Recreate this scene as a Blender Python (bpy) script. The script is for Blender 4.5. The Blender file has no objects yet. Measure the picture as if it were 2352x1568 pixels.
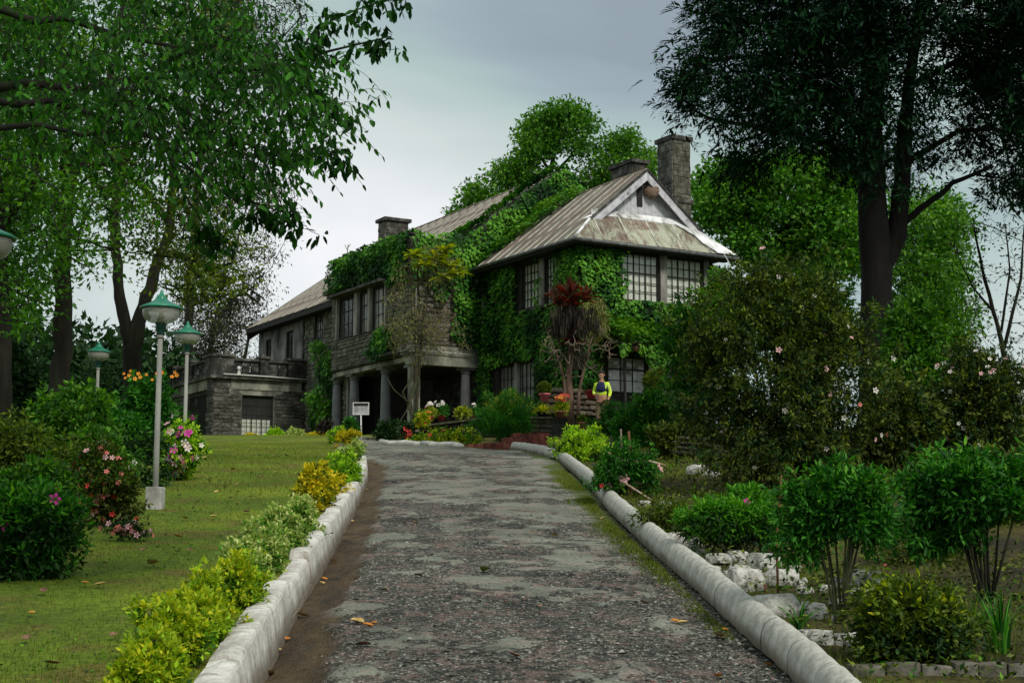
import bpy, math, random
import numpy as np
from mathutils import Vector, Matrix

random.seed(11)
rng = np.random.default_rng(11)
SC = bpy.context.scene
COL = SC.collection

# ------------------------------------------------------------------ camera
PITCH = math.atan(426 / 3280.0)
cam = bpy.data.cameras.new('camera')
cam.sensor_width = 36.0
cam.lens = 3280.0 / 2352.0 * 36.0
cam.clip_start = 0.1
cam.clip_end = 3000.0
cam_o = bpy.data.objects.new('camera', cam)
COL.objects.link(cam_o)
cam_o.rotation_euler = (math.radians(90) + PITCH, 0, 0)
SC.camera = cam_o

# ------------------------------------------------------------------ sky
SUN_EL, SUN_AZ = math.radians(43), math.radians(148)     # azimuth clockwise from +Y
w = bpy.data.worlds.new('World')
SC.world = w
w.use_nodes = True
nt = w.node_tree
nt.nodes.clear()
def wn(t): return nt.nodes.new(t)
out = wn('ShaderNodeOutputWorld')
sky = wn('ShaderNodeTexSky'); sky.sky_type = 'NISHITA'; sky.sun_disc = False
sky.sun_elevation = SUN_EL; sky.sun_rotation = SUN_AZ
b1 = wn('ShaderNodeBackground'); b1.inputs[1].default_value = 0.07
nt.links.new(sky.outputs[0], b1.inputs[0])
tc = wn('ShaderNodeTexCoord')
mp = wn('ShaderNodeMapping'); mp.inputs['Scale'].default_value = (1, 1, 2.2)
nt.links.new(tc.outputs['Generated'], mp.inputs[0])
nz = wn('ShaderNodeTexNoise'); nz.inputs['Scale'].default_value = 3.2; nz.inputs['Detail'].default_value = 5.0
nz.inputs['Roughness'].default_value = 0.45; nz.inputs['Distortion'].default_value = 0.4
nt.links.new(mp.outputs[0], nz.inputs['Vector'])
sep = wn('ShaderNodeSeparateXYZ'); nt.links.new(tc.outputs['Generated'], sep.inputs[0])
def wmath(op, a, b=None, c=None):
    m = wn('ShaderNodeMath'); m.operation = op
    for i, q in enumerate((a, b, c)):
        if q is None: continue
        if isinstance(q, (int, float)): m.inputs[i].default_value = q
        else: nt.links.new(q, m.inputs[i])
    return m.outputs[0]
# thin cloud round a far bank low over the horizon, brighter; thicker overhead
vdot = wn('ShaderNodeVectorMath'); vdot.operation = 'DOT_PRODUCT'
nt.links.new(tc.outputs['Generated'], vdot.inputs[0])
bd = Vector((-0.125, 1.0, 0.165)).normalized()
vdot.inputs[1].default_value = bd
glow = wmath('POWER', wmath('MAXIMUM', vdot.outputs['Value'], 0.0), 75.0)
elev = sep.outputs['Z']
vd2 = wn('ShaderNodeVectorMath'); vd2.operation = 'DOT_PRODUCT'
nt.links.new(tc.outputs['Generated'], vd2.inputs[0]); vd2.inputs[1].default_value = Vector((0.0, 1.0, 0.40)).normalized()
heavy = wmath('POWER', wmath('MAXIMUM', vd2.outputs['Value'], 0.0), 18.0)      # one heavier cloud
val = wmath('ADD', wmath('MULTIPLY', nz.outputs['Fac'], 1.1), wmath('MULTIPLY', glow, 0.62))
val = wmath('SUBTRACT', val, wmath('MULTIPLY', heavy, 0.46))
val = wmath('SUBTRACT', val, 0.03)
cr = wn('ShaderNodeValToRGB')
e = cr.color_ramp.elements
e[0].position = 0.05; e[0].color = (0.170, 0.207, 0.232, 1)
e[1].position = 0.92; e[1].color = (0.54, 0.54, 0.55, 1)
for p_, c_ in ((0.17, (0.205, 0.25, 0.275, 1)), (0.32, (0.255, 0.325, 0.31, 1)), (0.55, (0.36, 0.40, 0.39, 1))):
    q = cr.color_ramp.elements.new(p_); q.color = c_
nt.links.new(val, cr.inputs[0])
b2 = wn('ShaderNodeBackground'); b2.inputs[1].default_value = 1.0
nt.links.new(cr.outputs[0], b2.inputs[0])
mx = wn('ShaderNodeMixShader'); mx.inputs[0].default_value = 0.93
nt.links.new(b1.outputs[0], mx.inputs[1]); nt.links.new(b2.outputs[0], mx.inputs[2])
nt.links.new(mx.outputs[0], out.inputs[0])

# ------------------------------------------------------------------ sun
sl = bpy.data.lights.new('sun', 'SUN'); sl.energy = 1.5; sl.angle = math.radians(12); sl.color = (1.0, 0.95, 0.86)
so = bpy.data.objects.new('sun', sl); COL.objects.link(so)
sd = Vector((math.sin(SUN_AZ) * math.cos(SUN_EL), math.cos(SUN_AZ) * math.cos(SUN_EL), math.sin(SUN_EL)))
so.rotation_euler = sd.to_track_quat('Z', 'Y').to_euler()
so.location = (0, 0, 40)

SC.view_settings.view_transform = 'Standard'
SC.view_settings.look = 'None'
SC.view_settings.exposure = 0.85
SC.view_settings.gamma = 1.0
SC.view_settings.use_curve_mapping = False
SC.cycles.max_bounces = 6
SC.cycles.diffuse_bounces = 3
SC.cycles.glossy_bounces = 2
SC.cycles.transmission_bounces = 4
SC.cycles.transparent_max_bounces = 8
SC.cycles.use_denoising = True

# ------------------------------------------------------------------ geometry of the place
F_, CX_, CY_ = 3280.0, 1176.0, 784.0
def ray(x, v):
    dx, dy = x - CX_, CY_ - v
    return np.array([dx, F_ * math.cos(PITCH) - dy * math.sin(PITCH), F_ * math.sin(PITCH) + dy * math.cos(PITCH)])
def at(x, v, Y):
    q = ray(x, v); return q * (Y / q[1])
A_ = math.radians(30.5)
LV = np.array([-math.sin(A_), math.cos(A_), 0.0])     # house axis running away to the left
RV = np.array([math.cos(A_), math.sin(A_), 0.0])      # house axis running away to the right
UP = np.array([0.0, 0.0, 1.0])
HC = at(1335, 560, 46.0) * np.array([1, 1, 0])
def W(a, b, z): return HC + a * LV + b * RV + z * UP
def onb(x, v, b):
    q = ray(x, v); t = ((HC @ RV) + b) / (q @ RV); return q * t
def ona(x, v, a):
    q = ray(x, v); t = ((HC @ LV) + a) / (q @ LV); return q * t

_py = [0, 30, 50, 58, 75, 2000]
_pz = [-1.63, 1.49, 3.19, 3.62, 3.4, 3.4]
_ly = [0, 2, 7.7, 11, 13.4, 17.3, 22.8, 26.3, 29, 200]
_lx = [-.85, -.95, -1.34, -1.55, -1.68, -1.91, -2.29, -2.65, -3.3, -3.3]
_ry = [0, 2, 8.05, 9.7, 11, 13.1, 17.3, 21.6, 27.3, 32.5, 200]
_rx = [1.62, 1.6, 1.52, 1.45, 1.42, 1.32, 1.17, 1.12, .91, .1, .1]
def XL(y): return np.interp(y, _ly, _lx)
def XR(y): return np.interp(y, _ry, _rx)
def sst(t): t = np.clip(t, 0, 1); return t * t * (3 - 2 * t)
def H0(y): return np.interp(y, _py, _pz)
def H(x, y):
    x = np.asarray(x, float); y = np.asarray(y, float)
    fade = 1 - sst((y - 24) / 6)
    left = np.where(x < XL(y), 0.2, 0.0) * fade
    right = np.where(x > XR(y), 0.08, 0.0) * fade
    side = 0.25 * sst((x - XR(y) - 1.0) / 3.0) * sst((y - 9) / 8)
    return H0(y) + left + right + side
def G(x, v, lift=0.0):
    """the point of the ground seen along a photo ray"""
    q = ray(x, v)
    ys = np.linspace(3, 75, 1500)
    P = q[None, :] * (ys / q[1])[:, None]
    d = P[:, 2] - (H(P[:, 0], P[:, 1]) + lift)
    i = np.argmax(d < 0)
    y = ys[i] if (d < 0).any() else 60.0
    p = q * (y / q[1]); p[2] = float(H(p[0], p[1])); return p
def S(px_, Y): return px_ * Y / 3308.0                 # photo pixels to metres at a depth

# ------------------------------------------------------------------ noise
def _h(ix, iy, iz, s):
    n = (ix * 374761393 + iy * 668265263 + iz * 2147483647 + s * 974634777) & 0x7fffffff
    n = ((n ^ (n >> 13)) * 1274126177) & 0x7fffffff
    return ((n ^ (n >> 16)) & 0xffffff) / float(0xffffff)
def vn(P, sc=1.0, s=0):
    P = np.atleast_2d(P) * sc
    if P.shape[1] == 2: P = np.hstack([P, np.zeros((len(P), 1))])
    i = np.floor(P).astype(np.int64); f = P - i; f = f * f * (3 - 2 * f)
    r = 0
    for dx in (0, 1):
        for dy in (0, 1):
            for dz in (0, 1):
                wgt = (f[:, 0] if dx else 1 - f[:, 0]) * (f[:, 1] if dy else 1 - f[:, 1]) * (f[:, 2] if dz else 1 - f[:, 2])
                r = r + wgt * _h(i[:, 0] + dx, i[:, 1] + dy, i[:, 2] + dz, s)
    return r
def fbm(P, sc=1.0, s=0, o=3):
    r = 0; a = 1; t = 0
    for k in range(o):
        r = r + a * vn(P, sc * 2 ** k, s + k); t += a; a *= .5
    return r / t

# ------------------------------------------------------------------ objects
WL = {}
def wl(o): return np.array(WL.get(o.name, (0, 0, 0))) if o is not None else np.zeros(3)
def tag(o, label=None, cat=None, group=None, kind=None):
    if label: o['label'] = label
    if cat: o['category'] = cat
    if group: o['group'] = group
    if kind: o['kind'] = kind
    return o
def thing(name, loc, label=None, cat=None, group=None, kind=None):
    o = bpy.data.objects.new(name, None); COL.objects.link(o)
    o.empty_display_size = .2
    o.location = tuple(float(t) for t in loc)
    WL[o.name] = np.array(loc, float)
    return tag(o, label, cat, group, kind)
def place(name, me, mat, parent, c, kind=None):
    o = bpy.data.objects.new(name, me); COL.objects.link(o)
    if mat is not None and not me.materials:
        for m in (mat if isinstance(mat, (list, tuple)) else [mat]): me.materials.append(m)
    WL[o.name] = np.array(c, float)
    o.location = tuple(np.array(c, float) - wl(parent))
    if parent is not None: o.parent = parent
    if kind: o['kind'] = kind
    return o
def mk(name, V, Fc, mat, parent=None, smooth=False, kind=None, attr=None, c=None):
    V = np.asarray(V, float)
    if c is None:
        c = (V.min(0) + V.max(0)) / 2
        if parent is None: c[2] = V[:, 2].min()
    me = bpy.data.meshes.new(name)
    me.from_pydata((V - c).tolist(), [], Fc if isinstance(Fc, list) else Fc.tolist())
    if smooth: me.polygons.foreach_set('use_smooth', [True] * len(me.polygons))
    if attr:
        for k, (dom, vals) in attr.items():
            at_ = me.attributes.new(k, 'FLOAT', dom); at_.data.foreach_set('value', np.asarray(vals, np.float32))
    me.update()
    return place(name, me, mat, parent, c, kind)
class MB:
    def __init__(s): s.v = []; s.f = []
    def add(s, V, Fc):
        n = len(s.v); s.v.extend([tuple(map(float, p)) for p in V]); s.f.extend([tuple(n + i for i in q) for q in Fc]); return s
    def box(s, o, ax, ay, az):
        o, ax, ay, az = (np.asarray(q, float) for q in (o, ax, ay, az))
        V = [o, o + ax, o + ax + ay, o + ay, o + az, o + ax + az, o + ax + ay + az, o + ay + az]
        Fc = [(0, 3, 2, 1), (4, 5, 6, 7), (0, 1, 5, 4), (1, 2, 6, 5), (2, 3, 7, 6), (3, 0, 4, 7)]
        if np.dot(np.cross(ax, ay), az) < 0: Fc = [q[::-1] for q in Fc]
        return s.add(V, Fc)
    def hb(s, a0, a1, b0, b1, z0, z1):                   # box in house axes
        return s.box(W(a0, b0, z0), (a1 - a0) * LV, (b1 - b0) * RV, (z1 - z0) * UP)
    def tube(s, path, rad, n=7, cap=True, squash=1.0):
        path = [np.asarray(p, float) for p in path]
        if not hasattr(rad, '__len__'): rad = [rad] * len(path)
        V = []; ref = None
        for i, p in enumerate(path):
            t = path[min(i + 1, len(path) - 1)] - path[max(i - 1, 0)]
            t = t / (np.linalg.norm(t) + 1e-9)
            if ref is None: ref = np.array([1, 0, 0]) if abs(t[0]) < .8 else np.array([0, 1, 0])
            u = ref - t * (ref @ t); u /= np.linalg.norm(u); ref = u
            q = np.cross(t, u)
            for k in range(n):
                an = 2 * math.pi * k / n
                V.append(p + rad[i] * (math.cos(an) * u + squash * math.sin(an) * q))
        Fc = []
        for i in range(len(path) - 1):
            for k in range(n):
                a = i * n + k; b = i * n + (k + 1) % n
                Fc.append((a, b, b + n, a + n))
        if cap:
            Fc.append(tuple(range(n - 1, -1, -1))); Fc.append(tuple(range((len(path) - 1) * n, len(path) * n)))
        return s.add(V, Fc)
    def lathe(s, c, prof, n=20, sx=1, sy=1):
        c = np.asarray(c, float); V = []
        for r, z in prof:
            for k in range(n):
                an = 2 * math.pi * k / n; V.append(c + np.array([r * sx * math.cos(an), r * sy * math.sin(an), z]))
        Fc = []
        for i in range(len(prof) - 1):
            for k in range(n):
                a = i * n + k; b = i * n + (k + 1) % n
                Fc.append((a, b, b + n, a + n))
        if prof[0][0] > 1e-4: Fc.append(tuple(range(n - 1, -1, -1)))
        if prof[-1][0] > 1e-4: Fc.append(tuple(range((len(prof) - 1) * n, len(prof) * n)))
        return s.add(V, Fc)
    def prism(s, poly, ext):
        poly = [np.asarray(p, float) for p in poly]; n = len(poly); ext = np.asarray(ext, float)
        nrm = sum(np.cross(poly[i] - poly[0], poly[(i + 1) % n] - poly[0]) for i in range(1, n - 1))
        if nrm @ ext > 0: poly = poly[::-1]
        V = poly + [p + ext for p in poly]
        Fc = [tuple(range(n)), tuple(range(2 * n - 1, n - 1, -1))]
        for i in range(n):
            j = (i + 1) % n; Fc.append((j, i, i + n, j + n))
        return s.add(V, Fc)
    def build(s, name, mat, parent=None, smooth=False, kind=None, c=None):
        if not s.v: return None
        return mk(name, np.array(s.v), s.f, mat, parent, smooth, kind, c=c)
def copy_at(src, loc, rot=None, sc=None, parent=None):
    """copy one mesh object (shared data) to a world position"""
    o = src.copy(); COL.objects.link(o); WL[o.name] = np.array(loc, float)
    o.parent = parent
    o.location = tuple(np.array(loc, float) - wl(parent))
    if rot is not None: o.rotation_euler = rot
    if sc is not None: o.scale = sc if hasattr(sc, '__len__') else (sc, sc, sc)
    return o
def copy_thing(root, loc, rotz=0.0, label=None, sc=1.0):
    r = root.copy(); COL.objects.link(r); WL[r.name] = np.array(loc, float)
    r.location = tuple(map(float, loc)); r.rotation_euler = (0, 0, rotz); r.scale = (sc, sc, sc)
    if label: r['label'] = label
    for ch in list(root.children):
        c = ch.copy(); COL.objects.link(c); c.parent = r
        for g in list(ch.children):
            d = g.copy(); COL.objects.link(d); d.parent = c
    return r

# ------------------------------------------------------------------ materials
def M_(name):
    m = bpy.data.materials.new(name); m.use_nodes = True
    t = m.node_tree; b = t.nodes['Principled BSDF']; b.inputs['Specular IOR Level'].default_value = 0.25
    return m, t, b
def node(t, ty, **kw):
    n = t.nodes.new(ty)
    for k, v in kw.items():
        if k in n.inputs: n.inputs[k].default_value = v
        else: setattr(n, k, v)
    return n
def ramp(t, fac, stops):
    r = t.nodes.new('ShaderNodeValToRGB'); e = r.color_ramp.elements
    e[0].position, e[0].color = stops[0][0], (*stops[0][1], 1)
    e[1].position, e[1].color = stops[-1][0], (*stops[-1][1], 1)
    for p_, c_ in stops[1:-1]:
        q = e.new(p_); q.color = (*c_, 1)
    t.links.new(fac, r.inputs[0]); return r.outputs[0]
def mixc(t, fac, a, b, mode='MIX'):
    m = t.nodes.new('ShaderNodeMix'); m.data_type = 'RGBA'; m.blend_type = mode
    if isinstance(fac, (int, float)): m.inputs[0].default_value = fac
    else: t.links.new(fac, m.inputs[0])
    for q, i in ((a, 6), (b, 7)):
        if isinstance(q, tuple): m.inputs[i].default_value = (*q, 1)
        else: t.links.new(q, m.inputs[i])
    return m.outputs[2]
def mth(t, op, a, b=None, clamp=False):
    m = t.nodes.new('ShaderNodeMath'); m.operation = op; m.use_clamp = clamp
    for i, q in enumerate((a, b)):
        if q is None: continue
        if isinstance(q, (int, float)): m.inputs[i].default_value = q
        else: t.links.new(q, m.inputs[i])
    return m.outputs[0]
def noise(t, scale, detail=4, rough=.6, vec=None, sc3=None, dist=0.0, coord='Object', rnd=False):
    c = t.nodes.new('ShaderNodeTexCoord').outputs[coord] if vec is None else vec
    if sc3 is not None or rnd:
        m = t.nodes.new('ShaderNodeMapping'); t.links.new(c, m.inputs[0])
        if sc3: m.inputs['Scale'].default_value = sc3
        if rnd:
            oi = t.nodes.new('ShaderNodeObjectInfo'); cm = t.nodes.new('ShaderNodeCombineXYZ')
            k = mth(t, 'MULTIPLY', oi.outputs['Random'], 40.0)
            t.links.new(k, cm.inputs[0]); t.links.new(k, cm.inputs[1]); t.links.new(cm.outputs[0], m.inputs['Location'])
        c = m.outputs[0]
    n = node(t, 'ShaderNodeTexNoise', Scale=scale, Detail=detail, Roughness=rough, Distortion=dist)
    t.links.new(c, n.inputs['Vector']); return n.outputs['Fac']
def bump(t, b, h, strength=.4, dist=.02):
    n = node(t, 'ShaderNodeBump', Strength=strength, Distance=dist)
    t.links.new(h, n.inputs['Height']); t.links.new(n.outputs[0], b.inputs['Normal'])
def attr(t, name): return node(t, 'ShaderNodeAttribute', attribute_name=name).outputs['Fac']
def simple(name, stops, scale=6, rough=.8, bmp=.3, bd=.01, detail=5, sc3=None, rnd=False, metal=0, rndv=0.0, spec=.25):
    m, t, b = M_(name)
    f = noise(t, scale, detail, .62, sc3=sc3, rnd=rnd)
    c = ramp(t, f, stops)
    if rndv:
        oi = t.nodes.new('ShaderNodeObjectInfo')
        hv = node(t, 'ShaderNodeHueSaturation'); t.links.new(c, hv.inputs['Color'])
        t.links.new(mth(t, 'ADD', mth(t, 'MULTIPLY', oi.outputs['Random'], 2 * rndv), 1 - rndv), hv.inputs['Value'])
        c = hv.outputs[0]
    t.links.new(c, b.inputs['Base Color']); b.inputs['Roughness'].default_value = rough; b.inputs['Metallic'].default_value = metal
    b.inputs['Specular IOR Level'].default_value = spec
    if bmp:
        f2 = noise(t, scale * 5, 4, .65, sc3=sc3, rnd=rnd); bump(t, b, f2, bmp, bd)
    return m
def leafmat(name, c0, c1, c2, trans=.3, rough=.6, spec=.2):
    m, t, b = M_(name)
    a = attr(t, 'tint')
    c = ramp(t, a, [(0.0, c0), (0.5, c1), (1.0, c2)])
    t.links.new(c, b.inputs['Base Color']); b.inputs['Roughness'].default_value = rough
    b.inputs['Specular IOR Level'].default_value = spec
    tr = t.nodes.new('ShaderNodeBsdfTranslucent')
    hs = node(t, 'ShaderNodeHueSaturation', Saturation=1.15, Value=1.3); t.links.new(c, hs.inputs['Color']); t.links.new(hs.outputs[0], tr.inputs[0])
    ms = t.nodes.new('ShaderNodeMixShader'); ms.inputs[0].default_value = trans
    o = t.nodes['Material Output']
    t.links.new(b.outputs[0], ms.inputs[1]); t.links.new(tr.outputs[0], ms.inputs[2]); t.links.new(ms.outputs[0], o.inputs[0])
    return m

LM = {}
LM['cherry'] = leafmat('cherry_leaf', (.005, .026, .004), (.020, .085, .010), (.09, .30, .03), .42, .65, .15)
LM['mid'] = leafmat('broad_leaf', (.010, .040, .006), (.045, .14, .014), (.18, .40, .035), .46)
LM['olive'] = leafmat('olive_leaf', (.014, .032, .006), (.065, .11, .010), (.20, .28, .02), .3)
LM['fine'] = leafmat('fine_leaf', (.010, .020, .008), (.03, .042, .014), (.085, .09, .03), .25)
LM['bright'] = leafmat('bright_leaf', (.02, .10, .010), (.07, .25, .018), (.20, .48, .04), .35)
LM['backtree'] = leafmat('hill_tree_leaf', (.014, .06, .008), (.055, .17, .015), (.18, .38, .035), .35)
LM['conifer'] = leafmat('conifer_leaf', (.003, .011, .006), (.007, .028, .011), (.022, .085, .024), .10, .75, .06)
LM['ivy'] = leafmat('ivy_leaf', (.006, .035, .005), (.026, .12, .010), (.12, .32, .025), .22)
LM['ivyb'] = leafmat('bright_ivy_leaf', (.03, .11, .010), (.08, .22, .018), (.16, .33, .03), .3)
LM['rhodo'] = leafmat('rhododendron_leaf', (.012, .020, .004), (.046, .070, .009), (.18, .24, .022), .25)
LM['shrub'] = leafmat('shrub_leaf', (.006, .035, .006), (.022, .12, .012), (.10, .34, .03), .35)
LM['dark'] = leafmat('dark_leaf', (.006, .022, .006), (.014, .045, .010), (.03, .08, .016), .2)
LM['lime'] = leafmat('lime_leaf', (.12, .30, .012), (.32, .55, .02), (.55, .75, .05), .35)
LM['gold'] = leafmat('golden_leaf', (.07, .16, .006), (.28, .40, .012), (.72, .66, .03), .35)
LM['orangeg'] = leafmat('orange_gold_leaf', (.22, .27, .010), (.58, .50, .014), (.84, .62, .03), .35)
LM['varieg'] = leafmat('variegated_leaf', (.12, .26, .035), (.38, .48, .11), (.78, .78, .38), .3)
LM['vine'] = leafmat('creeper_leaf', (.045, .05, .018), (.13, .135, .04), (.30, .31, .08), .3)
LM['yellowg'] = leafmat('yellow_green_leaf', (.14, .20, .015), (.28, .34, .03), (.48, .50, .07), .35)
LM['red'] = leafmat('red_leaf', (.04, .012, .010), (.12, .026, .018), (.34, .045, .025), .25)
LM['brown'] = leafmat('dead_leaf', (.007, .006, .006), (.022, .019, .016), (.10, .075, .05), .1, .8)
LM['grass'] = leafmat('grass_blade', (.04, .07, .008), (.10, .14, .012), (.20, .24, .025), .3)

bark_dark = simple('dark_bark', [(.3, (.005, .005, .004)), (.55, (.018, .016, .011)), (.72, (.022, .038, .012))], 4, .9, .8, .03, sc3=(1, 1, .25))
bark_moss = simple('mossy_bark', [(.3, (.02, .018, .012)), (.5, (.045, .04, .022)), (.7, (.035, .06, .02))], 5, .9, .8, .03, sc3=(1, 1, .3))
bark_pale = simple('pale_twig_bark', [(.3, (.10, .08, .055)), (.7, (.25, .20, .14))], 8, .85, .4, .01)
bark_black = simple('black_bark', [(.3, (.004, .004, .004)), (.7, (.014, .012, .010))], 4, .95, .8, .03, sc3=(1, 1, .25))

# ------------------------------------------------------------------ leaves
def unit(v): return v / (np.linalg.norm(v, axis=-1, keepdims=True) + 1e-9)
def leafmesh(name, pos, d, nrm, ln, asp, tint, mat, parent=None, kind=None, fine=False, fold=.18):
    N = len(pos); d = unit(d); side = unit(np.cross(d, nrm)); nn = np.cross(side, d)
    ln = np.asarray(ln).reshape(-1, 1) * np.ones((N, 1)); wd = ln * asp / 2
    tip = pos + d * ln
    if fine:
        a = pos + d * ln * .28; b = pos + d * ln * .66 - nn * ln * .05
        V = np.stack([pos, a + side * wd * .85 + nn * wd * fold, b + side * wd * .8 + nn * wd * fold, tip - nn * ln * .12,
                      b - side * wd * .8 + nn * wd * fold, a - side * wd * .85 + nn * wd * fold], 1).reshape(-1, 3)
        i = np.arange(N)[:, None] * 6
        Fc = np.concatenate([i + np.array([[0, 1, 2, 3]]), i + np.array([[0, 3, 4, 5]])], 1).reshape(-1, 4)
        tint = np.repeat(tint, 2)
    else:
        mid = pos + d * ln * .45
        V = np.stack([pos, mid + side * wd + nn * wd * fold, tip, mid - side * wd + nn * wd * fold], 1).reshape(-1, 3)
        Fc = np.arange(4 * N).reshape(-1, 4)
    c = (V.min(0) + V.max(0)) / 2
    if parent is None: c[2] = V[:, 2].min()
    me = bpy.data.meshes.new(name)
    nf = len(Fc)
    me.vertices.add(len(V)); me.vertices.foreach_set('co', (V - c).astype(np.float32).ravel())
    me.loops.add(nf * 4); me.loops.foreach_set('vertex_index', Fc.astype(np.int32).ravel())
    me.polygons.add(nf); me.polygons.foreach_set('loop_start', (np.arange(nf) * 4).astype(np.int32))
    at_ = me.attributes.new('tint', 'FLOAT', 'FACE'); at_.data.foreach_set('value', np.clip(tint, 0, 1).astype(np.float32))
    me.update(calc_edges=True)
    global NLEAF; NLEAF += nf
    return place(name, me, mat, parent, c, kind)
NLEAF = 0
def foliage(name, C, per, spread, size, mat, parent=None, kind=None, droop=.2, flat=.8, asp=.5, fine=False, out=.7, centre=None, sv=.3, bias=0.0, rand=.6, whorl=0):
    C = np.asarray(C, float)
    if whorl:          # leaves set in tufts at the tips of short shoots
        per = max(3, round(per / whorl)); sp0 = np.array(spread if hasattr(spread, '__len__') else [spread] * 3, float)
        o_ = unit(rng.normal(0, 1, (len(C) * whorl, 3))) * rng.uniform(.15, 1.25, (len(C) * whorl, 1)) * sp0
        C = np.repeat(C, whorl, 0) + o_; spread = size * .55; out = 1.0; rand = .35
    N = len(C) * per
    sp = np.array(spread if hasattr(spread, '__len__') else [spread] * 3, float)
    base = np.repeat(C, per, 0)
    off = rng.normal(0, 1, (N, 3)); off = unit(off) * (rng.random((N, 1)) ** .5) * sp
    pos = base + off
    d = unit(off) * out + rng.normal(0, rand, (N, 3)) + np.array([0, 0, -droop])
    if centre is not None: d = d + unit(pos - np.asarray(centre)) * .5
    n = np.array([0, 0, flat]) + rng.normal(0, .5, (N, 3))
    tint = np.repeat(rng.random(len(C)), per) * .45 + rng.random(N) * .55 + bias
    ln = size * (1 + rng.uniform(-sv, sv, N))
    return leafmesh(name, pos, d, n, ln, asp, tint, mat, parent, kind, fine)
def blobpts(blobs, n, lo=.45, gap=.35, gs=.8, seed=3, low=None):
    """points through a set of ellipsoids (x,y,z,rx,ry,rz), biased outwards, with gaps"""
    blobs = np.array(blobs, float)
    wgt = np.prod(blobs[:, 3:], 1) ** .75; wgt /= wgt.sum()
    out_ = []
    while sum(len(q) for q in out_) < n:
        k = rng.choice(len(blobs), n * 2, p=wgt)
        u = unit(rng.normal(0, 1, (n * 2, 3))); r = lo + (1 - lo) * rng.random((n * 2, 1)) ** .6
        bump_ = .62 + .55 * vn(u * 2.1 + blobs[k, :3] * 1.7, 1, seed)[:, None] + .28 * vn(u * 5 + blobs[k, :3], 1, seed + 3)[:, None]
        P = blobs[k, :3] + u * r * blobs[k, 3:] * bump_
        if gap: P = P[vn(P, gs, seed) > gap]
        if low is not None: P = P[P[:, 2] > low]
        out_.append(P)
    return np.concatenate(out_)[:n]

def grow(trunk, attr_pts, r0=.012, expo=2.3, sag=.08, bend=.35, sub=4, jit=.05):
    """trunk: list of polylines [(x,y,z,r)...]; returns segments (P0,P1,r0,r1) of branches"""
    pos = []; par = []; rad = []
    for pl in trunk:
        pl = [np.array(q, float) for q in pl]; last = -1
        if len(pos):
            dd = np.linalg.norm(np.array(pos) - pl[0][:3], axis=1); last = int(dd.argmin())
        for i in range(len(pl)):
            if i == 0: pos.append(pl[0][:3]); par.append(last); rad.append(pl[0][3]); last = len(pos) - 1; continue
            k = max(1, int(np.linalg.norm(pl[i][:3] - pl[i - 1][:3]) / .4))
            k = min(k, 8)
            for j in range(1, k + 1):
                q = pl[i - 1] + (pl[i] - pl[i - 1]) * j / k
                pos.append(q[:3]); par.append(last); rad.append(q[3]); last = len(pos) - 1
    nt_ = len(pos)
    A = np.array(attr_pts); T = np.array(pos)
    dmin = np.min(np.linalg.norm(A[:, None, :] - T[None, :, :], axis=2), 1)
    order = np.argsort(dmin)
    cap_ = nt_ + len(A) * sub + 5
    PP = np.zeros((cap_, 3)); PP[:nt_] = T; n = nt_
    par = par + [0] * (cap_ - nt_)
    scale_ = jit
    for i in order:
        q = A[i]; dd = np.linalg.norm(PP[:n] - q, axis=1)
        # prefer nodes lower than the target, so branches rise outwards
        cost = dd + .35 * np.maximum(0, PP[:n, 2] - q[2])
        k = int(cost.argmin()); p = PP[k]
        pd = p - PP[par[k]] if par[k] >= 0 else np.array([0, 0, 1.0])
        pd = pd / (np.linalg.norm(pd) + 1e-9); ln = dd[k]
        c = p + pd * bend * ln; last = k
        for j in range(1, sub + 1):
            t = j / sub
            x = (1 - t) ** 2 * p + 2 * t * (1 - t) * c + t * t * q
            x = x + rng.normal(0, scale_, 3) * ln * (0 if j == sub else 1) + np.array([0, 0, -sag * ln * t * (1 - t) * 4 * .5])
            PP[n] = x; par[n] = last; last = n; n += 1
    R = np.zeros(n); R[nt_:] = 0
    acc = np.zeros(n); haschild = np.zeros(n, bool)
    for i in range(nt_, n): haschild[par[i]] = True
    for i in range(n - 1, nt_ - 1, -1):
        if not haschild[i]: acc[i] += r0 ** expo
        R[i] = acc[i] ** (1 / expo)
        acc[par[i]] += acc[i]
    for i in range(nt_): R[i] = rad[i]
    idx = np.arange(nt_, n); pr = np.array(par)[idx]
    r_par = np.minimum(R[pr], R[idx] * 1.35)
    return PP[:n], np.array(par[:n]), R, nt_, (PP[pr], PP[idx], r_par, R[idx])
def segmesh(name, segs, mat, parent, n=5, minr=0.0):
    P0, P1, ra, rb = segs
    k = rb > minr; P0, P1, ra, rb = P0[k], P1[k], ra[k], rb[k]
    d = unit(P1 - P0); ref = np.where(np.abs(d[:, 2:3]) > .9, np.array([[1., 0, 0]]), np.array([[0, 0, 1.]]))
    u = unit(np.cross(d, ref)); v = np.cross(d, u); N = len(P0); V = np.zeros((N, 2 * n, 3))
    for j in range(n):
        a = 2 * math.pi * j / n
        o_ = math.cos(a) * u + math.sin(a) * v
        V[:, j] = P0 - d * ra[:, None] * .2 + o_ * ra[:, None]; V[:, n + j] = P1 + o_ * rb[:, None]
    i = (np.arange(N) * 2 * n)[:, None]
    Fc = np.concatenate([i + np.array([[j, (j + 1) % n, n + (j + 1) % n, n + j]]) for j in range(n)], 0)
    return mk(name, V.reshape(-1, 3), Fc, mat, parent, smooth=True)
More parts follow.
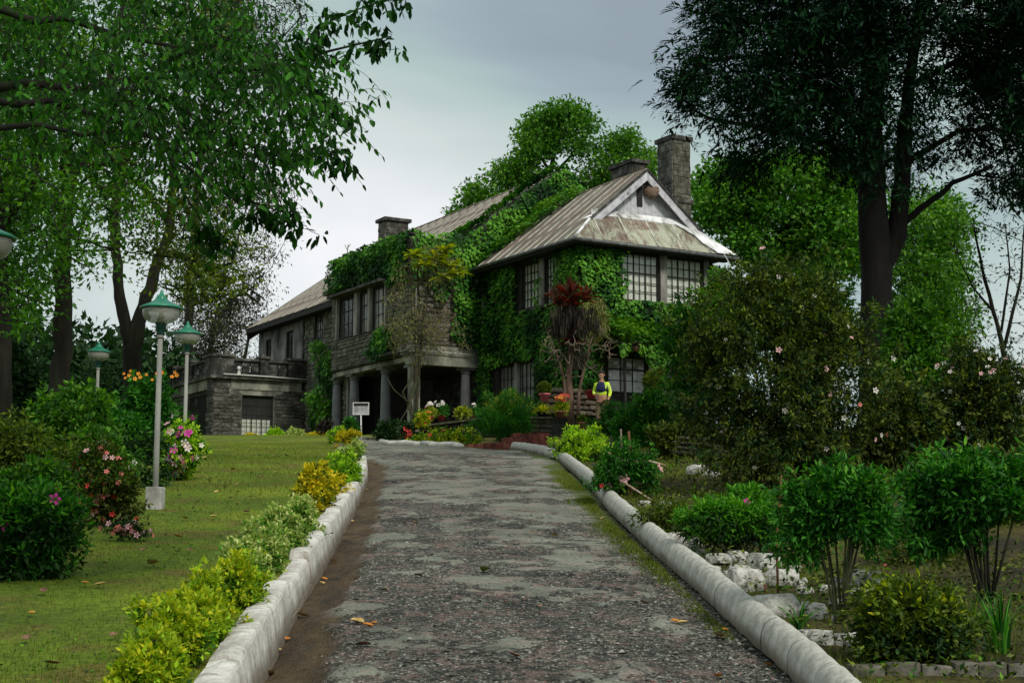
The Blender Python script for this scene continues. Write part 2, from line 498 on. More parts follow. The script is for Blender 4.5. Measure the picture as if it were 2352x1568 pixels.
def tree(name, label, base, trunk, pts, per, spread, size, lmat, bmat, group=None, cat='tree', fol={}, gr={}, tn=9, twn=4, minr=0, crown_name='crown', crown2=None):
    t = thing(name, base, label, cat, group)
    PP, par, R, nt_, segs = grow(trunk, pts, **gr)
    m = MB()
    for pl in trunk:
        pl2 = [np.array(q[:3]) for q in pl]; rr = [q[3] for q in pl]
        path = []; rad = []
        for i in range(len(pl2) - 1):
            for j in range(4):
                f = j / 4; path.append(pl2[i] * (1 - f) + pl2[i + 1] * f); rad.append((rr[i] * (1 - f) + rr[i + 1] * f) * rng.uniform(.93, 1.07))
        path.append(pl2[-1]); rad.append(rr[-1])
        path = [p + (rng.normal(0, .12, 3) * r_ if 0 < i < len(path) - 1 else 0) for i, (p, r_) in enumerate(zip(path, rad))]
        m.tube(path, rad, tn)
    m.build('trunk', bmat, t, smooth=True)
    segmesh('branches', segs, bmat, t, twn, minr)
    if per:
        foliage(crown_name, pts, per, spread, size, lmat, t, **fol)
    if crown2:
        foliage(crown_name, pts[::2], crown2[0], spread, size, crown2[1], t, **fol)
    return t
def pathpx(L_):       # [(x,v,Y,r)...] photo pixels at a depth -> points with radius
    return [(*at(x, v, Y), r) for x, v, Y, r in L_]
# ================================================================== GROUND
def lawnmat():
    m, t, b = M_('lawn_turf')
    f = noise(t, .55, 4, .6); g = noise(t, 14, 5, .7); k = noise(t, 1.7, 5, .65)
    c = ramp(t, f, [(.30, (.055, .095, .006)), (.5, (.12, .18, .009)), (.72, (.21, .26, .014))])
    br = ramp(t, k, [(.50, (0, 0, 0)), (.62, (1, 1, 1))])
    c = mixc(t, mth(t, 'MULTIPLY', br, .65), c, (.15, .095, .03))
    c = mixc(t, .8, c, ramp(t, g, [(.3, (.35, .35, .3)), (.55, (1, 1, 1)), (.8, (1.6, 1.6, 1.2))]), 'MULTIPLY')
    t.links.new(c, b.inputs['Base Color']); b.inputs['Roughness'].default_value = .95
    bump(t, b, g, .9, .04); return m
def soilmat():
    m, t, b = M_('bed_soil')
    f = noise(t, .9, 5, .6); g = noise(t, 18, 5, .7)
    c = ramp(t, f, [(.35, (.035, .028, .014)), (.5, (.09, .08, .02)), (.66, (.12, .15, .018))])
    c = mixc(t, .8, c, ramp(t, g, [(.3, (.4, .4, .4)), (.6, (1.1, 1.1, 1.1)), (.85, (1.7, 1.6, 1.4))]), 'MULTIPLY')
    t.links.new(c, b.inputs['Base Color']); b.inputs['Roughness'].default_value = .95
    bump(t, b, g, 1.0, .05); return m
def pathmat():
    m, t, b = M_('worn_asphalt')
    tcn = t.nodes.new('ShaderNodeTexCoord')
    v1 = node(t, 'ShaderNodeTexVoronoi', Scale=48.0, Randomness=1.0); t.links.new(tcn.outputs['Object'], v1.inputs['Vector'])
    v2 = node(t, 'ShaderNodeTexVoronoi', Scale=105.0); t.links.new(tcn.outputs['Object'], v2.inputs['Vector'])
    n1 = noise(t, 5, 6, .7); n2 = noise(t, 34, 5, .7); n3 = noise(t, 1.1, 5, .62, dist=.5)
    sepc = t.nodes.new('ShaderNodeSeparateColor'); t.links.new(v1.outputs['Color'], sepc.inputs[0])
    agg = ramp(t, sepc.outputs[0], [(0.0, (.020, .021, .015)), (.5, (.10, .104, .082)), (.85, (.23, .235, .195)), (1, (.48, .47, .42))])
    crev = ramp(t, v1.outputs['Distance'], [(.25, (1, 1, 1)), (.75, (.16, .16, .16))])
    agg = mixc(t, .85, agg, crev, 'MULTIPLY')
    sm = ramp(t, n2, [(.3, (.095, .10, .082)), (.5, (.165, .175, .142)), (.72, (.25, .262, .215))])
    worn = attr(t, 'worn')
    wk = mth(t, 'ADD', worn, mth(t, 'MULTIPLY', mth(t, 'SUBTRACT', n1, .5), 1.6))
    wf = ramp(t, wk, [(.42, (0, 0, 0)), (.56, (1, 1, 1))])
    c = mixc(t, wf, sm, agg)
    stain = ramp(t, n3, [(.35, (.42, .42, .40)), (.5, (.9, .9, .88)), (.65, (1.25, 1.25, 1.22))])
    c = mixc(t, .8, c, stain, 'MULTIPLY')
    pk = noise(t, 3.2, 7, .78, dist=.4)
    pf = mth(t, 'MULTIPLY', ramp(t, pk, [(.50, (0, 0, 0)), (.58, (1, 1, 1))]), .40)
    c = mixc(t, pf, c, mixc(t, n2, (.15, .08, .07), (.42, .27, .25)))
    dirt = ramp(t, noise(t, 7, 5, .7, sc3=(1, .25, 1)), [(.3, (.030, .018, .008)), (.6, (.085, .052, .022)), (.8, (.13, .085, .04))])
    c = mixc(t, attr(t, 'dirt'), c, dirt)
    moss = ramp(t, noise(t, 9, 5, .7), [(.3, (.03, .035, .008)), (.6, (.075, .10, .012)), (.8, (.12, .13, .03))])
    c = mixc(t, attr(t, 'moss'), c, moss)
    dn = node(t, 'ShaderNodeTexNoise', Scale=2.5, Detail=5); t.links.new(tcn.outputs['Object'], dn.inputs['Vector'])
    va = node(t, 'ShaderNodeVectorMath', operation='MULTIPLY_ADD'); t.links.new(dn.outputs['Color'], va.inputs[0]); va.inputs[1].default_value = (.8, .8, .8); t.links.new(tcn.outputs['Object'], va.inputs[2])
    ve = node(t, 'ShaderNodeTexVoronoi', Scale=.75, feature='DISTANCE_TO_EDGE'); t.links.new(va.outputs[0], ve.inputs['Vector'])
    ck = mth(t, 'MULTIPLY', ramp(t, ve.outputs['Distance'], [(.004, (1, 1, 1)), (.016, (0, 0, 0))]), ramp(t, noise(t, .8, 3), [(.45, (0, 0, 0)), (.55, (1, 1, 1))]))
    c = mixc(t, mth(t, 'MULTIPLY', ck, .85), c, (.018, .018, .014))
    c = mixc(t, mth(t, 'MULTIPLY', attr(t, 'wet'), .9), c, (.014, .014, .013))
    t.links.new(c, b.inputs['Base Color'])
    t.links.new(ramp(t, n1, [(.3, (.62, .62, .62)), (.7, (.9, .9, .9))]), b.inputs['Roughness'])
    b.inputs['Specular IOR Level'].default_value = .3
    hh = mth(t, 'ADD', mth(t, 'MULTIPLY', v1.outputs['Distance'], -.9), mth(t, 'ADD', mth(t, 'MULTIPLY', v2.outputs['Distance'], -.35), mth(t, 'MULTIPLY', n2, .6)))
    bump(t, b, mth(t, 'MULTIPLY', hh, mth(t, 'ADD', mth(t, 'MULTIPLY', wf, .8), .25)), .9, .022); return m
M_lawn, M_soil, M_path = lawnmat(), soilmat(), pathmat()

def strip(name, ys, xfun, cols, zfun, mat, attrs=None):
    V = []; At = {k: [] for k in (attrs or {})}
    for y in ys:
        xs = xfun(y); V.append(np.stack([xs, np.full(cols, y), zfun(xs, np.full(cols, y))], 1))
    V = np.concatenate(V); n = len(ys)
    i = (np.arange(n - 1)[:, None] * cols + np.arange(cols - 1)[None, :]).ravel()
    Fc = np.stack([i, i + 1, i + cols + 1, i + cols], 1)
    o = mk(name, V, Fc, mat, None, True, 'structure', attr={k: ('POINT', f(V)) for k, f in (attrs or {}).items()}, c=np.zeros(3))
    return o
def rowsy(y0, y1, d0, d1):
    r = [y0]
    while r[-1] < y1: r.append(r[-1] + d0 + (d1 - d0) * (r[-1] - y0) / (y1 - y0))
    return np.array(r)
def gz(amp):
    def f(x, y):
        P = np.stack([x, y], 1)
        return H(x, y) + amp * (fbm(P, .9, 5, 2) - .5) + amp * .25 * (fbm(P, 5, 9, 1) - .5) * np.clip(1.6 - y / 12, 0, 1)
    return f
gzl, gzb = gz(.03), gz(.06)
ys_ = rowsy(.5, 62, .07, .5)
strip('lawn', ys_, lambda y: XL(y) - .12 - np.linspace(0, 1, 90) ** 1.6 * 30, 90, gzl, M_lawn)
strip('garden_bed', ys_, lambda y: XR(y) + .12 + np.linspace(0, 1, 90) ** 1.6 * 32, 90, gzb, M_soil)
strip('soil', ys_, lambda y: np.linspace(XL(y) - .3, XR(y) + .3, 8), 8, lambda x, y: H0(y) - .08 + .0 * x, M_soil)
def farz(x, y): return np.where(y < 60, H0(np.clip(y, 0, 60)) - .5, 3.1 - .006 * (y - 60))
ysf = np.array([-60, -20, 0, 20, 40, 58, 62, 80, 120, 200, 400, 900, 2000.])
strip('terrain', ysf, lambda y: np.linspace(-1500, 1500, 41) if abs(y) > 100 else np.linspace(-1500, 1500, 41), 41, farz, M_soil)

# ------------------------------------------------------------------ driveway
Lp = [(-.95, 2), (-1.34, 7.7), (-1.55, 11), (-1.68, 13.4), (-1.91, 17.3), (-2.29, 22.8), (-2.65, 26.3), (-3.2, 29), (-3.9, 32.5), (-4.7, 37.5), (-5.6, 45)]
Rp = [(1.6, 2), (1.52, 8.05), (1.42, 11), (1.32, 13.1), (1.17, 17.3), (1.12, 21.6), (.91, 27.3), (.3, 32.2), (-1.2, 35.2), (-3.4, 38.4), (-4.0, 45)]
def along(P, n):
    P = np.array(P, float); k = np.linspace(0, len(P) - 1, n)
    return np.stack([np.interp(k, range(len(P)), P[:, 0]), np.interp(k, range(len(P)), P[:, 1])], 1)
NS, NC = 760, 76
kk = np.linspace(0, 1, NS) ** 1.0
def alongk(P):
    P = np.array(P, float); k = np.interp(kk, [0, .28, .42, .52, .64, .75, .82, .88, .93, .97, 1], range(11))
    return np.stack([np.interp(k, range(11), P[:, 0]), np.interp(k, range(11), P[:, 1])], 1)
La, Ra = alongk(Lp), alongk(Rp)
s_ = np.linspace(0, 1, NC)
PX = La[:, None, :] * (1 - s_[None, :, None]) + Ra[:, None, :] * s_[None, :, None]
PX = PX.reshape(-1, 2); sv_ = np.tile(s_, NS)
wd_ = np.repeat(np.linalg.norm(Ra - La, axis=1), NC)
dl = sv_ * wd_; dr = (1 - sv_) * wd_                       # metres from the left / right kerb
big = fbm(PX * np.array([1.0, .8]), 1.6, 21, 5) * .62 + .38 * fbm(PX, 6, 27, 3)
worn = np.clip((big - .43) * 5.0 + .50 - .50 * sst((PX[:, 1] - 9.5) / 9), 0, 1)
edge_r = sst((.55 - dr) / .5) * (PX[:, 1] < 16); worn = np.maximum(worn, edge_r)
gut = sst((.36 + .34 * (fbm(PX, 2.2, 4, 4) - .5) - dl) / .10) * (PX[:, 1] < 28)
mossf = sst((.42 * (vn(PX, 1.4, 8) + .35) * np.interp(PX[:, 1], [0, 12, 16, 24, 30, 40], [.1, .35, .9, 1.1, 1.0, 0]) - dr) / .16)
hole = sst((.335 - fbm(PX * np.array([.7, 1.2]), 1.9, 51, 4)) / .05) * (1 - gut)
crk = np.abs(fbm(PX * np.array([.35, 1.6]), 1.6, 33, 3) - .5)
slit = sst((.012 - crk) / .012) * (fbm(PX, .6, 40, 2) > .52)
mound = np.exp(-((PX[:, 0] - (-.45)) ** 2 / .12 + (PX[:, 1] - 10.6) ** 2 / .10)) * .03
pz = H0(PX[:, 1]) + .03 * (fbm(PX, .8, 2, 3) - .5) - worn * .016 + worn * .016 * (fbm(PX, 18, 6, 2) - .5) * 1.4 \
    - gut * .035 - slit * .022 - hole * .018 + mound + .03 * np.sin(math.pi * sv_) + np.where(PX[:, 1] > 27, .03, .0)
V = np.column_stack([PX, pz])
i = (np.arange(NS - 1)[:, None] * NC + np.arange(NC - 1)[None, :]).ravel()
Fc = np.stack([i, i + 1, i + NC + 1, i + NC], 1)
mk('driveway', V, Fc, M_path, None, True, 'structure',
   attr={'worn': ('POINT', worn), 'dirt': ('POINT', gut * .95), 'moss': ('POINT', mossf), 'wet': ('POINT', np.clip(slit * .9 + hole * .75, 0, 1))}, c=np.zeros(3))
def roadz(x, y):
    k = np.argmin((PX[:, 0] - x) ** 2 + (PX[:, 1] - y) ** 2); return pz[k]

# loose stones of the broken surface, petals, grass: uncountable, one object each
def scatter(name, P, size, mat, flatz=.6, label=None):
    base = np.array([[1, 0, 0], [.3, .9, .1], [-.8, .5, -.1], [-.7, -.6, .1], [.4, -.9, 0], [.1, .1, .8], [-.1, 0, -.7]])
    fc = np.array([[0, 1, 5], [1, 2, 5], [2, 3, 5], [3, 4, 5], [4, 0, 5]])
    N = len(P); an = rng.random(N) * 6.28; ca, sa = np.cos(an), np.sin(an)
    Bv = base[None] * (1 + rng.uniform(-.25, .25, (N, 7, 3))) * np.asarray(size).reshape(-1, 1, 1) * np.array([1, .75, flatz])
    X = Bv[:, :, 0] * ca[:, None] - Bv[:, :, 1] * sa[:, None]; Y = Bv[:, :, 0] * sa[:, None] + Bv[:, :, 1] * ca[:, None]
    V = np.stack([X, Y, Bv[:, :, 2]], 2) + P[:, None, :]
    Fc = (np.arange(N) * 7)[:, None, None] + fc[None]
    return mk(name, V.reshape(-1, 3), Fc.reshape(-1, 3), mat, None, False, 'stuff', attr={'tint': ('FACE', np.repeat(rng.random(N), 5))}, c=np.zeros(3))
def pebmat():
    m, t, b = M_('pebble'); c = ramp(t, attr(t, 'tint'), [(0, (.02, .02, .018)), (.45, (.075, .073, .065)), (.8, (.15, .145, .125)), (1, (.32, .30, .27))])
    t.links.new(c, b.inputs['Base Color']); b.inputs['Roughness'].default_value = .8; return m
M_peb = pebmat()
pr_ = np.clip(worn * 1.0 + .22, 0, 1) * (1 - gut) * (PX[:, 1] > 5.5) * np.interp(PX[:, 1], [5, 14, 24, 34], [1, .8, .35, .05]) * (1 + 5 * edge_r)
pi_ = rng.choice(len(PX), 22000, p=pr_ / pr_.sum())
jit_ = rng.normal(0, .022, (22000, 2))
scatter('gravel', np.column_stack([PX[pi_] + jit_, pz[pi_] + .001]), rng.gamma(2.0, .0034, 22000) + .002, M_peb)
def petmat():
    m, t, b = M_('fallen_petal'); c = ramp(t, attr(t, 'tint'), [(0, (.16, .035, .03)), (.5, (.34, .12, .10)), (1, (.55, .27, .25))])
    t.links.new(c, b.inputs['Base Color']); b.inputs['Roughness'].default_value = .7; return m
M_pet = petmat()
pw = (fbm(PX, 1.2, 61, 3) > .56) * np.interp(PX[:, 1], [5, 10, 20, 32], [.8, .7, .8, .5]) * (1 - gut) + .015
pw = pw * (PX[:, 1] > 5)
pi_ = rng.choice(len(PX), 1500, p=pw / pw.sum())
scatter('fallen_petals', np.column_stack([PX[pi_] + rng.normal(0, .03, (1500, 2)), pz[pi_] + .004]), rng.uniform(.006, .015, 1500), M_pet, .25)

def grass(name, n, xf, y0, y1, hfun, mat, pw_=1.0, wid=.004):
    y = y0 + (y1 - y0) * rng.random(n) ** pw_; x = xf(y, n)
    z = np.where(x < 0, gzl(x, y), gzb(x, y)); h = hfun(x, y)
    P = np.stack([x, y, z - .01], 1); d = rng.normal(0, .35, (n, 3)); d[:, 2] = 1; d = unit(d)
    s = unit(np.cross(d, rng.normal(0, 1, (n, 3)))) * (wid * (1 + y / 14))[:, None]
    V = np.stack([P - s, P + s, P + d * h[:, None]], 1).reshape(-1, 3)
    return mk(name, V, np.arange(3 * n).reshape(-1, 3), mat, None, False, 'stuff', attr={'tint': ('FACE', np.clip(rng.random(n) * .6 + (y - 6) / 60, 0, 1))}, c=np.zeros(3))
grass('grass', 105000, lambda y, n: XL(y) - .22 - rng.random(n) ** 1.15 * (2.2 + y * .33), 6.5, 40, lambda x, y: rng.uniform(.012, .045, len(x)) * (1 + .5 * (y > 18)), LM['grass'], 1.5, .0022)
grass('bed_grass', 60000, lambda y, n: XR(y) + .18 + rng.random(n) ** 1.2 * 5.5, 6.5, 34, lambda x, y: rng.uniform(.02, .10, len(x)) * (fbm(np.stack([x, y], 1), .8, 71, 2) > .45), LM['grass'], 1.3, .0025)
grass('kerbside_moss', 14000, lambda y, n: XR(y) - .08 - np.abs(rng.normal(0, .16, n)) * np.interp(y, [8, 14, 22, 29], [.3, .8, 1.2, 1.0]), 9, 30, lambda x, y: rng.uniform(.012, .045, len(x)), LM['grass'], .8, .0028)

# ------------------------------------------------------------------ kerbs
def washmat(name, lo=(.16, .13, .11), mid=(.48, .46, .42), hi=(.74, .74, .70)):
    m, t, b = M_(name)
    n1 = noise(t, 3.2, 6, .7); n2 = noise(t, 14, 7, .75, sc3=(1, 1, .55))
    c = ramp(t, n1, [(.28, lo), (.42, mid), (.62, hi)])
    c = mixc(t, .75, c, ramp(t, n2, [(.30, (.45, .41, .37)), (.48, (.88, .85, .83)), (.75, (1.1, 1.1, 1.1))]), 'MULTIPLY')
    n5 = noise(t, 5.5, 7, .75)
    c = mixc(t, mth(t, 'MULTIPLY', ramp(t, n5, [(.55, (0, 0, 0)), (.66, (1, 1, 1))]), .7), c, (.22, .19, .16))
    c = mixc(t, mth(t, 'MULTIPLY', attr(t, 'mud'), .85), c, (.10, .075, .045))
    t.links.new(c, b.inputs['Base Color']); b.inputs['Roughness'].default_value = .85
    bump(t, b, mth(t, 'ADD', n1, mth(t, 'MULTIPLY', n2, .5)), .8, .03); return m
M_wash = washmat('whitewash_rough'); M_wash2 = washmat('whitewash_smooth', (.22, .21, .19), (.44, .44, .40), (.60, .61, .56))
kr = thing('low_wall', (XL(12) - .1, 12, float(H0(12))), 'long rough whitewashed kerb wall between the lawn and the driveway', 'kerb wall')
y = 3.0; k = 0
while y < 27.5:
    ln = random.uniform(.9, 2.0) if y > 12 else random.uniform(.7, 1.4)
    y2 = min(y + ln, 27.9); n = max(4, int((y2 - y) / .05)); V = []
    dz = random.uniform(-.016, .008) - (.05 if 9 < y < 10.6 else 0); ds = random.uniform(-.005, .005)
    prof = [(.012, -.12), (.0, .0), (-.008, .06), (-.014, .12), (-.022, .18), (-.030, .225), (-.040, .245), (-.07, .252), (-.11, .254), (-.15, .248), (-.185, .238), (-.196, .20), (-.20, .10), (-.20, -.12)]
    for i in range(n + 1):
        yy = y + (y2 - y) * i / n
        e = .004 if i in (0, n) else 0
        hs = np.interp(yy, [3, 12, 26, 29], [1.0, 1.03, .85, .45])
        for q, (dx, zz) in enumerate(prof):
            V.append([XL(yy) + dx + ds, yy + (e if i == 0 else -e if i == n else 0) * .3, H0(yy) + (zz * hs + dz if zz > 0 else zz) - (e * .4 if zz > .2 else 0)])
    V = np.array(V)
    nn_ = np.stack([fbm(V, 2.6, 90 + j, 3) - .5 for j in range(3)], 1) * np.array([.045, .02, .035]) + np.stack([fbm(V, 22, 95 + j, 2) - .5 for j in range(3)], 1) * np.array([.009, .004, .012])
    V = V + nn_ * (V[:, 2] > H0(V[:, 1]) - .02)[:, None]
    np_ = len(prof); Fc = [(i * np_ + j, i * np_ + j + 1, (i + 1) * np_ + j + 1, (i + 1) * np_ + j) for i in range(n) for j in range(np_ - 1)]
    Fc = [q[::-1] for q in Fc]
    Fc += [tuple(range(np_)), tuple(range(n * np_ + np_ - 1, n * np_ - 1, -1))]
    hb_ = V[:, 2] - H0(V[:, 1]); mk('kerb_block', V, Fc, M_wash, kr, False, attr={'mud': ('POINT', np.clip(1 - (hb_ - .06 * fbm(V, 4, 77, 3)) / .09, 0, 1))}); y = y2 + .004; k += 1

kr = thing('rounded_kerb', (XR(12), 12, float(H0(12))), 'round topped pale concrete kerb curving along the right of the driveway', 'kerb')
KP = [(1.66, 2), (1.60, 8.05), (1.53, 9.7), (1.50, 11), (1.40, 13.1), (1.27, 17.3), (1.22, 21.6), (1.02, 27.3), (.62, 30.5), (.28, 32.6), (.02, 33.4)]
kx = along(KP, 1200); dd = np.r_[0, np.cumsum(np.linalg.norm(np.diff(kx, axis=0), axis=1))]
ksg = 0; d0 = 0
while d0 < dd[-1] - .2:
    l_ = random.uniform(.30, .42) if d0 < 14 else random.uniform(.4, .55)
    d1 = min(d0 + l_, dd[-1]); V = []; NR, NP = 6, 11
    bulge = random.uniform(.0, .004); ox = random.uniform(-.002, .002); oz = random.uniform(-.002, .002)
    for i in range(NR + 1):
        q = d0 + (d1 - d0) * i / NR - (0.002 if i == NR else 0)
        x_, y_ = np.interp(q, dd, kx[:, 0]), np.interp(q, dd, kx[:, 1])
        q2 = min(q + .05, dd[-1]); tx, ty = np.interp(q2, dd, kx[:, 0]) - np.interp(q2 - .1, dd, kx[:, 0]), np.interp(q2, dd, kx[:, 1]) - np.interp(q2 - .1, dd, kx[:, 1])
        L_ = math.hypot(tx, ty); nx_, ny_ = ty / L_, -tx / L_
        rs = 1.0 + bulge * 4 * math.sin(math.pi * i / NR) - (.012 if i in (0, NR) and ksg % 3 == 0 else .003 if i in (0, NR) else 0)
        for j in range(NP):
            an = math.pi * (-.12 + 1.24 * j / (NP - 1))
            rx, rz = .10 * rs, .145 * rs
            V.append([x_ + ox + nx_ * rx * math.cos(an), y_ + ny_ * rx * math.cos(an), H0(y_) + .055 + oz + rz * math.sin(an)])
    V = np.array(V); V += np.stack([fbm(V, 9, 70 + j, 3) - .5 for j in range(3)], 1) * .016
    Fc = [(i * NP + j, (i + 1) * NP + j, (i + 1) * NP + j + 1, i * NP + j + 1) for i in range(NR) for j in range(NP - 1)]
    Fc = [q[::-1] for q in Fc]
    hb_ = V[:, 2] - H0(V[:, 1]); ksg += 1; mk('kerb_segment', V, Fc, M_wash2, kr, True, attr={'mud': ('POINT', np.clip(1 - (hb_ - .07 * fbm(V, 4, 77, 3)) / .07, 0, 1))}); d0 = d1
# far kerb where the driveway bends
kf = thing('kerb', (-1.9, 36.3, float(H0(36.3))), 'short white kerb across the far bend of the driveway under the flower bed', 'kerb')
for (xa, ya, xb, yb) in ((-1.25, 35.35, -2.3, 36.7), (-2.301, 36.701, -3.5, 38.1)):
    m = MB(); P = [np.array([xa + (xb - xa) * i / 5, ya + (yb - ya) * i / 5, H0(ya + (yb - ya) * i / 5) + .04 + .02 * math.sin(i * 2 + xa)]) for i in range(6)]
    m.tube(P, [.085, .095, .09, .10, .09, .095], 9); m.build('kerb_segment', M_wash, kf, True)
# ================================================================== HOUSE
def stonemat(name, a, b_, c_, moss=(.05, .055, .02), mf=.5, rndv=.35):
    m, t, b = M_(name)
    n1 = noise(t, 3.0, 6, .7, rnd=True); n2 = noise(t, 16, 5, .7, rnd=True); n3 = noise(t, .8, 4, .6, coord='Object')
    c = ramp(t, n1, [(.28, a), (.5, b_), (.72, c_)])
    oi = t.nodes.new('ShaderNodeObjectInfo')
    hv = node(t, 'ShaderNodeHueSaturation'); t.links.new(c, hv.inputs['Color'])
    t.links.new(mth(t, 'ADD', mth(t, 'MULTIPLY', oi.outputs['Random'], 2 * rndv), 1 - rndv), hv.inputs['Value'])
    c = mixc(t, mth(t, 'MULTIPLY', ramp(t, n2, [(.5, (0, 0, 0)), (.65, (1, 1, 1))]), mf), hv.outputs[0], moss)
    t.links.new(c, b.inputs['Base Color']); b.inputs['Roughness'].default_value = .92
    bump(t, b, n2, .8, .03); return m
M_stone = stonemat('weathered_stone', (.020, .020, .017), (.095, .092, .076), (.27, .26, .215))
M_stoneD = stonemat('sooty_shaded_stone', (.012, .012, .012), (.065, .063, .056), (.24, .23, .20), (.09, .087, .04), .4, .5)  # soot on the terrace; on the tall chimney's left face, painted shade
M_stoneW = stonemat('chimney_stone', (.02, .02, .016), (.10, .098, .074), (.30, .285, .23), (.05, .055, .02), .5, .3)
M_mort = simple('dark_mortar', [(.3, (.014, .014, .012)), (.7, (.05, .048, .040))], 5, .95, .5, .02)
M_plast = simple('stained_plaster', [(.28, (.03, .03, .029)), (.45, (.16, .157, .145)), (.62, (.32, .31, .28)), (.8, (.44, .43, .38))], 1.6, .9, .3, .01, sc3=(1, 1, .45))
M_band = simple('stained_concrete', [(.25, (.02, .02, .018)), (.42, (.10, .10, .085)), (.58, (.26, .26, .21)), (.8, (.42, .42, .36))], 1.5, .9, .4, .02, sc3=(1, 1, .5))
M_black = simple('sooty_concrete', [(.3, (.014, .014, .014)), (.52, (.055, .052, .047)), (.72, (.19, .185, .165))], 3, .9, .6, .02)
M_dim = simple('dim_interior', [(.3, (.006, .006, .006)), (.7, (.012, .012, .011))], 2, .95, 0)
M_para = stonemat('blackened_parapet', (.008, .008, .008), (.03, .029, .027), (.15, .145, .13), (.03, .03, .015), .3, .5)
M_col = simple('grey_painted_column', [(.3, (.12, .12, .13)), (.7, (.19, .19, .20))], 4, .6, .2, .005)
M_wood = simple('black_window_wood', [(.3, (.010, .010, .009)), (.7, (.03, .028, .025))], 6, .7, .3, .005)
M_post = simple('pale_post', [(.3, (.10, .095, .085)), (.5, (.22, .21, .19)), (.7, (.34, .33, .30))], 5, .8, .4, .01, sc3=(1, 1, .3))
M_white = simple('flaking_white_paint', [(.30, (.14, .14, .15)), (.42, (.42, .42, .45)), (.65, (.62, .62, .66))], 3.5, .8, .4, .01)
M_curt = simple('curtain_cloth', [(.3, (.62, .62, .54)), (.5, (.82, .82, .74)), (.7, (.90, .90, .85))], 5, .9, .3, .02, sc3=(3, 3, .12))
M_pipe = simple('white_pipe', [(.3, (.45, .45, .44)), (.7, (.62, .62, .60))], 8, .5, .1, .002)
M_gut = simple('grey_gutter', [(.3, (.05, .052, .055)), (.7, (.16, .165, .17))], 4, .5, .2, .004, metal=.3)
def glassmat(name, col, rough=.12, tr=.82):
    m, t, b = M_(name); b.inputs['Base Color'].default_value = (*col, 1); b.inputs['Roughness'].default_value = rough; b.inputs['Specular IOR Level'].default_value = .6
    tp = t.nodes.new('ShaderNodeBsdfTransparent'); tp.inputs[0].default_value = (.96, .97, .96, 1)
    g = node(t, 'ShaderNodeBsdfGlossy', Roughness=rough)
    ms = t.nodes.new('ShaderNodeMixShader'); ms.inputs[0].default_value = .06; t.links.new(tp.outputs[0], ms.inputs[1]); t.links.new(g.outputs[0], ms.inputs[2])
    m2 = t.nodes.new('ShaderNodeMixShader'); m2.inputs[0].default_value = 1 - tr; t.links.new(ms.outputs[0], m2.inputs[1]); t.links.new(b.outputs[0], m2.inputs[2])
    t.links.new(m2.outputs[0], t.nodes['Material Output'].inputs[0]); return m
M_glass = glassmat('window_glass', (.5, .5, .5), .1, .97); M_globe = glassmat('lamp_glass', (.45, .45, .40), .2, .62)
def roofmat(name='rusty_roof_metal', lich=0):
    m, t, b = M_(name)
    tcn = t.nodes.new('ShaderNodeTexCoord')
    n1 = noise(t, 1.1, 6, .68, sc3=(2.6, .28, 1), rnd=True, dist=.3)
    n2 = noise(t, 5, 6, .72, sc3=(1.5, .35, 1), rnd=True); n3 = noise(t, .7, 4, .6, rnd=True); n4 = noise(t, 26, 4, .7)
    base = ramp(t, n2, [(.3, (.085, .062, .048)), (.5, (.17, .115, .092)), (.7, (.26, .185, .155))])
    grey = ramp(t, n2, [(.3, (.10, .10, .068)), (.55, (.20, .195, .14)), (.75, (.32, .31, .25))])
    c = mixc(t, ramp(t, n1, [(.42, (0, 0, 0)), (.54, (1, 1, 1))]), grey, base)
    stk = noise(t, 2.4, 5, .75, sc3=(4.5, .35, 1), rnd=True)
    c = mixc(t, ramp(t, stk, [(.56, (0, 0, 0)), (.64, (1, 1, 1))]), c, (.42, .40, .34))
    if lich: c = mixc(t, ramp(t, noise(t, 1.5, 7, .75, sc3=(1, .6, 1), rnd=True, dist=.6), [(.46, (0, 0, 0)), (.56, (1, 1, 1))]), c, (.36, .37, .28))
    c = mixc(t, .6, c, ramp(t, n4, [(.3, (.55, .55, .55)), (.6, (1.05, 1.05, 1.05))]), 'MULTIPLY')
    oi = t.nodes.new('ShaderNodeObjectInfo'); hv = node(t, 'ShaderNodeHueSaturation'); t.links.new(c, hv.inputs['Color']); t.links.new(mth(t, 'ADD', mth(t, 'MULTIPLY', oi.outputs['Random'], .5), .78), hv.inputs['Value'])
    t.links.new(hv.outputs[0], b.inputs['Base Color']); b.inputs['Roughness'].default_value = .7
    wv = node(t, 'ShaderNodeTexWave', Scale=4.2, wave_type='BANDS', bands_direction='X'); t.links.new(tcn.outputs['Object'], wv.inputs['Vector'])
    bump(t, b, wv.outputs['Fac'], .35, .02); return m
M_roof = roofmat(); M_hip = roofmat('lichened_roof_metal', 1)
M_seam = simple('pale_roof_seam', [(.42, (.17, .13, .11)), (.52, (.55, .54, .47))], 3, .7, .3, .01, sc3=(1, .4, 1))
M_flash = simple('white_flashing', [(.34, (.16, .16, .14)), (.43, (.52, .52, .51)), (.55, (.78, .78, .80))], 1.7, .8, .5, .02)

house = thing('stone_house', W(6, 1, 3.1), 'large old stone house covered in ivy at the top of the driveway', 'house')

